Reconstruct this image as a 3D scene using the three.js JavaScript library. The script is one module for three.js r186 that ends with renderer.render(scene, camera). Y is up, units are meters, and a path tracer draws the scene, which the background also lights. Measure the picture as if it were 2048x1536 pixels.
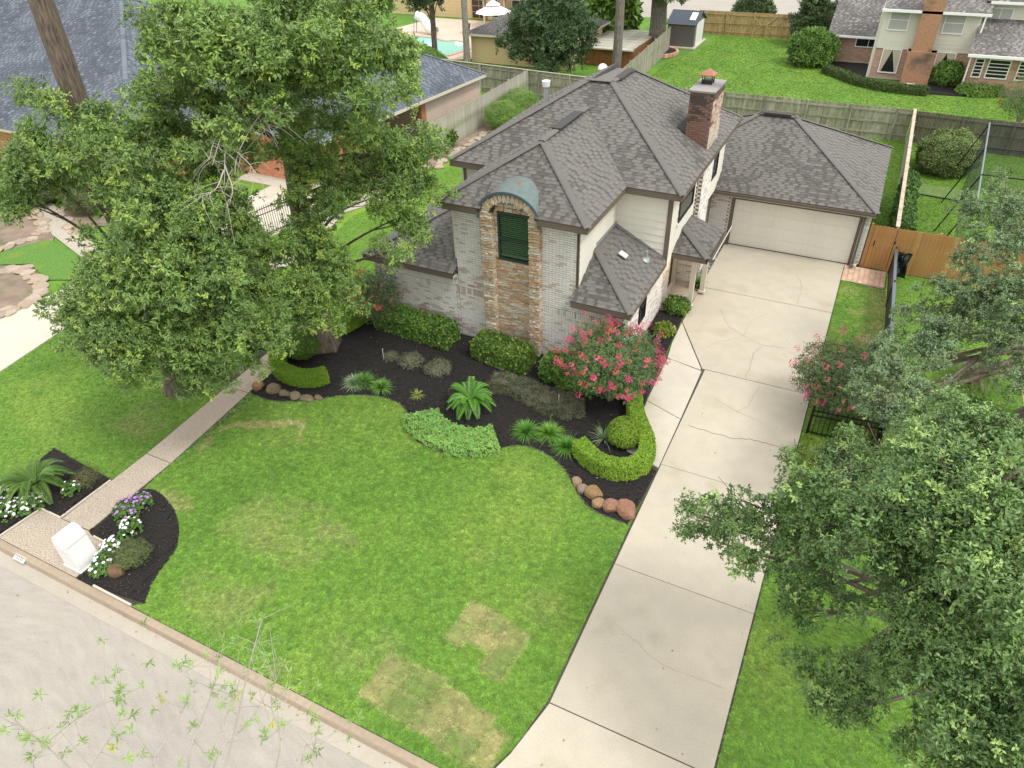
import * as THREE from 'three';
import { mergeGeometries } from 'three/addons/utils/BufferGeometryUtils.js';
import { ImprovedNoise } from 'three/addons/math/ImprovedNoise.js';

// ---------- camera, sky, sun, exposure ----------
const scene = new THREE.Scene();
const camera = new THREE.PerspectiveCamera(56.81, 4 / 3, 0.1, 2000);
camera.position.set(0, 14.04, 0);
camera.rotation.order = 'YXZ';
camera.rotation.set(THREE.MathUtils.degToRad(-37.09), THREE.MathUtils.degToRad(27.44), THREE.MathUtils.degToRad(-1.88));
const renderer = new THREE.WebGLRenderer({ antialias: true });
renderer.toneMapping = THREE.LinearToneMapping;
renderer.toneMappingExposure = 1.68;
renderer.shadowMap.enabled = true;
{ // overcast sky: bright zenith, dimmer horizon, a broad glow where the sun stands behind the cloud
  const W = 128, H = 64, d = new Float32Array(W * H * 4), s = new THREE.Vector3(0.66, 1.05, 0.16).normalize(), v = new THREE.Vector3();
  for (let j = 0; j < H; j++) for (let i = 0; i < W; i++) {
    const el = ((j + 0.5) / H - 0.5) * Math.PI, az = ((i + 0.5) / W - 0.5) * 2 * Math.PI;
    v.set(Math.cos(el) * Math.cos(az), Math.sin(el), Math.cos(el) * Math.sin(az));
    const k = el > 0 ? 0.7 + 0.5 * Math.sin(el) : 0.35, gl = 0.35 * Math.pow(Math.max(0, v.dot(s)), 6), o = (j * W + i) * 4;
    d[o] = k + gl; d[o + 1] = k * 0.995 + gl * 0.97; d[o + 2] = k * 0.985 + gl * 0.92; d[o + 3] = 1;
  }
  const t = new THREE.DataTexture(d, W, H, THREE.RGBAFormat, THREE.FloatType);
  t.mapping = THREE.EquirectangularReflectionMapping; t.magFilter = t.minFilter = THREE.LinearFilter; t.needsUpdate = true;
  scene.background = t; scene.environment = t;
}
const sun = new THREE.DirectionalLight(new THREE.Color().setRGB(1, 0.965, 0.9), 1.3);
sun.position.set(66 - 8, 105, 16 - 20); sun.target.position.set(-8, 0, -20);
sun.castShadow = true; sun.shadow.radius = 24; sun.shadow.mapSize.set(4096, 4096);
Object.assign(sun.shadow.camera, { left: -60, right: 60, top: 60, bottom: -60, near: 1, far: 320 });
scene.add(sun, sun.target);

// ---------- helpers ----------
const V = (x, y, z) => new THREE.Vector3(x, y, z);
let seed = 7;
const rnd = () => { seed = (seed + 0x6d2b79f5) | 0; let t = Math.imul(seed ^ (seed >>> 15), 1 | seed); t = (t + Math.imul(t ^ (t >>> 7), 61 | t)) ^ t; return ((t ^ (t >>> 14)) >>> 0) / 4294967296; };
const rr = (a, b) => a + (b - a) * rnd();
const pick = (a) => a[Math.floor(rnd() * a.length)];
const C = (r, g, b) => new THREE.Color().setRGB(r, g, b);
const PN = new ImprovedNoise();
const fbm = (x, y, z = 0, o = 4) => { let s = 0, a = 0.5; for (let i = 0; i < o; i++) { s += a * PN.noise(x, y, z + i * 7.3); x *= 2; y *= 2; a *= 0.5; } return s; };
const clamp = (x, a = 0, b = 1) => Math.min(b, Math.max(a, x));
const sstep = (a, b, x) => { const t = clamp((x - a) / (b - a)); return t * t * (3 - 2 * t); };
const CAM = camera.position;
const names = {};
function numbered(n) { names[n] = (names[n] ?? -1) + 1; return names[n] ? n + '_' + String(names[n]).padStart(3, '0') : n; }
function tag(o, label, category, group, kind) { o.userData = { label, category }; if (group) o.userData.group = group; if (kind) o.userData.kind = kind; return o; }
function thing(name, label, category, [x, y, z] = [0, 0, 0], turn = 0, group) {
  const o = new THREE.Group(); o.name = numbered(name); o.position.set(x, y, z); o.rotation.y = turn; scene.add(o); return tag(o, label, category, group);
}
function put(name, geo, mat, parent) { const m = new THREE.Mesh(geo, mat); m.name = parent ? name : numbered(name); m.castShadow = m.receiveShadow = true; (parent || scene).add(m); return m; }
function solo(name, geo, mat, label, category, group) { return tag(put(name, geo, mat), label, category, group); }
function struct(name, geo, mat, parent) { const m = put(name, geo, mat, parent); if (!parent) m.userData = { kind: 'structure' }; return m; }
function copyOf(o, label, [x, y, z], turn = 0, s = 1) { const c = o.clone(); c.name = numbered(o.name.replace(/_\d{3}$/, '')); c.userData = { ...o.userData, label }; c.position.set(x, y, z); c.rotation.y = turn; c.scale.setScalar(s); scene.add(c); return c; }
// geometry with uv in metres, laid along the dominant axis of each face
function muv(g) {
  const p = g.attributes.position, n = g.attributes.normal, u = new Float32Array(p.count * 2);
  for (let i = 0; i < p.count; i++) {
    const ax = Math.abs(n.getX(i)), ay = Math.abs(n.getY(i)), az = Math.abs(n.getZ(i));
    if (ay >= ax && ay >= az) { u[2 * i] = p.getX(i); u[2 * i + 1] = -p.getZ(i); } else if (ax > az) { u[2 * i] = p.getZ(i); u[2 * i + 1] = p.getY(i); } else { u[2 * i] = p.getX(i); u[2 * i + 1] = p.getY(i); }
  }
  g.setAttribute('uv', new THREE.BufferAttribute(u, 2)); return g;
}
const boxG = (sx, sy, sz, cx = 0, cy = 0, cz = 0) => muv(new THREE.BoxGeometry(sx, sy, sz).translate(cx, cy, cz));
// box from its two opposite corners
const span = (x0, y0, z0, x1, y1, z1) => boxG(Math.abs(x1 - x0), Math.abs(y1 - y0), Math.abs(z1 - z0), (x0 + x1) / 2, (y0 + y1) / 2, (z0 + z1) / 2);
function bevelBox(sx, sy, sz, b) {
  const s = new THREE.Shape(), x = sx / 2 - b, z = sz / 2 - b;
  s.moveTo(-x, -z); s.lineTo(x, -z); s.lineTo(x, z); s.lineTo(-x, z); s.closePath();
  return muv(new THREE.ExtrudeGeometry(s, { depth: sy - 2 * b, bevelThickness: b, bevelSize: b, bevelSegments: 1 }).rotateX(-Math.PI / 2).translate(0, b, 0));
}
function bar(a, b, r, r2 = r, seg = 6) { // round bar from a to b
  const d = V().subVectors(b, a), g = new THREE.CylinderGeometry(r2, r, d.length(), seg);
  return g.applyQuaternion(new THREE.Quaternion().setFromUnitVectors(V(0, 1, 0), d.clone().normalize())).translate((a.x + b.x) / 2, (a.y + b.y) / 2, (a.z + b.z) / 2);
}
function beam(a, b, w, h) { // square beam from a to b
  const d = V().subVectors(b, a), l = d.length(); d.normalize();
  const up = Math.abs(d.y) > 0.99 ? V(0, 0, 1) : V(0, 1, 0), s = V().crossVectors(up, d).normalize(), u = V().crossVectors(d, s);
  return muv(new THREE.BoxGeometry(w, h, l)).applyMatrix4(new THREE.Matrix4().makeBasis(s, u, d).setPosition((a.x + b.x) / 2, (a.y + b.y) / 2, (a.z + b.z) / 2));
}
function tube(pts, r0, r1, seg = 8, rad = 7) { // tapered tube through points
  const c = new THREE.CatmullRomCurve3(pts), g = new THREE.TubeGeometry(c, seg, 1, rad), p = g.attributes.position, q = V();
  for (let i = 0; i <= seg; i++) { c.getPointAt(i / seg, q); const r = r0 + (r1 - r0) * (i / seg); for (let j = 0; j <= rad; j++) { const k = i * (rad + 1) + j; if (!j) { const u = g.attributes.uv, L = c.getLength(); for (let m = 0; m <= rad; m++) u.setXY(i * (rad + 1) + m, (m / rad) * 6.283 * r0, (i / seg) * L); } p.setXYZ(k, q.x + (p.getX(k) - q.x) * r, q.y + (p.getY(k) - q.y) * r, q.z + (p.getZ(k) - q.z) * r); } }
  return g;
}
// flat sheet over a ground outline [[x, z], ...]
function sheet(pts, y = 0) { const s = new THREE.Shape(pts.map(([x, z]) => new THREE.Vector2(x, -z))); return muv(new THREE.ShapeGeometry(s, 6).rotateX(-Math.PI / 2).translate(0, y, 0)); }
function slab(pts, y0, y1) { const s = new THREE.Shape(pts.map(([x, z]) => new THREE.Vector2(x, -z))); return muv(new THREE.ExtrudeGeometry(s, { depth: y1 - y0, bevelEnabled: false }).rotateX(-Math.PI / 2).translate(0, y0, 0)); }
const rect = (x0, z0, x1, z1) => [[x0, z0], [x1, z0], [x1, z1], [x0, z1]];
function pairs(a) { const o = []; for (let i = 0; i < a.length; i += 2) o.push([a[i], a[i + 1]]); return o; }
function smooth(pts, n, closed) { return new THREE.CatmullRomCurve3(pts.map(([x, z]) => V(x, 0, z)), closed, 'centripetal').getSpacedPoints(n).map((p) => [p.x, p.z]); }
function inside(x, z, poly) { let c = false; for (let i = 0, j = poly.length - 1; i < poly.length; j = i++) { const [a, b] = poly[i], [d, e] = poly[j]; if (b > z !== e > z && x < ((d - a) * (z - b)) / (e - b) + a) c = !c; } return c; }
const bounds = (p) => [Math.min(...p.map((q) => q[0])), Math.max(...p.map((q) => q[0])), Math.min(...p.map((q) => q[1])), Math.max(...p.map((q) => q[1]))];
const merged = (a) => mergeGeometries(a.map((g) => { const h = g.index ? g.toNonIndexed() : g; for (const k of Object.keys(h.attributes)) if (!['position', 'normal', 'uv', 'color'].includes(k)) h.deleteAttribute(k); return h; }));
function paint(g, c) { const n = g.attributes.position.count, a = new Float32Array(n * 3); for (let i = 0; i < n; i++) c.toArray(a, i * 3); g.setAttribute('color', new THREE.BufferAttribute(a, 3)); return g; }

// ---------- procedural materials ----------
const toS = (x) => Math.round(255 * (x <= 0.0031308 ? 12.92 * x : 1.055 * Math.pow(Math.min(1, x), 1 / 2.4) - 0.055));
function texture(N, metres, fn) { // fn(x, y in metres) -> linear rgb or grey
  const d = new Uint8Array(N * N * 4);
  for (let j = 0; j < N; j++) for (let i = 0; i < N; i++) { let c = fn((i / N) * metres, (j / N) * metres); if (!c.length) c = [c, c, c]; const o = (j * N + i) * 4; d[o] = toS(clamp(c[0])); d[o + 1] = toS(clamp(c[1])); d[o + 2] = toS(clamp(c[2])); d[o + 3] = 255; }
  const t = new THREE.DataTexture(d, N, N); t.colorSpace = THREE.SRGBColorSpace; t.wrapS = t.wrapT = THREE.MirroredRepeatWrapping; t.magFilter = THREE.LinearFilter; t.minFilter = THREE.LinearMipmapLinearFilter; t.generateMipmaps = true; t.repeat.set(1 / metres, 1 / metres); t.needsUpdate = true; return t;
}
function dataMap(t) { const c = t.clone(); c.colorSpace = THREE.NoColorSpace; c.needsUpdate = true; return c; }
const std = (c, rough = 0.85, o = {}) => new THREE.MeshStandardMaterial({ color: c, roughness: rough, side: THREE.DoubleSide, ...o });
const T = {
  mottle: texture(512, 6, (x, y) => 0.84 + 0.3 * fbm(x * 0.5, y * 0.5, 1, 5) + 0.16 * fbm(x * 9, y * 9, 2, 3)),
  grain: texture(256, 1, (x, y) => 0.8 + 0.35 * fbm(x * 22, y * 22, 3, 3)),
  wood: texture(256, 2, (x, y) => 0.78 + 0.4 * fbm(x * 26, y * 1.1, 5, 4) + 0.12 * fbm(x * 3, y * 3, 1, 2)),
  fence: texture(512, 4, (x, y) => { const s = fbm(x * 14, y * 0.9, 6, 4), m = sstep(-0.05, 0.3, fbm(x * 1.2, y * 1.6, 9, 4)); const k = 0.72 + 0.6 * s; return [k * (1 - 0.28 * m), k * (1 - 0.2 * m), k * (1 - 0.36 * m)]; }),
  concrete: texture(1024, 12, (x, y) => { const a = fbm(x * 0.35, y * 0.35, 3, 5), b = fbm(x * 2.2, y * 2.2, 8, 4), c = fbm(x * 28, y * 28, 2, 2), s = sstep(0.1, 0.45, fbm(x * 0.8 + 4, y * 0.8, 14, 5)); const k = 0.88 + 0.12 * a + 0.1 * b + 0.15 * c - 0.09 * s; return [k, k * 0.985, k * 0.95 - 0.045 * s]; }),
  road: texture(1024, 14, (x, y) => { const a = fbm(x * 0.25, y * 0.8, 21, 5), b = fbm(x * 1.6, y * 3.4, 28, 4), c = fbm(x * 34, y * 34, 2, 2); const d = fbm(x * 1.2 + y * 2.2, y * 7 - x * 3, 5, 3); const k = 0.84 + 0.13 * a + 0.12 * b + 0.24 * c + 0.12 * d; return [k, k * 0.99, k * (0.97 - 0.05 * a)]; }),
  pebble: texture(512, 1.6, (x, y) => { const a = PN.noise(x * 30, y * 30, 1), b = PN.noise(x * 55, y * 55, 4), c = fbm(x * 1.4, y * 1.4, 9, 3); const k = 0.72 + 0.42 * a + 0.35 * b + 0.15 * c; return [k, k * (0.93 + 0.1 * b), k * (0.86 + 0.16 * b)]; }),
  mulch: texture(512, 2, (x, y) => { const k = 0.55 + 0.9 * fbm(x * 13, y * 26, 2, 4) + 0.5 * fbm(x * 40, y * 18, 7, 2); return [k, k * 0.92, k * 0.88]; }),
  dirt: texture(512, 5, (x, y) => { const k = 0.75 + 0.5 * fbm(x * 1.3, y * 1.3, 2, 5) + 0.25 * fbm(x * 15, y * 15, 7, 2), g = sstep(0.08, 0.35, fbm(x * 1.1 + 7, y * 1.1, 31, 4)); return [k * (1 - 0.35 * g), k * (1 - 0.08 * g), k * (1 - 0.4 * g)]; }),
  turf: texture(512, 5, (x, y) => { const a = fbm(x * 0.8, y * 0.8, 2, 4), b = fbm(x * 12, y * 12, 6, 3); const k = 0.8 + 0.55 * b, w = sstep(0.12, 0.5, a); return [k * (0.75 + 0.5 * w), k * (0.95 + 0.05 * w), k * 0.8]; }),
  bark: texture(256, 1.2, (x, y) => 0.62 + 0.9 * fbm(x * 16, y * 3.2, 4, 4)),
  shingle: texture(256, 1.5, (x, y) => 0.86 + 0.3 * fbm(x * 30, y * 30, 4, 2) + 0.22 * fbm(x * 1.5, y * 1.5, 9, 3)),
  stone: texture(256, 1.5, (x, y) => { const a = fbm(x * 2, y * 2, 6, 4), b = fbm(x * 12, y * 12, 2, 3), s = sstep(0.08, 0.35, fbm(x * 3 + 5, y * 3, 22, 3)), k = 0.8 + 0.5 * a + 0.35 * b; return [k * (1 - 0.45 * s), k * (1 - 0.38 * s), k * (1 - 0.3 * s)]; }),
  stain: texture(512, 9, (x, y) => 0.92 + 0.16 * fbm(x * 0.5, y * 0.5, 12, 4) + 0.06 * fbm(x * 8, y * 2, 1, 2)),
  soot: texture(512, 7, (x, y) => { const s = sstep(0, 0.28, fbm(x * 0.45 + 2, y * 0.45, 17, 5)), k = 0.85 + 0.3 * fbm(x * 7, y * 7, 3, 3); return [k * (1 - 0.72 * s), k * (1 - 0.62 * s), k * (1 - 0.5 * s)]; }),
};
const bump = (t, s) => ({ map: t, bumpMap: dataMap(t), bumpScale: s });
const M = {
  concrete: std(C(0.478, 0.438, 0.362), 0.85, bump(T.concrete, 0.006)),
  paleConcrete: std(C(0.55, 0.51, 0.44), 0.85, bump(T.concrete, 0.005)),
  road: std(C(0.375, 0.35, 0.31), 0.9, bump(T.road, 0.006)),
  gutterStrip: std(C(0.42, 0.385, 0.33), 0.88, bump(T.concrete, 0.004)),
  kerb: std(C(0.37, 0.295, 0.215), 0.85, bump(T.mottle, 0.006)),
  aggregate: std(C(0.5, 0.45, 0.385), 0.9, bump(T.pebble, 0.012)),
  mulch: std(C(0.021, 0.0185, 0.0175), 0.95, bump(T.mulch, 0.05)),
  dirt: std(C(0.27, 0.2, 0.15), 0.95, bump(T.dirt, 0.02)),
  turf: std(C(0.1, 0.19, 0.03), 0.95, bump(T.turf, 0.03)),
  farTurf: std(C(0.1, 0.245, 0.017), 0.95, bump(T.turf, 0.03)),
  soil: std(C(0.07, 0.06, 0.045), 0.95, { map: T.dirt }),
  joint: std(C(0.07, 0.062, 0.05), 0.95),
  cream: std(C(0.76, 0.735, 0.64), 0.6, { map: T.stain }),
  creamTrim: std(C(0.6, 0.555, 0.46), 0.6, { map: T.stain }),
  brown: std(C(0.15, 0.118, 0.09), 0.6, { map: T.mottle }),
  white: std(C(0.8, 0.8, 0.79), 0.5),
  paint: std(C(0.8, 0.8, 0.785), 0.55, { map: T.stain }),
  mortar: std(C(0.4, 0.365, 0.32), 0.95, { map: T.grain }),
  mortarPink: std(C(0.42, 0.31, 0.25), 0.95, { map: T.grain }),
  deck: std(C(0.05, 0.048, 0.046), 0.95),
  glass: new THREE.MeshPhysicalMaterial({ color: C(0.75, 0.85, 0.8), roughness: 0.03, transmission: 1, thickness: 0, ior: 1.45, side: THREE.DoubleSide }),
  dark: std(C(0.012, 0.013, 0.014), 0.35),
  black: std(C(0.014, 0.015, 0.017), 0.45),
  iron: std(C(0.012, 0.012, 0.013), 0.5, { metalness: 0.3 }),
  zinc: std(C(0.42, 0.43, 0.44), 0.45, { metalness: 0.6 }),
  patina: std(C(0.17, 0.176, 0.168), 0.7, { metalness: 0.1, map: texture(256, 2, (x, y) => { const r = sstep(0.05, 0.4, fbm(x * 2.2, y * 2.2, 3, 4)), k = 0.9 + 0.3 * fbm(x * 5, y * 5, 1, 3); return [k * (0.75 + 0.5 * r), k * (1 - 0.35 * r), k * (1 - 0.5 * r)]; }) }),
  bark: std(C(0.2, 0.155, 0.12), 0.95, bump(T.bark, 0.03)),
  paleBark: std(C(0.42, 0.37, 0.31), 0.9, bump(T.bark, 0.006)),
  twig: std(C(0.36, 0.33, 0.28), 0.9),
  fenceOld: std(C(0.27, 0.245, 0.185), 0.92, { map: T.fence }),
};
const tones = (base, list) => list.map((c) => { const m = base.clone(); m.color.copy(c); return m; });

// pieces one can pick apart: the 300 nearest become meshes of their own, the rest one joined part
class Pieces {
  constructor(name, base, cols) { this.name = name; this.base = base; this.cols = cols; this.mats = tones(base, cols); this.list = []; }
  add(geo, matrix, tone, parent) { const p = V().setFromMatrixPosition(matrix); this.list.push({ geo, matrix, tone, parent, d: p.distanceToSquared(CAM) }); }
  finish(home, most = 300) {
    this.list.sort((a, b) => a.d - b.d);
    const rest = [];
    this.list.forEach((p, i) => {
      if (i < most) { const m = put(this.name, p.geo, this.mats[p.tone], p.parent); m.applyMatrix4(p.parent === home || !p.parent.isMesh ? p.matrix : p.matrix); } else rest.push(paint((p.geo.index ? p.geo.toNonIndexed() : p.geo.clone()).applyMatrix4(p.matrix), this.cols[p.tone]));
    });
    if (rest.length) { const m = this.base.clone(); m.color.set(1, 1, 1); m.vertexColors = true; const r = put(this.name, merged(rest), m, home); r.userData.kind = 'stuff'; }
  }
}
const basis = (x, y, z, p) => new THREE.Matrix4().makeBasis(x, y, z).setPosition(p);

// ---------- the house ----------
const house = thing('brick_house', 'white brick two storey house with grey shingle roof, stone arch window and wide garage door', 'house');
const SH = [C(0.153, 0.145, 0.134), C(0.158, 0.15, 0.138), C(0.145, 0.137, 0.126), C(0.11, 0.104, 0.096), C(0.162, 0.154, 0.142), C(0.088, 0.081, 0.073)];
const shingleMat = std(C(0.12, 0.115, 0.11), 0.95, { map: T.shingle });
const wedges = {};
function wedge(w, e, t) {
  const key = w.toFixed(2) + e + t.toFixed(3);
  if (!wedges[key]) {
    const g = new THREE.BoxGeometry(w - 0.006, 1, e + 0.03).translate(0, 0.5, -(e + 0.03) / 2), p = g.attributes.position;
    for (let i = 0; i < p.count; i++) p.setY(i, p.getY(i) > 0.5 ? (p.getZ(i) > -0.01 ? t : 0.002) : -0.01);
    g.computeVertexNormals(); wedges[key] = muv(g);
  }
  return wedges[key];
}
function clip(poly, planes) { // keep the part of a 2D polygon inside a convex polygon (counter-clockwise)
  for (let i = 0; i < planes.length && poly.length; i++) {
    const [ax, ay] = planes[i], [bx, by] = planes[(i + 1) % planes.length], s = ([x, y]) => (bx - ax) * (y - ay) - (by - ay) * (x - ax), out = [];
    for (let j = 0; j < poly.length; j++) {
      const p = poly[j], q = poly[(j + 1) % poly.length], a = s(p), b = s(q);
      if (a >= 0) out.push(p);
      if (a >= 0 !== b >= 0) { const k = a / (a - b); out.push([p[0] + (q[0] - p[0]) * k, p[1] + (q[1] - p[1]) * k]); }
    }
    poly = out;
  }
  return poly;
}
const area = (p) => { let s = 0; for (let i = 0; i < p.length; i++) { const q = p[(i + 1) % p.length]; s += p[i][0] * q[1] - q[0] * p[i][1]; } return s / 2; };
function fan(P, h, hb) { // prism over a 2D polygon (x along, y upslope): top at h(y), down to hb; local axes x, n, -upslope
  const v = [], top = P.map(([x, y]) => [x, h(y), -y]), bot = P.map(([x, y]) => [x, hb, -y]);
  for (let i = 1; i < P.length - 1; i++) v.push(...top[0], ...top[i], ...top[i + 1], ...bot[0], ...bot[i + 1], ...bot[i]);
  for (let i = 0; i < P.length; i++) { const j = (i + 1) % P.length; v.push(...bot[i], ...bot[j], ...top[j], ...bot[i], ...top[j], ...top[i]); }
  const g = new THREE.BufferGeometry(); g.setAttribute('position', new THREE.Float32BufferAttribute(v, 3)); g.computeVertexNormals(); return muv(g);
}
function roofPlane(parent, pieces, pts, o = {}) { // first two points: the eave, seen from outside left to right
  const P = pts.map((p) => V(...p)), u = V().subVectors(P[1], P[0]).normalize(), w = V().subVectors(P[2], P[0]), n = V().crossVectors(u, w).normalize();
  if (n.y < 0) throw new Error('roof plane faces down');
  const v = V().crossVectors(n, u), z = v.clone().negate(), e = o.e || 0.132;
  let poly = P.map((p) => { const d = V().subVectors(p, P[0]); return [d.dot(u), d.dot(v)]; });
  if (area(poly) < 0) poly.reverse();
  const frame = basis(u, n, z, P[0]);
  const deck = put('roof', fan(poly, () => 0, -0.1).applyMatrix4(frame), o.deck || M.deck, parent);
  const xs = poly.map((p) => p[0]), x0 = Math.min(...xs), x1 = Math.max(...xs), y1 = Math.max(...poly.map((p) => p[1]));
  for (let r = 0, y = 0; y < y1; r++, y += e) {
    let x = x0 - rr(0, 0.5), alt = false;
    while (x < x1) {
      alt = !alt; const wd = alt ? pick([0.2, 0.25, 0.3]) : pick([0.1, 0.13]), t = alt ? 0.013 : 0.004;
      const q = [[x + 0.003, y], [x + wd - 0.003, y], [x + wd - 0.003, y + e + 0.02], [x + 0.003, y + e + 0.02]], c = clip(q, poly), a = c.length > 2 ? Math.abs(area(c)) : 0;
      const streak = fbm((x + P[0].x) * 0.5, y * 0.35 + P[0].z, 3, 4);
      let tone = t < 0.01 ? pick([3, 3, 5, 2]) : pick([0, 0, 1, 1, 2, 0, 4]);  // low tabs darker: the shadow beside raised tabs is put into their colour
      const st = streak - (n.z > 0.2 ? 0.16 : 0); if (st < -0.1 && rnd() < 0.75) tone = t < 0.01 ? 5 : pick(st < -0.22 ? [3, 3, 2, 5] : [2, 3, 2]);  // algae streaks, plus shade painted into the tones of front-facing slopes
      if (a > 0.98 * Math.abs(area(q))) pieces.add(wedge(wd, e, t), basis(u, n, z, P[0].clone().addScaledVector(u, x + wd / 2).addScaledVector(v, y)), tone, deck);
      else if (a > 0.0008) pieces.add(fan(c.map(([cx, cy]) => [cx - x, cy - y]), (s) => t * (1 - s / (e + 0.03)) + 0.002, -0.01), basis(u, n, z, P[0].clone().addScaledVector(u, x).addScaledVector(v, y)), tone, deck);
      x += wd;
    }
  }
  return deck;
}
const capG = (() => { const g = new THREE.CylinderGeometry(0.12, 0.135, 0.3, 6, 1, true, -Math.PI / 2, Math.PI).scale(1, 1, 0.27).rotateX(-Math.PI / 2); return muv(g.toNonIndexed()); })();
capG.computeVertexNormals();
function ridge(pieces, a, b, parent, step = 0.21) { // overlapping cap shingles along a hip or ridge, from low to high
  a = V(...a); b = V(...b); const d = V().subVectors(b, a), L = d.length(); d.normalize();
  const s = V().crossVectors(V(0, 1, 0), d).normalize(), u = V().crossVectors(d, s);
  for (let t = 0.1; t < L; t += step) pieces.add(capG, basis(s, u, d, a.clone().addScaledVector(d, t).addScaledVector(u, 0.0 + rr(0, 0.006))), pick([0, 1, 1, 4, 2]), parent);
}
const shingles = new Pieces('shingle', shingleMat, SH), caps = new Pieces('ridge_cap', shingleMat, SH.map((c) => c.clone().lerp(SH[0], 0.6).multiplyScalar(0.9)));
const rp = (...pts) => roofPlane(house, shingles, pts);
{
  const e = 5.15, E = -21.45;
  // main block
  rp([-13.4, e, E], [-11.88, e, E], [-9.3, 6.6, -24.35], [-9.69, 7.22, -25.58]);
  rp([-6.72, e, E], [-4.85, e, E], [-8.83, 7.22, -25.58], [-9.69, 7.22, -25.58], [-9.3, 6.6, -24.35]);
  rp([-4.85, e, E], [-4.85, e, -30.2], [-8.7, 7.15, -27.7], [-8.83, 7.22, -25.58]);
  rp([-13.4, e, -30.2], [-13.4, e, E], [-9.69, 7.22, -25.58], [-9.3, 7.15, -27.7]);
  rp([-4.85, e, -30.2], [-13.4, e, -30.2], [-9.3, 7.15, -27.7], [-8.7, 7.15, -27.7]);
  put('roof', fan([[0, 0], [1, 0], [0.87, 2.12], [0.27, 2.12]].map(([x, y]) => [x, y]), () => 0.01, -0.08).applyMatrix4(basis(V(1, 0, 0), V(0, 1, 0), V(0, 0, 1), V(-9.75, 7.19, -25.55))), shingles.mats[0], house);
  ridge(caps, [-4.87, e + 0.02, E - 0.02], [-8.83, 7.24, -25.58], house); ridge(caps, [-13.38, e + 0.02, E - 0.02], [-9.69, 7.24, -25.58], house);
  ridge(caps, [-9.69, 7.25, -25.56], [-8.8, 7.25, -25.56], house); ridge(caps, [-8.83, 7.24, -25.6], [-8.72, 7.19, -27.7], house); ridge(caps, [-4.9, e + 0.02, -30.15], [-8.7, 7.17, -27.7], house); ridge(caps, [-13.35, e + 0.02, -30.15], [-9.3, 7.17, -27.7], house);
  // front section
  const f = [-11.88, e, -18.05], r = [-6.72, e, -18.05], t = [-9.3, 6.6, -20.55], b = [-9.3, 6.6, -24.35];
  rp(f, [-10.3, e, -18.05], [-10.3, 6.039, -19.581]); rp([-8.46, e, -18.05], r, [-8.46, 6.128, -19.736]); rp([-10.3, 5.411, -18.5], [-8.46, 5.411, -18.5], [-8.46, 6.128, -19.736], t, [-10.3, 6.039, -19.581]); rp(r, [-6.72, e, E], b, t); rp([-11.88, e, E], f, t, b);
  ridge(caps, [-11.86, e + 0.02, -18.07], [-9.3, 6.62, -20.55], house); ridge(caps, [-6.74, e + 0.02, -18.07], [-9.3, 6.62, -20.55], house); ridge(caps, [-9.3, 6.63, -20.5], [-9.3, 6.63, -24.3], house);
  put('ridge_vent', merged([boxG(0.34, 0.03, 2.0, -9.3, 6.69, -22.6), boxG(0.3, 0.06, 1.96, -9.3, 6.66, -22.6)]), M.deck, house);
  put('ridge_vent', boxG(0.3, 0.05, 1.5, -8.77, 7.24, -26.75), M.deck, house);
  // right wing
  const w = 2.62;
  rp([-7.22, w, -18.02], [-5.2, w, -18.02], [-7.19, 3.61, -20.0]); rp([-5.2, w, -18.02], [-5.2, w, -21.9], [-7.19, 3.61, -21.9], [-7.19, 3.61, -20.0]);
  ridge(caps, [-5.22, w + 0.02, -18.04], [-7.17, 3.62, -19.98], house, 0.19);
  // left wing
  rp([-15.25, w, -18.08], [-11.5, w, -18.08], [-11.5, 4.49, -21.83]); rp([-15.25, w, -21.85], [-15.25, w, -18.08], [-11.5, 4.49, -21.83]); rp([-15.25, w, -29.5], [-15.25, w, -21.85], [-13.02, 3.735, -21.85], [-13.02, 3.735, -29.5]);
  ridge(caps, [-15.23, w + 0.02, -18.1], [-11.6, 4.45, -21.73], house);
  // garage
  const g = 2.5;
  rp([-5.6, g, -28.95], [0.95, g, -28.95], [-3.1, 4.53, -33], [-4.6, 4.53, -33], [-5.6, 4.03, -32]);
  rp([0.95, g, -28.95], [0.95, g, -37.05], [-3.1, 4.53, -33]); rp([-8.65, g, -37.05], [-8.65, g, -28.95], [-4.6, 4.53, -33]); rp([0.95, g, -37.05], [-8.65, g, -37.05], [-4.6, 4.53, -33], [-3.1, 4.53, -33]);
  ridge(caps, [0.93, g + 0.02, -28.97], [-3.1, 4.55, -33], house); ridge(caps, [0.93, g + 0.02, -37.03], [-3.1, 4.55, -33], house); ridge(caps, [-5.7, 4.0, -31.9], [-4.6, 4.55, -33], house); ridge(caps, [-8.6, g + 0.03, -37], [-4.6, 4.55, -33], house); ridge(caps, [-3.05, 4.56, -33], [-4.6, 4.56, -33], house);
  put('ridge_vent', merged([boxG(1.15, 0.03, 0.34, -3.85, 4.65, -33), boxG(1.1, 0.07, 0.3, -3.85, 4.6, -33)]), M.deck, house);
  // porch
  rp([-5.3, 2.5, -22.72], [-4.02, 2.5, -22.72], [-5.3, 2.92, -24.0]); rp([-4.02, 2.5, -22.72], [-4.02, 2.5, -25.2], [-5.3, 2.92, -25.2], [-5.3, 2.92, -24.0]);
  ridge(caps, [-4.04, 2.52, -22.74], [-5.28, 2.94, -23.98], house, 0.17);
}
shingles.finish(house); caps.finish(house);

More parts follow.
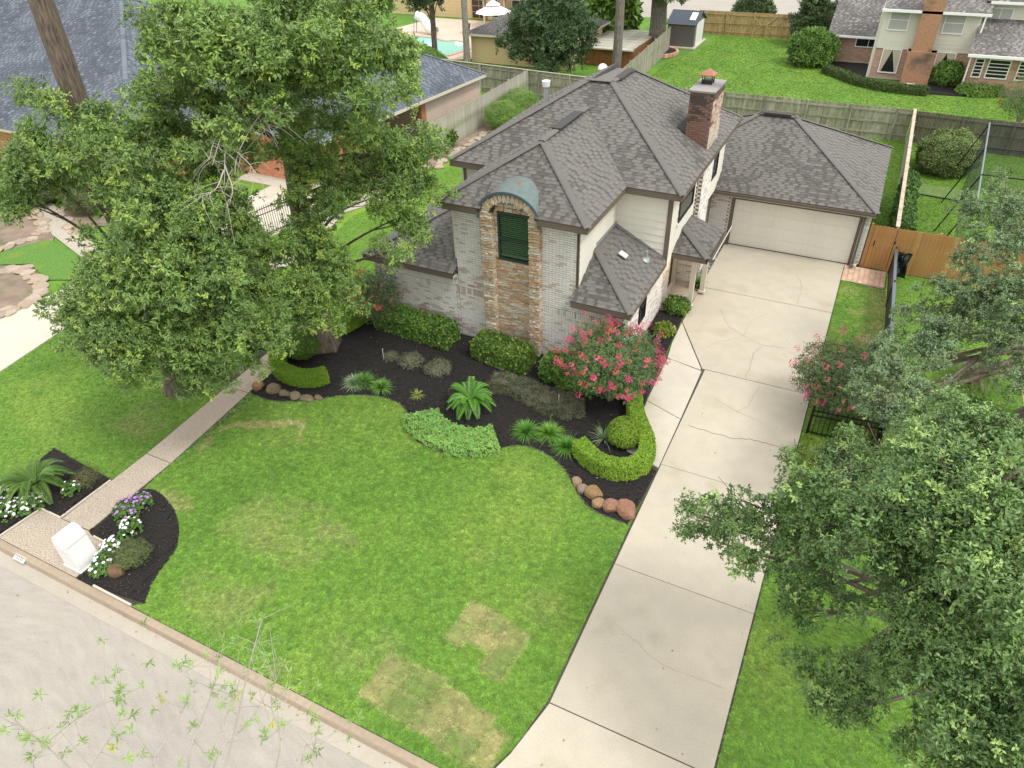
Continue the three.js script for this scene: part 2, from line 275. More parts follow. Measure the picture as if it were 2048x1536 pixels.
// fascia boards and gutters under the eaves
const trim = (g, m = M.brown, n = 'fascia') => put(n, g, m, house);
trim(span(-11.86, 4.93, -18.09, -10.42, 5.13, -18.06)); trim(span(-8.34, 4.93, -18.09, -6.74, 5.13, -18.06)); trim(span(-6.77, 4.93, -18.09, -6.74, 5.13, -21.45)); trim(span(-11.86, 4.93, -18.09, -11.83, 5.13, -21.45));
trim(span(-6.74, 4.93, -21.49, -4.87, 5.13, -21.46)); trim(span(-13.38, 4.93, -21.49, -11.86, 5.13, -21.46)); trim(span(-4.9, 4.93, -21.49, -4.87, 5.13, -30.18)); trim(span(-13.38, 4.93, -21.49, -13.35, 5.13, -30.18));
trim(span(-7.2, 2.4, -18.06, -5.22, 2.6, -18.03)); trim(span(-5.25, 2.4, -18.06, -5.22, 2.6, -21.9)); trim(span(-15.23, 2.4, -18.12, -11.52, 2.6, -18.09)); trim(span(-15.23, 2.4, -18.12, -15.2, 2.6, -29.5));
trim(span(0.91, 2.3, -28.97, 0.94, 2.48, -37)); trim(span(-5.28, 2.3, -22.76, -4.04, 2.48, -22.73)); trim(span(-4.07, 2.3, -22.73, -4.04, 2.48, -25.2));
const soffit = (x0, z0, x1, z1, y) => put('soffit', span(x0, y, z0, x1, y + 0.03, z1), M.creamTrim, house);
soffit(-11.83, -18.1, -10.42, -18.42, 4.93); soffit(-8.34, -18.1, -6.77, -18.42, 4.93); soffit(-7.15, -18.43, -6.78, -21.45, 4.93); soffit(-6.74, -21.5, -4.9, -21.84, 4.935); soffit(-5.28, -21.86, -4.9, -30, 4.93); soffit(-7.15, -18.07, -5.25, -18.42, 2.4); soffit(-15.2, -18.13, -11.52, -18.42, 2.4); soffit(-5.55, -18.45, -5.26, -21.85, 2.4); soffit(-5.3, -28.98, 0.9, -29.36, 2.3); soffit(-5.26, -22.76, -4.07, -25.1, 2.33);
{ // gutter along the garage front and the porch side
  const gut = (a, b, m) => { const s = new THREE.Shape(); s.moveTo(0, 0); s.lineTo(0.11, 0); s.lineTo(0.13, 0.11); s.lineTo(0.115, 0.115); s.lineTo(0.1, 0.015); s.lineTo(0.012, 0.015); s.lineTo(0.012, 0.1); s.lineTo(0, 0.1); s.closePath(); const L = a.distanceTo(b), d = V().subVectors(b, a).normalize(), x = V().crossVectors(V(0, 1, 0), d); return muv(new THREE.ExtrudeGeometry(s, { depth: L, bevelEnabled: false })).applyMatrix4(basis(x, V(0, 1, 0), d, a)); };
  put('gutter', gut(V(0.9, 2.385, -28.96), V(-5.3, 2.385, -28.96), M.brown).rotateY(0), M.brown, house);
  put('gutter', gut(V(-4.0, 2.385, -25.35), V(-4.0, 2.385, -22.75), M.brown), M.brown, house);
  put('gutter_edge', beam(V(-3.86, 2.51, -25.7), V(-3.86, 2.51, -22.75), 0.025, 0.03), M.creamTrim, house);
  put('downspout', merged([span(0.52, 0.12, -29.24, 0.6, 2.38, -29.32), span(0.5, 0.1, -29.02, 0.62, 0.18, -29.3)]), M.brown, house);
  put('utility_box', bevelBox(0.22, 0.16, 0.16, 0.01).translate(0.62, 0.02, -29.2), M.creamTrim, house);
}

// walls: mortar slabs with the bricks laid on them one by one
const BR = [C(0.84, 0.82, 0.77), C(0.79, 0.765, 0.7), C(0.87, 0.855, 0.81), C(0.64, 0.59, 0.51), C(0.62, 0.51, 0.43), C(0.5, 0.36, 0.27), C(0.24, 0.135, 0.095), C(0.2, 0.112, 0.08), C(0.14, 0.085, 0.065), C(0.08, 0.06, 0.052)];
const brickMat = std(C(0.6, 0.57, 0.5), 0.9, { map: T.grain });
const bricks = new Pieces('brick', brickMat, BR);
const brickG = [0, 1, 2].map((k) => bevelBox(0.228, 0.02, 0.063, 0.004).rotateX(Math.PI / 2).translate(0, 0, k * 0.003)), halfG = bevelBox(0.11, 0.02, 0.063, 0.004).rotateX(Math.PI / 2), soldG = bevelBox(0.064, 0.022, 0.2, 0.004).rotateX(Math.PI / 2), stubG = bevelBox(0.064, 0.022, 0.1, 0.004).rotateX(Math.PI / 2);
const white = (s, y) => { const k = rnd() + (s || 0) * 0.5; return k < 0.45 ? 0 : k < 0.75 ? 2 : k < 0.93 ? 1 : k < 1.02 ? 3 : k < 1.3 ? 4 : 5; };
function brickFace(parent, o, u, W, Hh, opt = {}) { // o: lower left corner of the face, u: direction along it
  const n = V().crossVectors(u, V(0, 1, 0)), holes = opt.holes || [], tone = opt.tone || ((x, y) => white(sstep(0.05, 0.35, fbm(x * 0.45 + o.x, y * 0.6, 5, 3)) + (y < 0.7 ? 0.25 : 0))), H0 = opt.y0 || 0;
  const free = (x, y, w) => !holes.some(([a, b, c, d]) => x + w > a && x - w < b && y + 0.03 > c && y - 0.03 < d);
  const lay = (g, x, y) => bricks.add(g, basis(u, V(0, 1, 0), n, o.clone().addScaledVector(u, x).add(V(0, y, 0)).addScaledVector(n, rr(-0.002, 0.003))), tone(x, y), parent);
  for (let r = 0, y = 0.038; y < Hh; r++, y += 0.077) {
    const sold = (opt.soldier || []).find(([a]) => y + H0 >= a && y + H0 < a + 0.21);
    if (sold) { if (y + H0 - sold[0] < 0.077) for (let x = 0.05; x < W - 0.03; x += 0.077) if (free(x, y + 0.07, 0.03)) lay(soldG, x, y + 0.068); continue; }
    if (opt.top && y > Hh - 0.11) { if (y <= Hh - 0.11 + 0.077) for (let x = 0.05; x < W - 0.03; x += 0.154) if (free(x, y, 0.03)) lay(stubG, x, y + 0.02); continue; }
    let x = r % 2 ? 0.12 : 0.24;
    if (r % 2 === 0) lay2(0.06, y);
    for (; x < W - 0.1; x += 0.24) if (free(x + (r % 2 ? 0 : 0), y, 0.1)) lay(pick(brickG), x, y); else if (free(x - 0.06, y, 0.05)) lay(halfG, x - 0.06, y); else if (free(x + 0.06, y, 0.05)) lay(halfG, x + 0.06, y);
    if (W - x + 0.12 > 0.11 && free(W - 0.06, y, 0.05)) lay(halfG, W - 0.06, y);
    function lay2(hx, hy) { if (free(hx, hy, 0.05)) lay(halfG, hx, hy); }
  }
}
const X = V(1, 0, 0), Zn = V(0, 0, -1);
const wall = (g, m = M.mortar) => put('wall', g, m, house);
const front = -18.445;
{ // front face, in one plane from the left wing to the right wing
  const lw = wall(span(-15, 0, front, -11.5, 2.45, front - 0.2)), mid = wall(merged([span(-11.5, 0, front, -10.0, 4.95, front - 0.2), span(-8.72, 0, front, -7.16, 4.95, front - 0.2)])), rw = wall(span(-7.16, 0, front, -5.57, 2.45, front - 0.2));
  brickFace(lw, V(-15, 0.06, front + 0.004), X, 3.5, 2.36, { soldier: [[1.74]], top: true, y0: 0.06 });
  brickFace(mid, V(-11.5, 0.06, front + 0.004), X, 1.1, 4.85, { soldier: [[1.74]], top: true, y0: 0.06 });
  brickFace(mid, V(-8.36, 0.06, front + 0.004), X, 1.2, 4.85, { soldier: [[1.74]], top: true, y0: 0.06 });
  brickFace(rw, V(-7.16, 0.06, front + 0.004), X, 1.59, 2.36, { soldier: [[1.74]], top: true, y0: 0.06 });
  put('foundation', merged([span(-15.02, 0, front + 0.03, -10.45, 0.06, front), span(-8.3, 0, front + 0.03, -5.55, 0.06, front)]), M.concrete, house);
  wall(span(-15, 0, front - 0.2, -15.2, 2.5, -29.3)); wall(span(-11.5, 2.45, front - 0.2, -11.7, 4.95, -21.85), M.cream);
  // right wing side, washed nearly white
  const wx = -5.585, sw = wall(merged([span(wx, 0, front - 0.2, wx - 0.2, 2.45, -23.9), span(wx, 2.1, -23.9, wx - 0.2, 2.45, -25.1)]), M.mortarPink);
  brickFace(sw, V(wx + 0.004, 0.12, -18.46), Zn, 5.4, 2.3, { tone: () => pick([0, 2, 2, 2, 1, 4]), holes: [[1.7, 2.35, 0.75, 2.0]], y0: 0.12 });
  put('foundation', span(-5.55, 0, -18.45, -5.6, 0.12, -23.9), M.creamTrim, house);
  // back, left and inner walls that close the house
  wall(span(-13, 2.4, -21.87, -11.5, 5, -22.05), M.cream); wall(span(-13, 0, -22, -13.2, 5, -29.9), M.cream); wall(span(-13, 0, -29.7, -5.4, 5, -29.9), M.cream); wall(span(-5.5, 0, -25.1, -5.7, 2.45, -29.4));
}
// lap siding, plank by plank
function siding(o, u, W, y0, y1, step = 0.25, mat = M.cream, parent = house, low = null) {
  const n = V().crossVectors(u, V(0, 1, 0)), g = muv(new THREE.BoxGeometry(W, step + 0.02, 0.018).rotateX(-0.085)); let k = 0;
  const back = put('wall', boxG(W, y1 - y0, 0.12).applyMatrix4(basis(u, V(0, 1, 0), n, o.clone().addScaledVector(u, W / 2).addScaledVector(n, -0.07).setY((y0 + y1) / 2))), mat, parent);
  for (let y = y0 + step / 2; y < y1; y += step, k++) { const m = put('plank', g, mat, back); m.applyMatrix4(basis(u, V(0, 1, 0), n, o.clone().addScaledVector(u, W / 2).addScaledVector(n, 0.004).setY(Math.min(y, y1 - step / 2)))); }
}
siding(V(-7.15, 0, -18.55), Zn, 3.3, 2.9, 4.95);
siding(V(-7.14, 0, -21.86), X, 1.76, 2.5, 4.95);
siding(V(-5.31, 0, -21.95), Zn, 3.4, 2.5, 4.95);
siding(V(-5.31, 0, -27.15), Zn, 2.7, 2.5, 4.95);
const tr = (g) => put('corner_trim', g, M.brown, house);
tr(merged([span(-5.38, 2.55, -21.82, -5.27, 4.93, -21.86), span(-5.27, 2.55, -21.82, -5.235, 4.93, -21.93)])); tr(merged([span(-7.19, 2.9, -18.41, -7.13, 4.93, -18.44), span(-7.15, 2.9, -18.41, -7.12, 4.93, -18.5)])); tr(span(-13.05, 3.6, -21.83, -12.95, 4.93, -21.9));
put('flashing', merged([beam(V(-7.12, 3.7, -19.98), V(-7.12, 3.7, -21.85), 0.03, 0.12), beam(V(-7.1, 3.64, -21.84), V(-5.3, 2.72, -21.84), 0.03, 0.06)]), M.zinc, house);

// stone surround of the tall window
{
  const ST = [C(0.54, 0.4, 0.25), C(0.6, 0.47, 0.31), C(0.48, 0.32, 0.2), C(0.57, 0.5, 0.39), C(0.47, 0.41, 0.32), C(0.62, 0.53, 0.41), C(0.56, 0.36, 0.21), C(0.43, 0.34, 0.23), C(0.66, 0.6, 0.5)];
  const stoneMat = std(C(0.5, 0.4, 0.3), 0.92, bump(T.mottle, 0.006)), stones = new Pieces('stone', stoneMat, ST);
  const SG = [0, 1, 2, 3, 4, 5].map(() => { const g = new THREE.BoxGeometry(1, 1, 1, 3, 2, 1), p = g.attributes.position, h = {}; for (let i = 0; i < p.count; i++) { const k = [p.getX(i), p.getY(i), p.getZ(i)].map((v) => v.toFixed(2)).join(); h[k] = h[k] || [rr(-0.05, 0.05), rr(-0.14, 0.14), rr(-0.3, 0.3)]; const z = p.getZ(i) > 0 ? h[k][2] : 0; p.setXYZ(i, p.getX(i) + h[k][0], p.getY(i) + h[k][1], p.getZ(i) + z); } const f = g.toNonIndexed(); f.computeVertexNormals(); return muv(f); });
  const lay = (parent, x, y, z, w, h, d, n = V(0, 0, 1)) => { const u = V().crossVectors(V(0, 1, 0), n), m = basis(u, V(0, 1, 0), n, V(x, y, z)); m.scale(V(w, h, d)); stones.add(pick(SG), m, Math.floor(rnd() * 9), parent); };
  const core = std(C(0.2, 0.15, 0.1), 0.95, { map: T.grain });
  const pl = put('stone_pillar', span(-10.38, 0, -18.24, -10.02, 4.98, -18.6), core, house), pr = put('stone_pillar', span(-8.7, 0, -18.24, -8.38, 4.98, -18.6), core, house);
  const panel = put('stone_panel', merged([span(-10.02, 0, -18.46, -8.7, 3.36, -18.62), span(-10.02, 5.0, -18.46, -8.7, 5.5, -18.62), span(-10.02, 3.36, -18.46, -9.9, 5.0, -18.62), span(-8.76, 3.36, -18.46, -8.7, 5.0, -18.62)]), core, house);
  for (const [p, x0, x1] of [[pl, -10.4, -10.0], [pr, -8.72, -8.36]]) {
    for (let y = 0.05, k = 0; y < 4.95; k++) { const h = rr(0.055, 0.12), s = x0 + (x1 - x0) * rr(0.3, 0.7); if (h > 0.085) lay(p, (x0 + x1) / 2, y + h / 2, -18.23, x1 - x0 - rr(0, 0.02), h - 0.012, rr(0.05, 0.09)); else { lay(p, (x0 + s) / 2, y + h / 2, -18.23, s - x0 - 0.012, h - 0.012, rr(0.05, 0.09)); lay(p, (s + x1) / 2, y + h / 2, -18.23, x1 - s - 0.012, h - 0.012, rr(0.05, 0.09)); } y += h; }
    for (let y = 0.05; y < 4.95;) { const h = rr(0.06, 0.13); lay(p, x1 - 0.02, y + h / 2, -18.34, 0.22, h - 0.012, rr(0.05, 0.08), V(1, 0, 0)); y += h; }
  }
  for (let y = 0.04; y < 3.32;) { const h = rr(0.04, 0.085); let x = -10.0; while (x < -8.74) { const w = Math.min(rr(0.14, 0.5), -8.72 - x); if (w > 0.05) lay(panel, x + w / 2, y + h / 2, -18.44, w - 0.008, h - 0.008, rr(0.03, 0.075)); x += w; } y += h; }
  for (let y = 5.02; y < 5.3; y += 0.15) for (let x = -9.95; x < -8.8; x += 0.3) lay(panel, Math.min(x + 0.15, -8.87), y + 0.07, -18.43, 0.27, 0.13, 0.04);
  for (let y = 3.4; y < 4.95; y += 0.11) lay(panel, -9.96, y + 0.05, -18.44, 0.1, 0.095, 0.05);
  // arch
  const cx = -9.38, cy = 4.92, A = 0.84, B = 0.56, arch = put('stone_arch', (() => { const s = new THREE.Shape(); s.absellipse(0, 0, A + 0.14, B + 0.2, 0, Math.PI, false); s.lineTo(-A + 0.13, 0); s.absellipse(0, 0, A - 0.13, B - 0.08, Math.PI, 0, true); s.closePath(); return muv(new THREE.ExtrudeGeometry(s, { depth: 0.26, bevelEnabled: false, curveSegments: 24 })).translate(cx, cy, -18.5); })(), core, house);
  const N = 19; for (let i = 0; i < N; i++) { const t = (Math.PI * (i + 0.5)) / N, d = V(Math.cos(t) / A, Math.sin(t) / B, 0).normalize(), m = basis(V(-d.y, d.x, 0), d, V(0, 0, 1), V(cx + (A + 0.02) * Math.cos(t), cy + (B + 0.05) * Math.sin(t) + 0.02, -18.24)); m.scale(V(0.12, 0.25, rr(0.07, 0.11))); stones.add(pick(SG), m, pick([0, 1, 3, 5, 5, 8]), arch); }
  stones.finish(house);
  // metal hood over the arch, rising a little as it runs back into the roof
  { const v = [], u = 26, w = 7, at = (i, j) => { const t = (Math.PI * i) / u, k = j / w, e = 1 + 0.2 * k; return [cx + (A + 0.22 + 0.04 * k) * Math.cos(t), cy - 0.02 + (B + 0.28) * e * Math.pow(Math.max(0, Math.sin(t)), 1 - 0.25 * k) + 0.008 * PN.noise(i * 0.5, j * 0.7, 3), -18.17 - 1.35 * k]; }; for (let i = 0; i < u; i++) for (let j = 0; j < w; j++) v.push(...at(i, j), ...at(i + 1, j), ...at(i + 1, j + 1), ...at(i, j), ...at(i + 1, j + 1), ...at(i, j + 1)); const g = new THREE.BufferGeometry(); g.setAttribute('position', new THREE.Float32BufferAttribute(v, 3)); g.computeVertexNormals(); put('arch_hood', muv(g), M.patina, house); }
  const r = new THREE.Shape(); r.absellipse(0, 0, A + 0.25, B + 0.32, 0, Math.PI, false); r.lineTo(-A - 0.25, -0.12); r.lineTo(-A - 0.16, -0.12); r.lineTo(-A - 0.16, 0); r.absellipse(0, 0, A + 0.16, B + 0.235, Math.PI, 0, true); r.lineTo(A + 0.16, -0.12); r.lineTo(A + 0.25, -0.12); r.closePath();
  put('hood_edge', muv(new THREE.ExtrudeGeometry(r, { depth: 0.04, bevelEnabled: false, curveSegments: 28 })).translate(cx, cy, -18.17), std(C(0.085, 0.14, 0.175), 0.6, { map: T.mottle }), house);
}
// windows
const greenFrame = std(C(0.02, 0.042, 0.034), 0.45), slatM = std(C(0.26, 0.3, 0.25), 0.5);
{
  const w = put('window', merged([span(-9.9, 3.36, -18.42, -9.84, 5.0, -18.5), span(-8.82, 3.36, -18.42, -8.76, 5.0, -18.5), span(-9.84, 4.93, -18.42, -8.82, 5.0, -18.5), span(-9.84, 3.36, -18.42, -8.82, 3.44, -18.5), span(-9.84, 4.08, -18.425, -8.82, 4.15, -18.5)]), greenFrame, house);
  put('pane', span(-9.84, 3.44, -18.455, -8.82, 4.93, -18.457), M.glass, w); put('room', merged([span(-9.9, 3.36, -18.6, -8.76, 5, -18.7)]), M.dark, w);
  const sg = muv(new THREE.BoxGeometry(1.0, 0.005, 0.045).rotateX(0.35)); for (let y = 3.55; y < 4.9; y += 0.068) put('blind_slat', sg, slatM, w).position.set(-9.33, y, -18.51);
  put('blind_rail', span(-9.83, 3.47, -18.49, -8.83, 3.52, -18.53), slatM, w);
}
function sideWindow(x, z0, z1, y0, y1, frameM) { const w = put('window', merged([span(x, y0, z0, x + 0.05, y0 + 0.06, z1), span(x, y1 - 0.06, z0, x + 0.05, y1, z1), span(x, y0 + 0.06, z0, x + 0.05, y1 - 0.06, z0 - 0.06), span(x, y0 + 0.06, z1 + 0.06, x + 0.05, y1 - 0.06, z1), span(x, (y0 + y1) / 2 - 0.025, z0 - 0.06, x + 0.04, (y0 + y1) / 2 + 0.025, z1 + 0.06)]), frameM, house); put('pane', span(x + 0.012, y0 + 0.06, z0 - 0.06, x + 0.02, y1 - 0.06, z1 + 0.06), std(C(0.012, 0.016, 0.018), 0.06), w); put('window_trim', merged([span(x - 0.01, y0 - 0.1, z0 + 0.1, x + 0.06, y0, z1 - 0.1), span(x - 0.01, y0, z1, x + 0.035, y1, z1 - 0.1)]), M.cream, w); }
sideWindow(-5.29, -23.0, -24.9, 3.5, 4.8, M.black); sideWindow(-5.29, -27.4, -28.6, 3.3, 4.7, M.black); sideWindow(-5.57, -20.2, -20.85, 0.9, 2.1, M.black);
// entrance
{
  const d = put('front_door', span(-5.75, 0.15, -23.95, -5.7, 2.1, -24.85), std(C(0.06, 0.04, 0.028), 0.5, { map: T.wood }), house); put('handle', bar(V(-5.68, 1.0, -24.05), V(-5.68, 1.2, -24.05), 0.015), M.zinc, d);
  put('door_frame', merged([span(-5.76, 0.1, -24.85, -5.55, 2.1, -24.97), span(-5.76, 0.1, -23.9, -5.58, 0.15, -24.85), span(-5.7, 2.1, -23.9, -5.56, 2.2, -25.0)]), M.creamTrim, house);
  const col = (x, z) => put('porch_column', merged([bevelBox(0.17, 2.2, 0.17, 0.008).translate(x, 0.12, z), bevelBox(0.25, 0.09, 0.25, 0.01).translate(x, 0.1, z), bevelBox(0.22, 0.07, 0.22, 0.01).translate(x, 2.24, z)]), M.creamTrim, house);
  col(-4.58, -23.45); col(-4.42, -24.7);
  put('porch_floor', slab([[-5.58, -22.9], [-4.66, -22.9], [-4.5, -25.1], [-5.58, -25.1]], 0, 0.1), M.aggregate, house);
  const lamp = put('porch_lamp', merged([new THREE.SphereGeometry(0.06, 12, 8).translate(-5.42, 2.2, -23.35)]), std(C(0.9, 0.8, 0.7), 0.4, { emissive: C(1, 0.72, 0.45), emissiveIntensity: 1.6 }), house); put('lamp_bracket', span(-5.58, 2.2, -23.32, -5.46, 2.24, -23.38), M.brown, house);
  const pl = new THREE.PointLight(new THREE.Color().setRGB(1, 0.75, 0.5), 1.2, 6); pl.position.set(-5.36, 2.1, -23.32); pl.castShadow = true; scene.add(pl);
}
// chimney
{
  const ch = put('chimney', span(-5.95, 0, -25.42, -5.14, 7.2, -27.0), std(C(0.27, 0.185, 0.145), 0.95, { map: T.grain }), house), low = put('chimney', span(-5.57, 0, -25.12, -4.72, 2.36, -25.3), M.mortar, house);
  const sooty = (x, y) => { const t = y + 2.3, k = rnd(); if (t > 6.75) return k < 0.55 ? 9 : k < 0.8 ? 8 : 7; if (t > 6.2) return k < 0.25 ? 9 : k < 0.6 ? 8 : k < 0.85 ? 7 : 6; return k < 0.75 ? 6 : k < 0.97 ? 7 : 8; };
  const pale = (x, y) => { const t = y + 2.3, k = rnd(); if (t > 6.9) return pick([8, 9, 7]); if (t > 6.0) return k < 0.55 ? 5 : k < 0.65 ? 6 : 4; if (t > 5.0) return k < 0.6 ? 4 : k < 0.8 ? 5 : 3; return pick([2, 0, 2, 0, 1, 4]); };
  brickFace(ch, V(-5.95, 2.32, -25.416), X, 0.81, 4.86, { tone: (x, y) => (y < 2.8 ? white(0) : sooty(x, y)) }); brickFace(ch, V(-5.136, 2.32, -25.42), Zn, 1.58, 4.86, { tone: pale }); brickFace(low, V(-5.57, 0.14, -25.116), X, 0.86, 2.16, { tone: () => white(0.1) }); brickFace(ch, V(-5.136, 0.1, -25.42), Zn, 1.58, 2.2, { tone: () => pick([2, 0, 1, 2]) });
  put('foundation', span(-5.55, 0.1, -25.09, -4.69, 0.22, -25.12), M.concrete, house);
  put('chimney_cap', bevelBox(0.93, 0.09, 1.7, 0.02).translate(-5.545, 7.19, -26.2), std(C(0.3, 0.28, 0.26), 0.9, { map: T.soot }), house);
  const cy = put('spark_cap', merged([new THREE.ConeGeometry(0.36, 0.18, 4, 1).rotateY(Math.PI / 4).translate(-5.6, 7.68, -26.35), boxG(0.5, 0.03, 0.5, -5.6, 7.58, -26.35)]), std(C(0.42, 0.16, 0.11), 0.5, { metalness: 0.3, map: T.mottle }), house);
  put('spark_cap_leg', merged([[-0.17, -0.17], [0.17, -0.17], [-0.17, 0.17], [0.17, 0.17]].map(([a, b]) => span(-5.6 + a - 0.015, 7.28, -26.35 + b - 0.015, -5.6 + a + 0.015, 7.58, -26.35 + b + 0.015)).concat([span(-5.76, 7.28, -26.5, -5.44, 7.42, -26.2)])), M.black, cy);
  put('cricket', fan([[0, 0], [0.95, 0], [0.8, 0.35], [0.15, 0.35]], () => 0.02, 0).applyMatrix4(basis(V(0.894, -0.447, 0), V(0.447, 0.894, 0), V(0, 0, 1), V(-5.98, 5.72, -25.38))), M.patina, house);
  put('cricket', fan([[0, 0], [1.6, 0], [1.5, 0.45], [0.1, 0.45]], () => 0.05, 0).applyMatrix4(basis(Zn, V(0.35, 0.93, 0).normalize(), V(0.93, -0.35, 0).normalize(), V(-5.9, 5.75, -25.42))), M.deck, house);
}
// garage front
{
  const gz = -29.43, gw = wall(merged([span(-5.5, 0, gz, -4.52, 2.3, gz - 0.2), span(0.42, 0, gz, 0.8, 2.3, gz - 0.2), span(-4.52, 2.28, gz, 0.42, 2.3, gz - 0.2)]));
  brickFace(gw, V(-5.45, 0.1, gz + 0.004), X, 0.92, 2.2, {}); brickFace(gw, V(0.44, 0.1, gz + 0.004), X, 0.36, 2.2, {}); put('foundation', span(-5.5, 0, gz + 0.03, -4.54, 0.1, gz), M.concrete, house);
  wall(span(0.8, 0, gz, 0.6, 2.3, -36.7)); wall(span(0.8, 0, -36.7, -8.3, 2.3, -36.9)); wall(span(-8.1, 0, -30, -8.3, 2.3, -36.7));
  put('garage_header', span(-4.52, 2.12, gz + 0.005, 0.42, 2.29, gz - 0.1), M.cream, house); put('garage_header', span(-4.52, 2.29, gz + 0.03, 0.42, 2.36, gz), M.cream, house);
  put('garage_frame', merged([span(-4.58, 0, gz + 0.05, -4.47, 2.3, gz - 0.05), span(0.4, 0, gz + 0.05, 0.5, 2.3, gz - 0.05), span(-4.47, 2.07, gz + 0.035, 0.4, 2.12, gz - 0.05)]), M.brown, house);
  const d = put('garage_door', span(-4.46, 0.03, gz - 0.06, 0.39, 2.07, gz - 0.12), M.cream, house); for (let k = 0; k < 4; k++) put('door_panel', bevelBox(4.84, 0.505, 0.05, 0.006).translate(-2.035, 0.035 + k * 0.508, gz - 0.05), M.cream, d);
  put('door_seal', span(-4.46, 0.0, gz - 0.03, 0.39, 0.035, gz - 0.08), M.black, d);
}
// things on the roofs
{
  put('roof_vent', merged([bevelBox(0.3, 0.09, 0.24, 0.03).rotateZ(-0.46).translate(-6.35, 3.27, -20.4)]), std(C(0.62, 0.61, 0.58), 0.5), house);
  put('vent_pipe', merged([bar(V(-5.75, 2.9, -21.1), V(-5.75, 3.22, -21.1), 0.045, 0.045, 10), new THREE.CylinderGeometry(0.1, 0.16, 0.07, 10).rotateZ(-0.46).translate(-5.73, 2.95, -21.08)]), M.zinc, house);
  const fl = put('flue_pipe', merged([bar(V(-11.3, 6.1, -25.3), V(-11.3, 6.95, -25.3), 0.1, 0.09, 12), new THREE.CylinderGeometry(0.13, 0.14, 0.12, 12).translate(-11.3, 6.2, -25.3)]), M.zinc, house); put('flue_cap', new THREE.CylinderGeometry(0.16, 0.14, 0.2, 14).translate(-11.3, 7.02, -25.3), std(C(0.7, 0.7, 0.7), 0.4), fl);
  put('vent_pipe', merged([bar(V(-12.1, 5.75, -24.2), V(-12.1, 6.0, -24.2), 0.04, 0.04, 8)]), M.zinc, house); put('vent_cap', new THREE.SphereGeometry(0.2, 12, 8, 0, 7, 0, 1.6).translate(-10.2, 6.95, -28.3), std(C(0.75, 0.74, 0.72), 0.4), house);
}
bricks.finish(house);
function rebase(o, x, y, z) { const b = V(x, y, z); for (const c of o.children) c.position.sub(b); o.position.copy(b); }
rebase(house, -7, 0, -24);

// ---------- the ground ----------
const drive = M.concrete;
T.field = texture(1024, 90, (x, y) => { const a = fbm(x * 0.12, y * 0.12, 2, 5), b = fbm(x * 1.1, y * 0.5, 6, 3), k = 0.76 + 0.3 * a + 0.4 * b, w = sstep(0.0, 0.4, a + 0.4 * b); return [k * (0.8 + 0.4 * w), k, k * 0.85]; });
M.farTurf = std(C(0.14, 0.26, 0.022), 0.95, bump(T.field, 0.02));
struct('ground', sheet([[-500, -4.95], [500, -4.95], [500, -700], [-500, -700]], -0.03), M.farTurf);
struct('road', sheet([[-400, -4.5], [400, -4.5], [400, 60], [-400, 60]], -0.13), M.road);
struct('gutter', sheet([[-60, -4.76], [-3.2, -4.76], [-3.2, -4.46], [-60, -4.46]], -0.124), M.gutterStrip);
{ // rolled kerb
  const s = new THREE.Shape(); s.moveTo(0, -0.16); s.lineTo(0, 0.005); s.lineTo(0.11, 0.008); s.quadraticCurveTo(0.16, 0.005, 0.175, -0.04); s.lineTo(0.21, -0.13); s.lineTo(0.21, -0.16); s.closePath();
  const k = struct('kerb', muv(new THREE.ExtrudeGeometry(s, { depth: 56.2, bevelEnabled: false, curveSegments: 8 }).applyMatrix4(basis(V(0, 0, 1), V(0, 1, 0), V(-1, 0, 0), V(-3.75, 0, -4.97)))), M.kerb);
  // painted house number on the kerb face
  const c = document.createElement('canvas'); c.width = 256; c.height = 96; const x = c.getContext('2d'); x.fillStyle = '#d9d9d4'; x.fillRect(0, 0, 256, 96); x.fillStyle = '#55565a'; x.font = 'bold 72px sans-serif'; x.textAlign = 'center'; x.fillText('5235', 128, 74); x.globalAlpha = 0.5; x.fillStyle = '#c9c6be'; for (let i = 0; i < 160; i++) x.fillRect(rr(0, 256), rr(0, 96), rr(1, 7), rr(1, 4));
  const t = new THREE.CanvasTexture(c); t.colorSpace = THREE.SRGBColorSpace;
  const n = new THREE.Mesh(new THREE.PlaneGeometry(0.42, 0.15).rotateX(-1.05), std(C(0.85, 0.85, 0.85), 0.7, { map: t })); n.name = 'house_number'; n.position.set(-16.72, -0.026, -4.787); k.add(n); n.userData.label = 'grey house number painted on white patch of kerb';
}
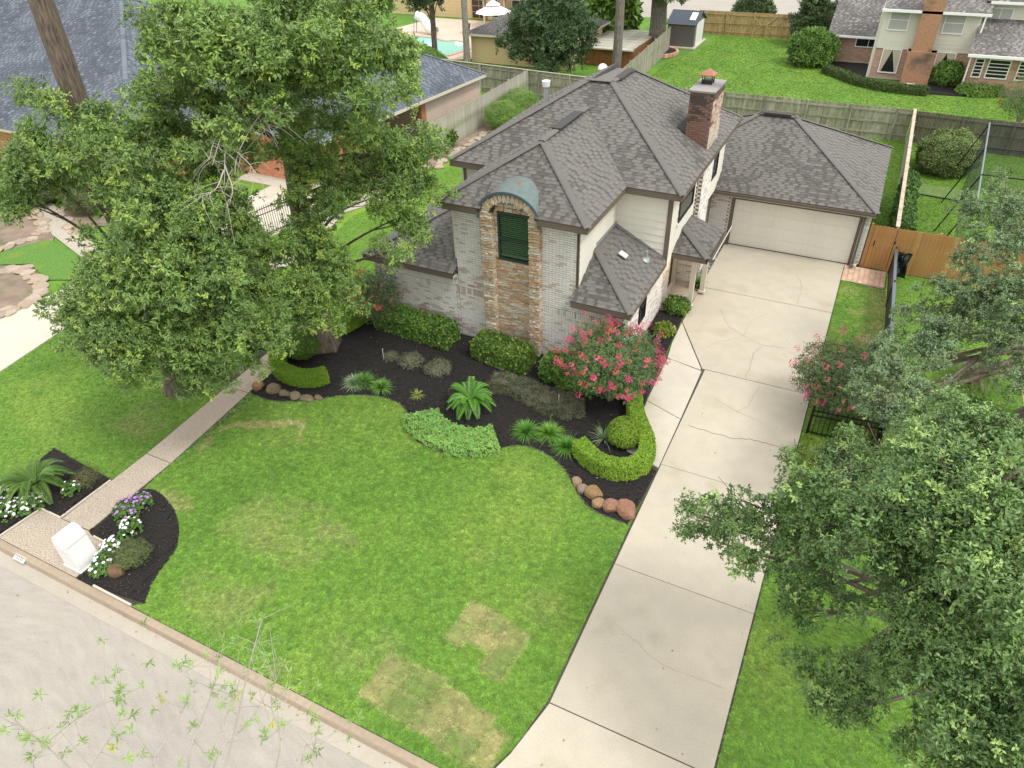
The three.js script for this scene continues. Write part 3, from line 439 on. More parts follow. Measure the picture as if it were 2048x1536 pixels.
// driveway: poured slabs with open joints over a dark bed
{
  const d = struct('driveway', slab([[-4.6, -29.42], [0.38, -29.42], [0.38, -29.3], [0.3, -29.3], [0.3, -4.9], [-3.55, -4.9], [-3.08, -6.6], [-3.05, -14.6], [-3.13, -14.6], [-3.15, -19.7], [-4.15, -21.75]], -0.02, 0.004), M.joint);
  const g = 0.008, lay = (pts, m = drive, y = 0.032) => { const k = m.clone(); k.color.multiplyScalar(rr(0.95, 1.04)); return struct('slab', slab(pts, 0.004, y), k, d); };
  const q = (x0, z0, x1, z1) => lay([[x0 + g, z0 - g], [x1 - g, z0 - g], [x1 - g, z1 + g], [x0 + g, z1 + g]]);
  lay([[-4.59, -25.23], [0.29, -25.23], [0.29, -29.29], [-4.59, -29.29]]); lay([[-4.46, -29.3], [0.38, -29.3], [0.38, -29.395], [-4.46, -29.395]]); lay([[-3.14, -19.82], [0.29, -19.82], [0.29, -25.2], [-4.57, -25.2], [-4.52, -22.4], [-4.16, -21.72]]);
  q(-3.05, -14.82, 0.3, -19.8); q(-3.04, -10.96, 0.3, -14.82); q(-3.04, -7.06, 0.3, -10.96);
  lay([[-3.03, -7.04], [0.29, -7.04], [0.29, -4.92], [-3.62, -4.92], [-3.3, -5.8]]);
  const p = struct('parking_strip', slab([[-4.55, -22.4], [-4.22, -21.78], [-3.17, -19.8], [-3.08, -19.6], [-3.06, -14.6], [-4.2, -14.9], [-4.36, -18]], -0.02, 0.006), M.joint);
  const l2 = (pts) => struct('slab', slab(pts, 0.006, 0.034), M.paleConcrete, p);
  l2([[-4.53, -22.35], [-4.22, -21.75], [-3.2, -19.84], [-3.17, -19.72], [-4.36, -19.95], [-4.48, -20.9]]); l2([[-4.35, -19.93], [-3.13, -19.66], [-3.085, -16.98], [-4.28, -17.44]]); l2([[-4.27, -17.41], [-3.085, -16.95], [-3.065, -14.65], [-4.1, -14.95]]);
  // hairline cracks: narrow grooves following broken lines
  const crack = (pts, w) => { const P = []; for (let i = 0; i < pts.length - 1; i++) { const [ax, az] = pts[i], [bx, bz] = pts[i + 1], n = Math.ceil(Math.hypot(bx - ax, bz - az) / 0.14); for (let k = 0; k < n; k++) P.push([ax + ((bx - ax) * k) / n + rr(-0.03, 0.03), az + ((bz - az) * k) / n + rr(-0.03, 0.03)]); } P.push(pts.at(-1)); const L = P.map(([x, z]) => [x, z]), R = []; for (let i = 0; i < P.length; i++) { const a = P[Math.max(0, i - 1)], b = P[Math.min(P.length - 1, i + 1)], l = Math.hypot(b[0] - a[0], b[1] - a[1]), ww = w * (0.5 + 0.9 * fbm(i * 0.4, w * 90, 3, 2) + 0.3); L[i] = [P[i][0] - ((b[1] - a[1]) / l) * ww, P[i][1] + ((b[0] - a[0]) / l) * ww]; R.unshift([P[i][0] + ((b[1] - a[1]) / l) * ww, P[i][1] - ((b[0] - a[0]) / l) * ww]); } return sheet([...L, ...R], 0.0364); };
  const cm = std(C(0.24, 0.21, 0.175), 0.95), cm2 = std(C(0.16, 0.14, 0.115), 0.95);
  struct('crack', merged([crack(pairs([-3.49,-23.82, -2.91,-22.74, -2.35,-22.38, -1.6,-22.03, -0.7,-22.16]), 0.006), crack(pairs([-3.49,-20.91, -2.98,-21.65, -2.33,-22.25, -2.3,-23.39, -1.83,-24.24]), 0.005), crack(pairs([-1.58,-22.03, -1.8,-21.34, -1.73,-20.57, -1.75,-19.91]), 0.009), crack(pairs([-1.35,-27.81, -1.02,-26.88, -0.93,-25.34]), 0.007), crack(pairs([-1.23,-19.65, -1.37,-18.41, -1.66,-18.01]), 0.005), crack(pairs([-2.36,-18.37, -1.68,-18.08, -0.72,-17.78]), 0.004), crack(pairs([-2.45,-9.37, -1.14,-8.84, 0.12,-8.9]), 0.003)]), cm, d);
  struct('crack', merged([crack(pairs([-2.77,-16.8, -2.42,-16.76, -1.56,-16.73, -0.99,-16.92, -0.28,-16.93, 0.27,-16.95]), 0.012)]), cm2, d);
}
struct('soil_edge', sheet([[-3.35, -4.97], [-3.35, -14.9], [0.4, -14.9], [0.4, -29.4], [0.45, -29.4], [0.45, -4.97]], 0.001), M.soil);
struct('soil_edge', sheet([[-26, -5.6], [-3.2, -5.6], [-3.2, -4.96], [-26, -4.96]], 0.001), M.soil);
struct('soil_edge', sheet([[-17.6, -7.7], [-17.6, -17], [-15.8, -17], [-15.8, -6.1], [-16.8, -6.1]], 0.001), M.soil);
// front path of exposed aggregate
{
  const p = struct('front_path', slab([[-16.9, -4.97], [-15.85, -4.97], [-15.85, -17.6], [-16.95, -17.6]], -0.02, 0.01), M.joint), l = (pts) => struct('slab', slab(pts, 0.01, 0.03), M.aggregate, p);
  l([[-16.86, -6.14], [-15.84, -6.17], [-15.9, -8.93], [-16.88, -8.93]]); l([[-16.88, -8.955], [-15.9, -8.955], [-16.2, -12.45], [-17.1, -12.42]]); l([[-17.1, -12.45], [-16.2, -12.48], [-16.5, -17.6], [-17.4, -17.6]]);
  l([[-17.66, -6.1], [-15.84, -6.14], [-15.5, -6.04], [-14.86, -6.02], [-14.82, -4.98], [-17.78, -4.98]]); l([[-17.68, -6.13], [-16.9, -6.13], [-16.89, -6.16], [-17.66, -6.16]]);
  const e = (a, b) => struct('concrete_edging', beam(V(a[0], 0.03, a[1]), V(b[0], 0.03, b[1]), 0.05, 0.06), M.paleConcrete);
  e([-17.72, -6.13], [-16.92, -6.13]); e([-17.72, -6.13], [-17.82, -5.0]); e([-16.93, -6.16], [-16.9, -7.7]); e([-15.55, -6.07], [-14.82, -6.05]); e([-14.79, -6.05], [-14.79, -5.75]); e([-14.2, -5.0], [-12.9, -5.0]); e([-19.7, -4.99], [-17.85, -4.99]);
}
// planting beds: raked black mulch with an uneven surface
function bed(name, outline, mat = M.mulch, h = 0.03) {
  const [x0, x1, z0, z1] = bounds(outline), g = sheet(outline, 0.012), st = 0.22, v = [], pos = g.attributes.position;
  const y = (x, z) => 0.014 + h * (0.5 + fbm(x * 1.5, z * 1.5, 3, 3)) + h * 0.8 * PN.noise(x * 6, z * 6, 5);
  const grid = []; for (let x = x0; x < x1; x += st) for (let z = z0; z < z1; z += st) if ([[0, 0], [st, 0], [0, st], [st, st]].every(([a, b]) => inside(x + a, z + b, outline))) grid.push([x, z]);
  for (const [x, z] of grid) { const a = [x, y(x, z), z], b = [x, y(x, z + st), z + st], c = [x + st, y(x + st, z + st), z + st], d = [x + st, y(x + st, z), z]; v.push(...a, ...b, ...c, ...a, ...c, ...d); }
  const t = new THREE.BufferGeometry(); t.setAttribute('position', new THREE.Float32BufferAttribute(v, 3)); t.computeVertexNormals();
  return struct(name, v.length ? merged([g, muv(t)]) : g, mat);
}
const lawnEdge = smooth(pairs([-16.02,-12.46, -15.2,-12.48, -14.54,-12.75, -13.92,-13.09, -13.4,-13.56, -12.78,-13.9, -12.06,-14.11, -11.34,-14.04, -10.83,-13.75, -10.37,-13.15, -9.9,-12.81, -9.27,-12.66, -8.63,-12.7, -8.14,-12.85, -7.72,-13.19, -7.42,-13.56, -7.06,-13.85, -6.6,-13.94, -6.06,-13.83, -5.54,-13.57, -5.11,-13.2, -4.75,-12.8, -4.23,-12.43, -3.76,-12.34, -3.15,-12.31]), 90);
const mainBed = [...lawnEdge, [-3.08, -14.5], [-4.12, -14.97], [-4.37, -18.05], [-4.53, -20.9], [-4.6, -22.9], [-5.56, -22.9], [-5.56, -18.44], [-15, -18.44], [-15.6, -18.6], [-16.45, -17.6], [-16.3, -12.6]];
const kerbBed = [...smooth(pairs([-15.78,-7.88, -15.47,-7.98, -14.76,-7.83, -14.14,-7.54, -13.61,-7.13, -13.23,-6.64, -13.11,-6.12, -12.95,-5.67, -12.63,-5.19]), 30), [-14.2, -4.98], [-14.78, -4.98], [-14.78, -6.02], [-15.82, -6.12]];
const palmBed = [[-17.85, -5.0], [-17.73, -6.15], [-16.94, -6.15], [-16.93, -7.73], [-19.66, -7.94], [-19.6, -7.3], [-19.61, -6.46], [-19.66, -6.2], [-19.7, -5.0]];
const treeBed = smooth(pairs([-17.86,-12.99, -17.95,-13.93, -17.18,-15.13, -18.68,-15.74, -19.86,-14.65, -18.82,-13.37]), 24, true);
const hedgeBed = [[0.34, -17.6], [2.15, -17.7], [2.2, -13.6], [1.3, -13.3], [0.34, -15.0]];
bed('mulch_bed', mainBed); bed('mulch_bed', kerbBed); bed('mulch_bed', palmBed); bed('mulch_bed', treeBed); bed('mulch_bed', hedgeBed);
struct('bare_soil', sheet(smooth(pairs([-19.16,-11.48, -18.16,-11.19, -17.61,-11.73, -18.13,-12.24, -19.14,-12.1]), 20, true), 0.012), M.dirt);
// thin dark edging between lawn and bed
{ const e = (poly) => struct('bed_edging', tube(poly.map(([x, z]) => V(x, 0.012, z)), 0.022, 0.022, poly.length, 5), std(C(0.05, 0.045, 0.042), 0.8)); e(lawnEdge); }

// lawns: a turf sheet each, and the grass that grows on it
const sodRows = [];
function sodPatch(o, ang, list) { const c = Math.cos(ang), s = Math.sin(ang); for (const [u, v, w, h, k] of list) sodRows.push({ x: o[0] + c * (u + w / 2) - s * (v + h / 2), z: o[1] + s * (u + w / 2) + c * (v + h / 2), w, h, a: ang, k }); }
sodPatch([-6.69,-5.99], 0.05, [[0, -0.6, 0.62, 0.55, 0.55], [0.02, -0.02, 0.6, 0.5, 0.85], [0.65, -0.62, 0.8, 0.56, 0.2], [0.64, -0.03, 0.66, 0.52, 0.35], [1.47, -0.5, 0.58, 0.52, 0.7], [1.33, 0.04, 0.7, 0.5, 0.75], [2.07, -0.42, 0.66, 0.5, 0.9], [2.06, 0.1, 0.72, 0.5, 0.5], [2.8, -0.2, 0.36, 0.72, 0.8]]);
sodPatch([-5.53,-8.53], 0.1, [[-0.12, 0.02, 0.42, 0.55, 0.85], [-0.1, 0.6, 0.38, 0.5, 0.6], [0.33, 0.05, 0.6, 0.52, 0.5], [0.96, 0.1, 0.52, 0.45, 0.7], [0.32, 0.6, 0.62, 0.3, 0.95], [0.98, 0.58, 0.5, 0.75, 0.4]]);
const tan = [[-14.16,-11.65, 1.2, 0.1], [-13.44,-11.72, 0.15, 0.45], [-15.59,-9.86, 0.25, 0.35], [-12.88,-12.23, 0.1, 0.1], [-12,-8.38, 0.9, 0.5], [-10.2,-8.83, 0.7, 0.55], [-10.47,-8.16, 0.8, 0.4], [-10.99,-6.24, 0.8, 0.5], [-11.01,-5.77, 0.6, 0.4], [-14.78,-7.88, 0.5, 0.8], [-7.43,-6.18, 0.6, 0.35], [-6.9,-6.57, 0.5, 0.3], [-4.09,-9.18, 0.5, 0.3], [-18.18,-9.81, 0.7, 0.5], [-18.5,-10.48, 0.5, 0.3], [-6.12,-9.76, 0.35, 0.2]];
const tanLine = [[-15.81,-10.38, -15.45,-11.06], [-15.45,-11.06, -13.6,-12.04], [-13.6,-12.04, -13.13,-11.31], [-15.57,-9.75, -15.77,-10.45]];
function segD(x, z, [a, b, c, d]) { const l = (c - a) ** 2 + (d - b) ** 2, t = clamp(((x - a) * (c - a) + (z - b) * (d - b)) / l); return Math.hypot(x - a - t * (c - a), z - b - t * (d - b)); }
const G0 = C(0.168, 0.33, 0.04), GY = C(0.275, 0.395, 0.066), GD = C(0.105, 0.245, 0.025), ST = C(0.5, 0.42, 0.2), tmpC = new THREE.Color();
function lawnTint(x, z, out) {
  const a = fbm(x * 0.28, z * 0.28, 4, 4), b = fbm(x * 1.1, z * 1.1, 9, 3), c = fbm(x * 3.2, z * 3.2, 12, 2);
  out.copy(G0).lerp(GY, clamp(sstep(-0.05, 0.4, a) * 0.75 + b * 0.35)).lerp(GD, clamp(sstep(0.05, 0.35, -a) * 0.5 + sstep(0.1, 0.4, -b) * 0.45 + sstep(0.15, 0.4, c) * 0.25));
  let s = 0; for (const [px, pz, r, k] of tan) { const d = Math.hypot(x - px, (z - pz) * 1.3); if (d < r * 1.8) s = Math.max(s, 0.75 * k * (1 - sstep(r * 0.2, r * 1.7, d + b * r * 2.2)) * (0.7 + 0.6 * c)); }
  for (const l of tanLine) s = Math.max(s, 0.66 * (1 - sstep(0.03, 0.2, segD(x, z, l) + b * 0.4 + c * 0.12)));
  for (const q of sodRows) { const dx = x - q.x + c * 0.12, dz = z - q.z + b * 0.14, u = Math.abs(dx * Math.cos(q.a) + dz * Math.sin(q.a)) - q.w / 2, v = Math.abs(-dx * Math.sin(q.a) + dz * Math.cos(q.a)) - q.h / 2, e = Math.max(u, v); if (e < 0.1) s = Math.max(s, e > 0 ? 0.5 * (1 - e / 0.1) : clamp(0.36 * q.k + 0.9 * b + 0.6 * c + 0.42 * sstep(-0.06, 0.01, e))); }
  return out.lerp(ST, clamp(s));
}
const lawnTex = (poly) => { // colour of the thatch under the blades, over the bounds of one lawn
  const [x0, x1, z0, z1] = bounds(poly), N = 256, d = new Uint8Array(N * N * 4), c = new THREE.Color();
  for (let j = 0; j < N; j++) for (let i = 0; i < N; i++) { const x = x0 + ((x1 - x0) * i) / N, z = z1 - ((z1 - z0) * j) / N; lawnTint(x, z, c); c.multiplyScalar(0.62 + 0.4 * fbm(x * 9, z * 9, 1, 2)); const o = (j * N + i) * 4; d[o] = toS(c.r); d[o + 1] = toS(c.g); d[o + 2] = toS(c.b); d[o + 3] = 255; }
  const t = new THREE.DataTexture(d, N, N); t.colorSpace = THREE.SRGBColorSpace; t.magFilter = THREE.LinearFilter; t.needsUpdate = true; return t;
};
function tuftG(n, h, w, lean) { // a few bent blades
  const v = [], nn = [];
  for (let i = 0; i < n; i++) { const a = rr(0, 6.283), r = rr(0, 0.03), x = Math.cos(a) * r, z = Math.sin(a) * r, b = rr(0, 6.283), l = rr(0.4, 1) * lean, hh = h * rr(0.6, 1), dx = Math.cos(b), dz = Math.sin(b), c = Math.cos(b + 1.57) * w / 2, s = Math.sin(b + 1.57) * w / 2, mx = x + dx * l * 0.35, mz = z + dz * l * 0.35, my = hh * 0.65;
    v.push(x - c, 0, z - s, x + c, 0, z + s, mx + c * 0.8, my, mz + s * 0.8, x - c, 0, z - s, mx + c * 0.8, my, mz + s * 0.8, mx - c * 0.8, my, mz - s * 0.8, mx - c * 0.8, my, mz - s * 0.8, mx + c * 0.8, my, mz + s * 0.8, x + dx * l, hh * 0.8, z + dz * l); }
  const g = new THREE.BufferGeometry(); g.setAttribute('position', new THREE.Float32BufferAttribute(v, 3)); g.computeVertexNormals(); return g;
}
const tufts = [tuftG(11, 0.042, 0.005, 0.038), tuftG(11, 0.036, 0.006, 0.046)], bladeM = std(C(1, 1, 1), 0.75);
function lawn(poly, y, perM2, label, tint = lawnTint, big = 1) {
  struct('lawn', (() => { const g = sheet(poly, y), p = g.attributes.position, [x0, x1, z0, z1] = bounds(poly), u = []; for (let i = 0; i < p.count; i++) u.push((p.getX(i) - x0) / (x1 - x0), (z1 - p.getZ(i)) / (z1 - z0)); g.setAttribute('uv', new THREE.Float32BufferAttribute(u, 2)); return g; })(), std(C(1, 1, 1), 0.95, { map: lawnTex(poly) }));
  const [x0, x1, z0, z1] = bounds(poly), st = 1 / Math.sqrt(perM2), P = [], m = new THREE.Matrix4(), q = new THREE.Quaternion(), e = new THREE.Euler(), c = new THREE.Color();
  for (let x = x0; x < x1; x += st) for (let z = z0; z < z1; z += st) { const a = x + rr(-0.5, 0.5) * st * 1.6, b = z + rr(-0.5, 0.5) * st * 1.6; if (inside(a, b, poly)) P.push([a, b]); }
  const I = new THREE.InstancedMesh(pick(tufts), bladeM, P.length);
  P.forEach(([a, b], i) => { q.setFromEuler(e.set(rr(-0.2, 0.2), rr(0, 6.28), rr(-0.2, 0.2))); const s = rr(0.7, 1.25) * big; m.compose(V(a, y, b), q, V(s, s * rr(0.7, 1.2), s)); I.setMatrixAt(i, m); tint(a, b, c).multiplyScalar(rr(0.6, 1.42) * (1 + 0.5 * PN.noise(a * 5.5, b * 5.5, 3))); I.setColorAt(i, c); });
  I.name = numbered('lawn_grass'); I.castShadow = I.receiveShadow = true; scene.add(I); tag(I, label, 'grass', null, 'stuff');
}
const kz = -4.99;
const kb = smooth(pairs([-15.78,-7.88, -15.47,-7.98, -14.76,-7.83, -14.14,-7.54, -13.61,-7.13, -13.23,-6.64, -13.11,-6.12, -12.95,-5.67, -12.63,-5.19]), 30);
const frontLawn = [...lawnEdge, [-3.1, -13.3], [-3.09, -7.1], [-3.3, -5.9], [-3.7, kz], [-12.9, kz], ...kb.slice().reverse(), [-15.86, -8.9], [-16.17, -12.5]];
lawn(frontLawn, 0.006, 560, 'mown front lawn with straw coloured patches between path, kerb and driveway');
const leftLawn = [[-16.92, -7.76], [-16.93, -8.95], [-17.14, -12.4], ...pairs([-17.79,-12.93, -18.7,-13.26, -19.45,-13.76]), [-21, -15.2], [-24.9, -14.3], [-25.4, -12.5], [-24.95, -9.5], [-24.95, -5.0], [-19.73, -5.0], [-19.68, -6.2], [-19.63, -6.46], [-19.62, -7.3], [-19.68, -7.97]];
lawn(leftLawn, 0.006, 420, 'mown lawn left of the front path, under the big trees');
const oakLawn = [[0.34, -4.95], [0.33, -14.9], [1.2, -13.2], [2.3, -13.5], [2.3, -19], [9.5, -19], [9.5, -4.95]];
lawn(oakLawn, 0.006, 380, 'lawn under the right hand oak beside the driveway');
const dirtTint = (x, z, o) => { lawnTint(x, z, o); return o.lerp(ST, clamp(0.9 * sstep(-0.02, 0.25, fbm(x * 1.2, z * 1.2, 40, 3)) * sstep(-22, -27, z) + 0.8 * sstep(1.2, 1.85, x + 0.5 * fbm(x, z * 1.3, 2, 3)))); };
lawn([[0.34, -17.7], [2.3, -17.8], [2.25, -23.2], [2.02, -27.0], [1.95, -27.75], [0.34, -27.95]], 0.008, 420, 'patchy strip of grass between driveway and black fence', dirtTint);
const bright = (x, z, o) => lawnTint(x, z, o).lerp(C(0.19, 0.37, 0.025), 0.55);
lawn([[2.2, -19], [9.5, -19], [9.5, -29.35], [2.05, -29.35]], 0.008, 300, 'grass behind the black fence in front of orange wood fence', bright);
lawn([...pairs([-20.14,-19.77, -21.58,-25.19, -20.94,-28.11, -20.22,-33.8]), [-15.3, -36], [-15.3, -18.7], [-17.6, -18.8]], 0.008, 300, 'bright side lawn between house and neighbouring driveway', bright);
lawn([[0.95, -37], [0.95, -29.9], [1.75, -29.9], [1.75, -46.3], [-3, -46.3], [-3, -37.2]], 0.008, 160, 'strip of lawn behind the garage along the back fence', bright, 1.4);
lawn([[1.95, -29.6], [9, -29.6], [9, -46.3], [1.9, -46.3]], 0.008, 130, 'yard lawn behind orange fence around the net frame', bright, 1.5);
// sod pieces laid into the front lawn, a little proud of it
{ const f = scene.getObjectByName('lawn'), sm = [0.4, 0.7, 1].map((k) => std(C(0.1, 0.16, 0.04).lerp(C(0.32, 0.28, 0.12), k), 0.95, { map: T.dirt })); for (const q of sodRows) { const m = put('sod_piece', bevelBox(q.w - 0.03, 0.016, q.h - 0.03, 0.006), sm[q.k > 0.75 ? 2 : q.k > 0.5 ? 1 : 0], f); m.position.set(q.x, 0.004, q.z); m.rotation.y = -q.a; } }
// brick pad by the gate
{ const p = struct('brick_pad', sheet([[0.31, -29.35], [1.9, -29.35], [1.86, -27.85], [0.31, -27.98]], 0.012), M.mortarPink), mt = tones(std(C(1, 1, 1), 0.9, { map: T.mottle }), [C(0.62, 0.42, 0.3), C(0.58, 0.38, 0.26), C(0.66, 0.47, 0.35)]); const g = bevelBox(0.19, 0.03, 0.19, 0.004); for (let i = 0; i < 8; i++) for (let j = 0; j < 7; j++) put('paver', g, pick(mt), p).position.set(0.41 + i * 0.197, 0.012, -29.22 + j * 0.197); }
struct('bare_soil', sheet([[0.83, -29.5], [1.75, -29.5], [1.75, -32.6], [0.83, -32.4]], 0.012), M.dirt);
// neighbouring drive on the left, side path and beds
struct('neighbour_driveway', slab([[-25.0, -9.5], [-25.5, -12.9], [-25.0, -15.5], [-24.3, -19.8], [-23.5, -22.9], [-22.8, -26.5], [-22.5, -31], [-30.5, -31], [-30.5, -26.9], [-28.0, -26.9], [-28.2, -16], [-28.4, -12.1], [-29.5, -10.5], [-34, -4.9], [-25.0, -4.9]], -0.02, 0.02), M.paleConcrete);
struct('side_path', slab([...pairs([-22.51,-18.74, -22.16,-21.18, -22.57,-24.15, -22.52,-28.16, -22.72,-32.78, -21.51,-32.43, -21.23,-27.64, -22.17,-25.58, -20.89,-20.68, -21.49,-18.25])], -0.02, 0.016), M.gutterStrip);
struct('bare_soil', sheet(pairs([-38.19,-18.49, -36.31,-19.61, -33.4,-18.04, -32.16,-16.87, -34.34,-15.94]), 0.012), M.dirt);
struct('bare_soil', sheet(pairs([-32.8,-14.92, -31.63,-15.52, -29.63,-14.69, -28.37,-13.67, -28.4,-12]), 0.012), M.dirt);
struct('bare_soil', sheet(pairs([-36.36,-19.93, -32.46,-21.24, -31.66,-19.98, -33.1,-18.88, -34.9,-19.55]), 0.012), M.dirt);
struct('gravel_path', sheet(pairs([-38.89,-20.61, -37.56,-20.8, -35.06,-19.81, -33,-18.81, -30,-17.8, -27.5,-16.82, -29.76,-16.84, -33.51,-17.99, -36.26,-19.3, -38.44,-19.73]), 0.014), std(C(0.5, 0.48, 0.43), 0.95, bump(T.pebble, 0.02)));
struct('garden_bed', sheet(pairs([-22.26,-31.31, -22.47,-35.11, -22.23,-38.94, -22.53,-42.95, -21.61,-44.88, -20.81,-43.97, -21.49,-41.62, -21.35,-37.96, -21.26,-33.63, -21.34,-31.13]), 0.012), M.dirt);

lawn([[-15.7, -47], [9, -46.6], [9, -57], [2, -57], [-4, -60.5], [-5.5, -64], [-4, -70.8], [-14.5, -70.8], [-15, -63.5], [-16.2, -60]], -0.02, 70, 'wide bright lawn behind the back fence', (x, z, o) => { lawnTint(x, z, o).lerp(C(0.19, 0.37, 0.025), 0.6); return o.multiplyScalar(0.88 + 0.12 * Math.sin(x * 2.1 + 0.3 * Math.sin(z)) * sstep(-0.1, 0.2, fbm(x * 0.2, z * 0.2, 8, 2))); }, 2);
// ---------- plants ----------
const leafM = std(C(1, 1, 1), 0.5), leafSoft = std(C(1, 1, 1), 0.8), glossM = std(C(1, 1, 1), 0.42), treeM = new THREE.MeshPhysicalMaterial({ color: C(1, 1, 1), roughness: 0.55, transmission: 0.4, thickness: 0, side: THREE.DoubleSide });
function leafTo(v, b, d, up, L, W) { // one leaf: two folded halves, widest past the middle
  const s = V().crossVectors(d, up).normalize(), n = V().crossVectors(s, d).normalize(), t = b.clone().addScaledVector(d, L).addScaledVector(n, -L * 0.1), m = b.clone().addScaledVector(d, L * 0.58), l = m.clone().addScaledVector(s, W / 2).addScaledVector(n, W * 0.18), r = m.clone().addScaledVector(s, -W / 2).addScaledVector(n, W * 0.18), k = m.addScaledVector(n, -W * 0.05);
  v.push(b.x, b.y, b.z, r.x, r.y, r.z, k.x, k.y, k.z, b.x, b.y, b.z, k.x, k.y, k.z, l.x, l.y, l.z, k.x, k.y, k.z, r.x, r.y, r.z, t.x, t.y, t.z, k.x, k.y, k.z, t.x, t.y, t.z, l.x, l.y, l.z);
}
const geoOf = (v) => { const g = new THREE.BufferGeometry(); g.setAttribute('position', new THREE.Float32BufferAttribute(v, 3)); g.computeVertexNormals(); return g; };
const dirR = () => { const z = rr(-1, 1), a = rr(0, 6.283), r = Math.sqrt(1 - z * z); return V(r * Math.cos(a), z, r * Math.sin(a)); };
function sprayG(n, R, L, W, tips = 4) { // leafy twig ends: rosettes of leaves round a few tips
  const v = [];
  for (let t = 0; t < tips; t++) {
    const a = rr(0, 6.283), e = rr(0.1, 1.1), d = V(Math.cos(a) * Math.cos(e), Math.sin(e), Math.sin(a) * Math.cos(e)), tip = d.clone().multiplyScalar(R * rr(0.55, 1));
    for (let i = 0; i < n / tips; i++) { const b = tip.clone().multiplyScalar(rr(0.45, 1)).add(dirR().multiplyScalar(R * 0.1)), q = dirR().multiplyScalar(0.9).addScaledVector(d, 0.7).normalize(); q.y -= 0.12; leafTo(v, b, q.normalize(), V(0, 1, 0).addScaledVector(dirR(), 0.45).normalize(), L * rr(0.7, 1.15), W * rr(0.8, 1.15)); }
  }
  return geoOf(v);
}
function cloud(name, geo, mat, items, parent, colour) { // items: [position, outward, size]
  const I = new THREE.InstancedMesh(geo, mat, items.length), m = new THREE.Matrix4(), q = new THREE.Quaternion(), y = V(0, 1, 0), c = new THREE.Color();
  items.forEach(([p, o, s], i) => { q.setFromUnitVectors(y, o).multiply(new THREE.Quaternion().setFromAxisAngle(y, rr(0, 6.283))); m.compose(p, q, V(s, s, s)); I.setMatrixAt(i, m); I.setColorAt(i, colour(p, c, o)); });
  I.name = name; I.castShadow = I.receiveShadow = true; if (parent) { parent.add(I); I.userData.kind = 'stuff'; } else scene.add(I);
  return I;
}
const greens = (list, fresh, f = 0.1) => (p, c) => { const t = clamp(0.5 + 1.1 * fbm(p.x * 0.8, p.y * 0.8, p.z * 0.8, 3)); c.copy(list[0]).lerp(list[1], t).multiplyScalar(rr(0.72, 1.28)); if (rnd() < f) c.lerp(fresh, rr(0.3, 0.9)); return c; };
function makeTree(name, label, group, base, trunk, clumps, o) {
  const t = thing(name, label, 'tree', base, 0, group), B = V(...base), items = [];
  const limbs = [], tp = trunk.map((p) => V(...p)), cur = new THREE.CatmullRomCurve3(tp);
  const tr = tube(tp, o.r, o.r1 || o.r * 0.45, 22, 10), pp = tr.attributes.position;
  for (let i = 0; i < pp.count; i++) { const y = pp.getY(i), f = 1 + (o.flare || 0.7) * Math.exp(-y * 3) * (1 + 0.45 * Math.sin(5 * Math.atan2(pp.getZ(i) - tp[0].z, pp.getX(i) - tp[0].x))), k = Math.min(1, y / 3), q = cur.getPoint(clamp(y / tp.at(-1).y)); pp.setX(i, q.x + (pp.getX(i) - q.x) * f); pp.setZ(i, q.z + (pp.getZ(i) - q.z) * f); }
  tr.computeVertexNormals(); put('trunk', tr, o.bark || M.bark, t);
  for (const [x, y, z, r] of clumps) {
    const c = V(x, y, z).sub(B), h = clamp(c.y - rr(0.8, 2.4), 0.9, tp.at(-1).y - 0.2), s = cur.getPoint(clamp(h / tp.at(-1).y)), mid = s.clone().lerp(c, 0.5).add(V(rr(-0.3, 0.3), rr(0, 0.5), rr(-0.3, 0.3)));
    const L = s.distanceTo(c); limbs.push(tube([s, mid, c], 0.028 + 0.012 * L, 0.012, 9, 6));
    for (let k = 0; k < 5; k++) { const e = c.clone().addScaledVector(dirR(), r * 0.85); limbs.push(tube([mid.clone().lerp(c, rr(0.2, 0.9)), c.clone().lerp(e, 0.5).add(V(0, -0.08, 0)), e], 0.014, 0.004, 5, 4)); }
    const n = Math.round(o.density * r * r * r ** 0.4), sub = []; for (let k = 0; k < 9; k++) sub.push([dirR().multiply(V(r, r * 0.75, r)).multiplyScalar(rr(0.4, 1.15)).add(V(0, -0.1 * r, 0)), r * rr(0.2, 0.46)]);
    for (let k = 0; k < n; k++) { const [sc, sr] = sub[Math.floor(rnd() * 9)], d = dirR(), p = c.clone().add(sc).addScaledVector(d, sr * Math.pow(rnd(), 0.45)); if (p.y < 0.3) continue; items.push([p, d.multiplyScalar(0.6).add(V(0, 0.75, 0)).addScaledVector(dirR(), 0.35).normalize(), rr(0.75, 1.2)]); }
  }
  put('limbs', merged(limbs), o.bark || M.bark, t);
  const half = [[], [], []]; items.forEach((it) => half[Math.floor(rnd() * 3)].push(it));
  half.forEach((h, i) => cloud('crown', o.sprays[i % o.sprays.length], o.leaf || treeM, h, t, o.colour));
  return t;
}
const oakSprays = [sprayG(24, 0.27, 0.125, 0.046, 4), sprayG(24, 0.3, 0.12, 0.044, 4), sprayG(22, 0.24, 0.13, 0.048, 3)];
const oakC = greens([C(0.135, 0.235, 0.055), C(0.26, 0.4, 0.09)], C(0.44, 0.58, 0.1), 0.22);
const quad = (a) => { const o = []; for (let i = 0; i < a.length; i += 4) o.push(a.slice(i, i + 4)); return o; };
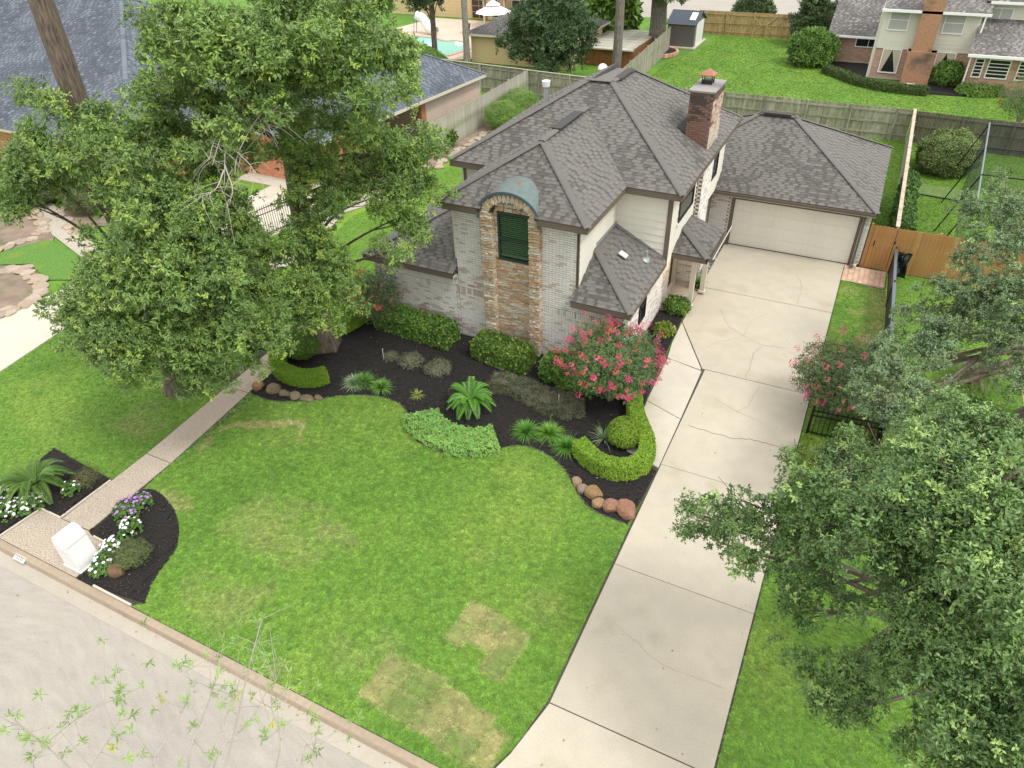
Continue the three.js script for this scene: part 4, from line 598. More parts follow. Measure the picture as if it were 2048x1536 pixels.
const treeA = makeTree('oak_tree', 'tall leafy oak rising from the mulch bed beside the stepping path left of the house', null, [-15.6, 0, -15.75], [[0, 0, 0], [0.1, 3, 0.05], [0.3, 7, 0], [0.7, 10.3, 0], [0.9, 13, 0.1]], quad([
  -12.89,11,-13.83,1.3, -13.31,11,-12.52,1.2, -13.59,11,-11.37,0.9, -11.86,11,-14.16,1.2, -12.23,10.5,-16.32,1.1, -11.11,10,-15.68,0.7, -11.68,10,-14.4,0.9, -10.6,9.5,-14.07,0.8, -13.44,10,-13.77,1.1, -13.24,10,-11.93,1.2, -15.31,9.5,-12.29,1, -14.69,8.5,-13.54,0.9, -14.77,8.5,-12.25,1.1, -15.82,8,-11.83,1.1, -12.65,7,-17.05,0.9, -12.56,7,-18.55,0.6, -11.69,6,-17.26,0.7, -11.79,5.5,-16.08,0.8, -13.64,6.5,-16.79,0.9, -14.07,7,-15.57,0.7, -13.75,6,-15.56,0.7, -11.34,5,-14.9,0.5, -13.39,4.5,-13.08,0.8, -12.6,4.2,-14.02,0.8, -14.24,5,-12.98,0.8, -14.1,4.8,-11.58,1, -13.12,4,-11.77,0.9, -12.77,3.6,-12.92,0.6, -13.56,3.8,-10.84,0.8, -11.54,7,-17.49,0.5, -12.08,3.8,-13.46,0.4, -13.33,9,-15.03,0.6, -14.79,7.5,-15.06,0.4, -13.31,10.5,-14.69,1.1, -14.75,8.4,-14.8,0.55, -13.5,8.2,-14.38,0.5, -14.14,7.6,-14.14,0.45, -13.61,7.2,-14.73,0.55, -13.75,6.6,-13.97,0.45, -13.15,6.2,-14.51,0.55, -13.4,5.8,-13.93,0.5, -13.6,5.6,-13.27,0.5, -13.37,7.6,-14.87,0.5, -12.84,10.6,-12.65,1.1, -15.12,10,-13.16,1.0, -14.43,8,-15.88,0.6, -12.93,8,-15.51,0.7, -13.09,7.4,-17,0.7, -12.51,6,-16.08,0.7, -13.94,6,-12.22,0.5, -13.03,5.2,-13.73,0.6, -12.21,6.4,-16.78,0.7, -11.64,10.6,-14.71,1, -13.05,4.2,-12.59,0.7, -18.62,10.5,-14.94,0.6]),
  { r: 0.4, r1: 0.14, flare: 0.4, density: 270, sprays: oakSprays, colour: oakC });
const treeB = makeTree('oak_tree', 'tall oak with straight thick trunk at the upper left, branches hanging over the left lawn', null, [-18.54, 0, -11.76], [[0, 0, 0], [0.1, 4, 0], [0.3, 9, 0], [0.75, 16, 0.1]], quad([
  -14.03,7.5,-11.14,1, -14.23,7.5,-10.12,1.1, -15.79,8,-10.74,1, -16.44,8.5,-10.43,0.9, -18.09,8.7,-10.67,0.9, -18.47,8.5,-9.99,0.9, -19.99,9.2,-11.71,0.4, -18.94,7.5,-9.77,0.8, -18.6,7.5,-10.64,0.8, -14.53,6.5,-9.68,1, -15.81,6,-9.6,0.8, -16.88,5.5,-9.29,0.7, -17.42,5,-8.9,0.55, -15.94,5,-8.77,0.8, -14.83,5.5,-9.38,1, -13.85,6,-9.91,1.1, -14.01,6.5,-11.06,1.1, -14.1,4.8,-9.68,1, -15.22,4.4,-9.1,0.9, -15.96,4.3,-8.69,0.7, -13.58,4.6,-10.25,0.9, -14.68,3.8,-9.32,0.7, -15.29,3.6,-8.75,0.5, -13.77,3.8,-9.98,0.6, -17,4,-8.71,0.45, -13.48,3.2,-9.81,0.35, -17.62,8.8,-11.78,0.6, -16.35,8.6,-11.7,0.8, -14.23,6.8,-10.28,0.9, -13.89,5.8,-10.85,0.9, -14.69,4.6,-9.5,0.8, -14.18,5,-10.33,0.9, -15.91,6.6,-10.02,0.7, -13.32,4.4,-10.98,0.7, -14.18,3.6,-9.61,0.6, -17.04,4.6,-8.72,0.5, -15.19,2.9,-9.6,0.5, -14.66,2.9,-9.71,0.45, -15,7.8,-10.93,0.9]),
  { r: 0.38, r1: 0.22, flare: 0.4, density: 260, sprays: oakSprays, colour: greens([C(0.13, 0.225, 0.055), C(0.25, 0.39, 0.09)], C(0.44, 0.58, 0.1), 0.18) });
{ // bare grey branches hanging in the first oak
  const b = [], B = treeA.position; const at = (a) => V(...a).sub(B);
  const arms = [[[-12.46,9.7,-12.57], [-13.09,9.5,-12.05], [-12.75,9.1,-11.09], [-12.69,8.7,-10.66]], [[-12.32,9.7,-12.41], [-13.25,9.4,-11.95], [-12.65,8.9,-11.07], [-12.02,8.5,-10.25]], [[-12.43,9.5,-12.3], [-12.62,9.1,-11.88], [-12.63,8.7,-11.36], [-12.23,8.5,-10.78]], [[-12.24,9.5,-12.58], [-12.3,9.3,-12.08], [-12.14,9,-12.22]], [[-13.22,9.2,-11.68], [-12.91,9,-11], [-12.75,8.8,-10.66]], [[-12.22,8.7,-10.52], [-12,8.5,-9.96], [-12.2,8.4,-9.71]], [[-12.43,8.7,-10.76], [-11.66,8.4,-10.08], [-11.82,8.2,-9.96]], [[-12.69,8.8,-11.37], [-12.13,8.6,-11.18], [-11.92,8.5,-11.07]], [[-13.25,9.4,-11.95], [-12.76,9.6,-12.21], [-11.97,9.3,-12.21]]];
  for (const a of arms) { const P = a.map(at); b.push(tube(P, 0.019, 0.006, 12, 5)); const c = new THREE.CatmullRomCurve3(P); for (let k = 0; k < 10; k++) { const s = c.getPoint(rr(0.15, 1)), e = s.clone().add(V(rr(-0.7, 0.7), rr(-0.8, 0.15), rr(-0.5, 0.5))); b.push(tube([s, s.clone().lerp(e, 0.5).add(V(rr(-0.12, 0.12), rr(0, 0.12), 0)), e], 0.008, 0.003, 5, 4)); } }
  put('dead_branch', merged(b), M.twig, treeA).userData.label = 'bare grey branches hanging in the crown';
}
const liveSprays = [sprayG(30, 0.21, 0.075, 0.032, 5), sprayG(30, 0.23, 0.07, 0.03, 5), sprayG(28, 0.19, 0.08, 0.034, 4)];
const liveC = greens([C(0.07, 0.14, 0.036), C(0.14, 0.24, 0.062)], C(0.32, 0.46, 0.13), 0.16);
makeTree('live_oak_tree', 'dark glossy live oak filling the lower right, overhanging the driveway', null, [4.4, 0, -11.2], [[0, 0, 0], [0.1, 1.2, 0.1], [-0.2, 2.6, 0.2], [-0.3, 4.6, 0.4], [-0.8, 6.2, 0.6]], quad([
  -1.08,4,-9.62,0.54, -0.66,3.6,-9.46,0.41, -1.41,4,-9.6,0.27, -0.48,5,-9.27,0.63, 0.26,5.2,-9.33,0.38, 0.77,6,-8.24,0.68, 0.13,5,-8.69,0.63, 0.64,5,-8.37,0.63, 0.86,5.5,-8.67,0.68, 1.12,6.5,-8.65,0.81, 1.5,7,-8.71,0.90, 1.99,7,-9.39,0.90, 2.5,7,-9.74,0.90, 1.1,6,-10.18,0.54, 1.78,7.2,-7.81,0.99, 1.44,6.5,-7.78,0.90, 2.28,7.4,-8.03,0.99, 2.82,7.2,-8.78,0.90, 2.13,7,-7.28,0.99, 2.72,7,-7.47,0.99, 0.84,4.3,-8,0.41, 1.45,4,-7.26,0.63, 1.63,4,-7.53,0.50, 1.71,3.6,-7.02,0.41, 2.09,3.8,-7.25,0.32, 0.96,4.6,-8.33,0.45, 2.05,6,-7.59,0.54, 2.53,5.5,-7.1,0.45, 2.44,6,-7.18,0.90, 2.81,6.5,-6.98,0.99, 2.63,5,-6.78,0.72, 2.93,5.5,-6.76,0.90, 3.17,6,-6.56,0.99, 2.81,4.6,-6.44,0.54, 3.02,5,-6.25,0.90, 3.32,5.5,-6.07,0.90, 1.35,5,-7.89,0.36, 0.24,5.6,-10.2,0.32]),
  { r: 0.4, r1: 0.2, density: 280, sprays: liveSprays, leaf: glossM, colour: liveC });
makeTree('live_oak_tree', 'greyer live oak behind the black fence at the right edge', null, [6.3, 0, -21.2], [[0, 0, 0], [0.1, 1.5, 0], [-0.3, 3, 0.2], [-0.5, 5, 0.2]], quad([
  3.63,5.5,-22.96,0.8, 4.2,5.5,-22.12,1, 3.34,5,-21.54,0.7, 3.83,5.5,-19.16,1, 3.13,5,-19.3,0.8, 3.54,5,-18.14,0.9, 2.72,4.5,-18.7,0.7, 2.37,4.2,-18.03,0.7, 3.05,4.5,-17.33,0.8, 4.03,5,-17.62,0.9, 1.94,3.8,-17.5,0.7, 1.7,3.8,-15.78,0.8, 2.37,4,-16.44,0.7, 4.45,4,-17.16,0.7, 1.25,3.8,-14.74,0.4, 1.75,4,-14.31,0.6, 2.51,4,-15.04,0.6, 3.95,5.5,-24.68,0.5]),
  { r: 0.28, r1: 0.12, density: 300, sprays: liveSprays, leaf: glossM, colour: greens([C(0.1, 0.16, 0.07), C(0.17, 0.25, 0.11)], C(0.32, 0.42, 0.13), 0.12) });
{ // sapling top below the camera: pale bare twigs with a few leaf tufts
  const t = thing('sapling_tree', 'slender tree top with pale twigs and sparse leaf tufts over the road, lower left', 'tree', [-3.4, 0, -0.2]), B = t.position, at = (a) => V(...a).sub(B), b = [], items = [];
  const arms = [[[-3.99,8,-2.17], [-4.38,7.8,-2.71]], [[-3.52,8.2,-1.28], [-3.84,8.1,-1.85], [-4.03,8,-2.15]], [[-3.81,8.4,-1.02], [-3.9,8.4,-1.35], [-4.09,8.3,-1.66], [-4.32,8.3,-1.81]], [[-3.25,8,-1.75], [-3.58,8,-1.99], [-3.83,7.8,-2.38]], [[-4.09,8.6,-0.79], [-4.16,8.6,-1.07], [-4.3,8.6,-1.28]], [[-4.34,8.8,-0.57], [-4.36,8.8,-0.95], [-4.25,8.6,-1.44]], [[-3.7,8.3,-1.28], [-3.94,8.2,-1.69], [-4.21,8.1,-2.05]], [[-2.95,8,-1.64], [-3.03,8,-1.81], [-2.96,7.9,-1.82]], [[-4.32,8.8,-0.72], [-4.78,8.8,-0.75]], [[-3.54,8.2,-1.41], [-3.55,8.1,-1.74], [-3.68,8,-2.1]]];
  put('trunk', tube([V(0, 0, 0), V(0.2, 3, -0.2), V(-0.1, 6, -0.4), V(-0.5, 7.6, -0.6)], 0.1, 0.035, 14, 8), M.bark, t);
  const tips = []; for (const a of arms) { const P = a.map(at); const root = V(-0.4, rr(5.8, 7.3), -0.55); b.push(tube([root, root.clone().lerp(P[0], 0.5).add(V(0, -0.15, 0)), ...P], 0.014, 0.004, 16, 5)); const c = new THREE.CatmullRomCurve3(P.length > 2 ? P : [P[0], P[0].clone().lerp(P[1], 0.5), P[1]]); for (let k = 0; k < 11; k++) { const s = c.getPoint(rr(0, 1)), e = s.clone().add(V(rr(-0.4, 0.4), rr(-0.05, 0.3), rr(-0.4, 0.2))); b.push(tube([s, s.clone().lerp(e, 0.5), e], 0.004, 0.0015, 4, 4)); tips.push([e, e.clone().sub(s).normalize()]); } tips.push([P.at(-1), V(0, 1, 0)]); }
  put('twigs', merged(b), M.twig, t);
  tips.forEach(([e, d], i) => { if (i > 8 && rnd() < 0.95) items.push([e, d.add(V(0, 0.6, 0)).normalize(), rr(0.6, 1.1)]); });
  cloud('crown', sprayG(11, 0.06, 0.08, 0.016, 1), leafM, items, t, greens([C(0.15, 0.25, 0.06), C(0.22, 0.34, 0.09)], C(0.42, 0.42, 0.05), 0.08));
}

// clipped hedges: a woody core inside a skin of small leaves
const boxSpray = [sprayG(10, 0.04, 0.03, 0.02, 2), sprayG(10, 0.036, 0.032, 0.021, 2)], laurel = [sprayG(9, 0.11, 0.095, 0.055, 2)];
const coreM = std(C(0.09, 0.15, 0.014), 0.95);
const boxC = greens([C(0.155, 0.29, 0.022), C(0.245, 0.405, 0.03)], C(0.38, 0.53, 0.045), 0.12), laurelC = greens([C(0.055, 0.125, 0.025), C(0.125, 0.24, 0.035)], C(0.33, 0.46, 0.06), 0.16);
function hedge(name, label, path, w, h, o = {}) {
  const c = new THREE.CatmullRomCurve3(path.map(([x, z]) => V(x, 0, z)), !!o.closed, 'centripetal'), L = c.getLength(), n = Math.max(4, Math.ceil(L / 0.12)), mid = c.getPoint(0.5), t = thing(name, label, o.category || 'hedge', [mid.x, 0, mid.z], 0, o.group), items = [];
  const P = [], v = [], at = (u) => { const p = c.getPointAt(u), d = c.getTangentAt(u); return [p.sub(t.position), V(-d.z, 0, d.x)]; }, k = 0.035, prof = [[-w + k, 0], [-w + k, h - k * 1.2], [-w + k * 1.2, h - k], [w - k * 1.2, h - k], [w - k, h - k * 1.2], [w - k, 0]];
  for (let i = 0; i <= n; i++) { const [p, s] = at(i / n); P.push(prof.map(([a, y]) => p.clone().addScaledVector(s, a * (1 + 0.05 * PN.noise(i * 0.5, y * 4, a * 5))).setY(y * (1 + 0.03 * PN.noise(i * 0.4, a * 6, 3))))); }
  for (let i = 0; i < n; i++) for (let j = 0; j < 5; j++) { const a = P[i][j], b = P[i + 1][j], d = P[i][j + 1], e = P[i + 1][j + 1]; for (const q of [a, d, b, b, d, e]) v.push(q.x, q.y, q.z); }
  for (const R of o.closed ? [] : [P[0], P[n]]) for (let j = 1; j < 5; j++) for (const q of [R[0], R[j], R[j + 1]]) v.push(q.x, q.y, q.z);
  put('branches', geoOf(v), o.core || coreM, t);
  const area = L * (2 * w + 2 * h), N = Math.round(area * (o.density || 1500));
  for (let i = 0; i < N; i++) {
    const [p, s] = at(rnd()), a = rnd() * (2 * w + 2 * h), j = rr(-0.018, 0.008) + (o.rough || 0.008) * PN.noise(p.x * 5, p.z * 5, a * 4); let q, d;
    if (a < 2 * w) { q = p.addScaledVector(s, a - w).setY(h + j); d = V(0, 1, 0); } else if (a < 2 * w + h) { q = p.addScaledVector(s, w + j).setY(a - 2 * w); d = s.clone(); } else { q = p.addScaledVector(s, -w - j).setY(a - 2 * w - h); d = s.clone().negate(); }
    items.push([q, d.addScaledVector(dirR(), 0.5).add(V(0, 0.25, 0)).normalize(), rr(0.8, 1.25)]);
  }
  if (!o.closed) for (const e of [0, 1]) { const [p, s] = at(e), d = c.getTangentAt(e).multiplyScalar(e ? 1 : -1); for (let i = 0; i < w * 2 * h * (o.density || 1500); i++) items.push([p.clone().addScaledVector(s, rr(-w, w)).addScaledVector(d, rr(-0.02, 0.02)).setY(rr(0.02, h)), d.clone().addScaledVector(dirR(), 0.5).normalize(), rr(0.8, 1.2)]); }
  cloud('foliage', pick(o.sprays || boxSpray), o.leaf || leafM, items, t, o.colour || boxC);
  return t;
}
hedge('clipped_hedge', 'lime green clipped hedge curving like a hook beside the driveway', pairs([-4.75,-17.56, -4.43,-16.61, -4.11,-15.98, -3.73,-15.42, -3.48,-14.84, -3.54,-14.25, -3.93,-13.9, -4.42,-13.84, -4.95,-14.04, -5.33,-14.33]), 0.2, 0.5);
hedge('clipped_hedge', 'lime green clipped hedge in a half ring by the top of the front path', pairs([-16.56,-14.72, -16.37,-14.14, -15.82,-13.69, -14.98,-13.58, -14.44,-13.82, -14.24,-14.09]), 0.2, 0.48);
hedge('clipped_hedge', 'straight clipped hedge behind the oak trunk at the end of the front path', pairs([-15.76,-16.41, -15.57,-17.12, -15.39,-17.97]), 0.26, 0.62);
hedge('clipped_hedge', 'clipped green hedge strip at the right edge of the driveway', [[0.64, -17.2], [0.66, -16.3], [0.68, -14.6]], 0.28, 0.5, { colour: greens([C(0.13, 0.21, 0.014), C(0.2, 0.29, 0.018)], C(0.26, 0.36, 0.03), 0.1) });
hedge('clipped_hedge', 'clipped hedge half hidden under the oak branches left of the front path', pairs([-19.2,-13.88, -18.43,-13.81, -18.35,-14.61]), 0.24, 0.5);
hedge('box_shrub', 'long leafy shrub clipped square against the left brick wall', [[-14.55, -17.85], [-13, -17.75], [-11.55, -17.65]], 0.38, 0.7, { sprays: laurel, density: 430, colour: laurelC, leaf: glossM, rough: 0.05, core: std(C(0.03, 0.06, 0.015), 0.95), category: 'shrub' });
hedge('box_shrub', 'short leafy shrub clipped square in front of the stone panel', [[-10.35, -17.62], [-9.4, -17.52], [-8.45, -17.45]], 0.38, 0.7, { sprays: laurel, density: 430, core: std(C(0.03, 0.06, 0.015), 0.95), colour: greens([C(0.055, 0.12, 0.02), C(0.12, 0.21, 0.03)], C(0.28, 0.38, 0.05), 0.2), leaf: glossM, rough: 0.05, category: 'shrub' });
hedge('box_shrub', 'dark leafy shrub against the wall behind the pink crape myrtle', [[-7.7, -17.5], [-6.9, -17.35], [-5.9, -17.3]], 0.38, 0.7, { sprays: laurel, density: 430, core: std(C(0.03, 0.06, 0.015), 0.95), colour: laurelC, leaf: glossM, rough: 0.05, category: 'shrub' });
function bush(name, label, category, [x, z], rx, h, o = {}) { // rounded shrub: twigs and a skin of leaves
  const t = thing(name, label, category, [x, 0, z], 0, o.group), items = [], tw = [], N = Math.round((o.density || 420) * rx * (rx + h) * 6);
  for (let i = 0; i < 14; i++) { const d = dirR(); tw.push(tube([V(0, 0, 0), V(d.x * rx * 0.4, h * 0.5, d.z * rx * 0.4), V(d.x * rx * 0.85, h * rr(0.55, 0.9), d.z * rx * 0.85)], 0.012 + rx * 0.01, 0.004, 5, 4)); }
  put('stems', merged(tw), M.bark, t);
  if (o.solid) put('branches', new THREE.SphereGeometry(1, 20, 14).scale(rx - 0.06, h * 0.5 - 0.04, rx - 0.06).translate(0, h * 0.5, 0), coreM, t);
  for (let i = 0; i < N; i++) { const d = dirR(); const k = (o.solid ? rr(0.96, 1.03) : Math.pow(rnd(), 0.35)) * (1 + (o.rough ?? 0.25) * PN.noise(d.x * 2.5 + x, d.y * 2.5, d.z * 2.5 + z)), p = V(d.x * rx * k, Math.max(0.03, h * 0.5 + d.y * h * 0.5 * k), d.z * rx * k); items.push([p, d.addScaledVector(dirR(), 0.5).add(V(0, 0.4, 0)).normalize(), rr(0.75, 1.25) * (o.scale || 1)]); }
  cloud('foliage', pick(o.sprays || laurel), o.leaf || leafM, items, t, o.colour || laurelC);
  return t;
}
bush('ball_topiary', 'round clipped ball shrub inside the hook of the driveway hedge', 'topiary', [-4.28, -15.3], 0.5, 0.78, { solid: true, sprays: boxSpray, density: 700, rough: 0.04, colour: greens([C(0.13, 0.23, 0.016), C(0.22, 0.34, 0.022)], C(0.26, 0.36, 0.03), 0.1) });
bush('ball_topiary', 'round clipped ball shrub inside the half ring hedge by the front path', 'topiary', [-16.0, -15.0], 0.62, 0.85, { solid: true, sprays: boxSpray, density: 700, rough: 0.08 });

// strap-leaved clumps
function strapG(n, L, w, droop) { const v = []; for (let i = 0; i < n; i++) { const a = rr(0, 6.283), e = rr(0.35, 1.45), l = L * rr(0.65, 1.05), c = Math.cos(a), s = Math.sin(a), pts = []; for (let k = 0; k <= 4; k++) { const t = k / 4, r = l * t * Math.cos(e) + 0.02, y = Math.max(0.01, l * t * Math.sin(e) - droop * l * t * t * (1.4 - 0.5 * Math.sin(e))); pts.push([c * r, y, s * r, w * (1 - t * t) * 0.5 + 0.0008]); } for (let k = 0; k < 4; k++) { const [x, y, z, q] = pts[k], [X2, Y2, Z2, Q] = pts[k + 1], px = -s, pz = c; v.push(x - px * q, y, z - pz * q, x + px * q, y, z + pz * q, X2 + px * Q, Y2, Z2 + pz * Q, x - px * q, y, z - pz * q, X2 + px * Q, Y2, Z2 + pz * Q, X2 - px * Q, Y2, Z2 - pz * Q); } } return geoOf(v); }
const strapM = [std(C(0.1, 0.26, 0.035), 0.45), std(C(0.27, 0.36, 0.2), 0.45), std(C(0.14, 0.31, 0.04), 0.45), std(C(0.3, 0.33, 0.08), 0.6)];
function strap(label, [x, z], m, s = 1, n = 260, group) { const t = thing('grass_clump', label, 'ornamental grass', [x, 0.02, z], 0, group); put('leaves', strapG(n, 0.62 * s, 0.016, 0.42), m, t); put('flower_stalks', strapG(14, 0.75 * s, 0.006, 0.25), strapM[2], t); return t; }
const gl = 'strap leaved clumps in the mulch';
strap('pale variegated grass clump, leftmost of the three below the long shrub', [-13.27,-14.29], strapM[1], 0.95, 240, gl); strap('deep green grass clump between two others below the long shrub', [-13.02,-14.46], strapM[0], 1.05, 260, gl); strap('green grass clump, rightmost of the three below the long shrub', [-12.32,-14.48], strapM[2], 0.95, 260, gl);
strap('green grass clump nearest the sago palm, behind the pale ground cover', [-7.07,-14.43], strapM[0], 1.1, 300, gl); strap('green grass clump, middle of three between ground cover and hook hedge', [-6.38,-14.64], strapM[2], 1.15, 300, gl); strap('green grass clump touching the end of the hook hedge', [-5.72,-14.32], strapM[0], 1.05, 300, gl);
strap('spiky grey green plant with upright straps behind the ball topiary', [-4.88,-15.14], strapM[1], 1.1, 70, gl); strap('small yellow striped plant alone in the mulch left of the sago palm', [-11.05,-14.65], strapM[3], 0.55, 60, gl);
// sago palms
function frondG(L, rise, drop) { const v = [], P = [], at = (t) => V(0, rise * Math.sin(t * 1.6) * L - drop * t * t * L, t * L * 0.92); for (let k = 0; k <= 10; k++) P.push(at(k / 10)); const parts = [tube(P, 0.014, 0.004, 10, 5)]; for (let k = 3; k < 44; k++) { const t = k / 44, b = at(t), f = at(Math.min(1, t + 0.02)).sub(b).normalize(); for (const s of [-1, 1]) { const d = V(s * 0.95, 0.25, 0).addScaledVector(f, 0.55 + t * 0.6).normalize(), l = 0.19 * Math.sin(Math.min(3, 0.5 + t * 2.5)) * (L / 0.9) + 0.03; leafTo(v, b, d, V(0, 1, 0), l, 0.017 * (L / 0.9)); } } return merged([parts[0], geoOf(v)].map((g) => { const h = g.index ? g.toNonIndexed() : g; h.deleteAttribute('uv'); return h; })); }
function sago(label, [x, z], L, n, tones2, low) { const t = thing('sago_palm', label, 'palm', [x, 0, z]); put('trunk', new THREE.CylinderGeometry(0.1, 0.16, 0.35, 10, 3).translate(0, 0.17, 0), M.bark, t); const gs = [frondG(L, 0.55, 0.62), frondG(L * 0.92, 0.75, 0.5), frondG(L * 0.8, 0.95, 0.35)]; for (let i = 0; i < n; i++) { const k = i < n * 0.45 ? 0 : i < n * 0.8 ? 1 : 2, f = put('frond', gs[k], pick(tones2), t); f.position.y = 0.3; f.rotation.y = i * 2.39996 + rr(-0.2, 0.2); f.scale.setScalar(rr(0.88, 1.1)); } return t; }
sago('bright green sago palm alone in the black mulch bed before the house', [-9.14,-14.79], 0.88, 26, [std(C(0.075, 0.22, 0.016), 0.4), std(C(0.095, 0.26, 0.02), 0.4)]);
sago('dark green sago palm in the mulch square beside the mailbox walk', [-18.34,-6.55], 1.0, 28, [std(C(0.055, 0.13, 0.012), 0.5), std(C(0.09, 0.18, 0.016), 0.5)]);
// low loose plants
const fine = [sprayG(16, 0.09, 0.03, 0.009, 4)], dustC = greens([C(0.11, 0.125, 0.07), C(0.19, 0.2, 0.12)], C(0.26, 0.24, 0.14), 0.15), lg = 'low dusty shrubs in the mulch';
bush('dusty_shrub', 'small dusty grey shrub beside the left marker stake', 'shrub', [-13.02,-16.04], 0.22, 0.24, { sprays: fine, scale: 1.5, density: 170, colour: dustC, group: lg }); bush('dusty_shrub', 'dusty grey green shrub, second from the left marker stake', 'shrub', [-12.22,-16.07], 0.4, 0.3, { sprays: fine, scale: 1.5, density: 150, colour: dustC, group: lg }); bush('dusty_shrub', 'dusty grey green shrub spreading just above the sago palm', 'shrub', [-11.16,-16.1], 0.45, 0.26, { sprays: fine, scale: 1.5, density: 150, colour: dustC, group: lg });
hedge('creeping_juniper', 'long low dark juniper mat running behind the sago palm', pairs([-9.07,-16.25, -8.33,-16.23, -7.37,-16.09, -6.44,-15.91, -5.98,-16.12]), 0.36, 0.22, { sprays: [sprayG(18, 0.15, 0.05, 0.014, 5)], density: 330, colour: greens([C(0.08, 0.095, 0.055), C(0.16, 0.175, 0.1)], C(0.24, 0.2, 0.12), 0.18), leaf: leafSoft, rough: 0.3, core: std(C(0.03, 0.034, 0.022), 0.95), category: 'ground cover' });
{ const sed = [sprayG(12, 0.07, 0.04, 0.026, 3)]; hedge('pale_ground_cover', 'crescent of pale green fleshy ground cover along the lawn edge', pairs([-10.33,-13.79, -10.04,-13.48, -9.45,-13.24, -8.72,-13.18, -8.16,-13.39, -7.76,-13.72]), 0.5, 0.2, { sprays: sed, density: 560, colour: greens([C(0.18, 0.38, 0.09), C(0.27, 0.48, 0.12)], C(0.45, 0.6, 0.15), 0.15), leaf: leafSoft, rough: 0.14, category: 'ground cover' }); }
bush('small_shrub', 'dark green shrub beside the porch steps', 'shrub', [-4.96,-23.09], 0.42, 0.5, { colour: laurelC }); bush('small_shrub', 'yellow green seedling below the porch shrub beside a stepping stone', 'shrub', [-4.91,-21.38], 0.3, 0.35, { colour: greens([C(0.14, 0.2, 0.03), C(0.22, 0.28, 0.04)], C(0.3, 0.36, 0.04), 0.2) });
{ const s = solo('stepping_stone', bevelBox(0.4, 0.05, 0.34, 0.015), std(C(0.52, 0.42, 0.28), 0.9, { map: T.mottle }), 'flat tan stepping stone in the mulch by the driveway edge', 'stepping stone'); s.position.set(-4.79,0.05,-21.71); s.rotation.y = 0.4; }
// crape myrtles
const petalG = (() => { const v = []; for (let i = 0; i < 46; i++) { const d = dirR(), p = V(d.x * 0.075, (d.y * 0.5 + 0.5) * 0.19, d.z * 0.075).multiply(V(1, 1, 1)); leafTo(v, p, dirR(), dirR(), 0.04, 0.034); } return geoOf(v); })();
const myrtleSpray = [sprayG(22, 0.2, 0.055, 0.026, 5)];
function myrtle(label, base, R, H, nLeaf, blossoms, cols, leafCol, stems = 7) {
  const t = thing('crape_myrtle', label, 'flowering shrub', [base[0], 0, base[1]]), st = [], items = [], tips = [];
  for (let i = 0; i < stems; i++) { const a = (i / stems) * 6.283 + rr(-0.3, 0.3), d = V(Math.cos(a), 0, Math.sin(a)); const top = V(d.x * R * rr(0.3, 0.65), H * rr(0.55, 0.75), d.z * R * rr(0.3, 0.65)); st.push(tube([V(d.x * 0.09, 0, d.z * 0.09), V(d.x * 0.16, H * 0.25, d.z * 0.16), top], 0.032, 0.016, 8, 6)); for (let k = 0; k < 6; k++) { const e = V(top.x + rr(-1, 1) * R * 0.55, H * rr(0.5, 1), top.z + rr(-1, 1) * R * 0.55); st.push(tube([top.clone().multiplyScalar(rr(0.75, 1)), top.clone().lerp(e, 0.5), e], 0.012, 0.004, 5, 4)); tips.push(e); } }
  put('stems', merged(st), M.paleBark, t);
  const shell = () => { const d = dirR(); d.y = d.y * 0.9 + 0.1; const k = 1 + 0.3 * PN.noise(d.x * 3 + base[0], d.y * 3, d.z * 3); return [V(d.x * R * k, H * 0.6 + d.y * H * 0.42 * k, d.z * R * k), d]; };
  for (let i = 0; i < nLeaf; i++) { const [p, d] = shell(); const q = p.lerp(V(0, H * 0.55, 0), 1 - Math.pow(rnd(), 0.4)); if (q.y < H * 0.16) continue; items.push([q, d.addScaledVector(dirR(), 0.5).add(V(0, 0.5, 0)).normalize(), rr(0.7, 1.2)]); }
  cloud('foliage', myrtleSpray[0], leafM, items, t, leafCol);
  for (let i = 0; i < blossoms; i++) { let [p, d] = shell(); if (d.y < -0.35) { i--; continue; } p.multiplyScalar(rr(0.92, 1.1)); const m = put('blossom', petalG, pick(cols), t); m.position.copy(p); m.scale.set(1, 1, 1).multiplyScalar(rr(0.55, 1.15)); m.quaternion.setFromUnitVectors(V(0, 1, 0), d.add(V(0, 0.5, 0)).normalize()); }
  return t;
}
const pinks = [std(C(0.62, 0.03, 0.17), 0.7), std(C(0.55, 0.05, 0.15), 0.7), std(C(0.7, 0.12, 0.26), 0.7), std(C(0.52, 0.12, 0.09), 0.7)], magentas = [std(C(0.6, 0.035, 0.22), 0.7), std(C(0.55, 0.14, 0.16), 0.7), std(C(0.45, 0.2, 0.14), 0.7)], reds = [std(C(0.55, 0.12, 0.07), 0.7), std(C(0.5, 0.2, 0.12), 0.7)];
myrtle('crape myrtle covered in bright pink blossom in front of the right wing', [-5.38,-17], 1.45, 2.5, 2100, 165, pinks, greens([C(0.06, 0.125, 0.035), C(0.115, 0.205, 0.055)], C(0.25, 0.2, 0.08), 0.1));
myrtle('sparse crape myrtle with faded red tips at the left corner of the brick wall', [-14.63,-17.54], 1.0, 2.2, 800, 26, reds, greens([C(0.06, 0.1, 0.035), C(0.1, 0.16, 0.05)], C(0.35, 0.14, 0.08), 0.12));
myrtle('crape myrtle with magenta and faded blossom right of the driveway', [1.03,-19.1], 1.35, 2.3, 2100, 70, magentas, greens([C(0.06, 0.115, 0.035), C(0.11, 0.18, 0.055)], C(0.3, 0.15, 0.08), 0.12));
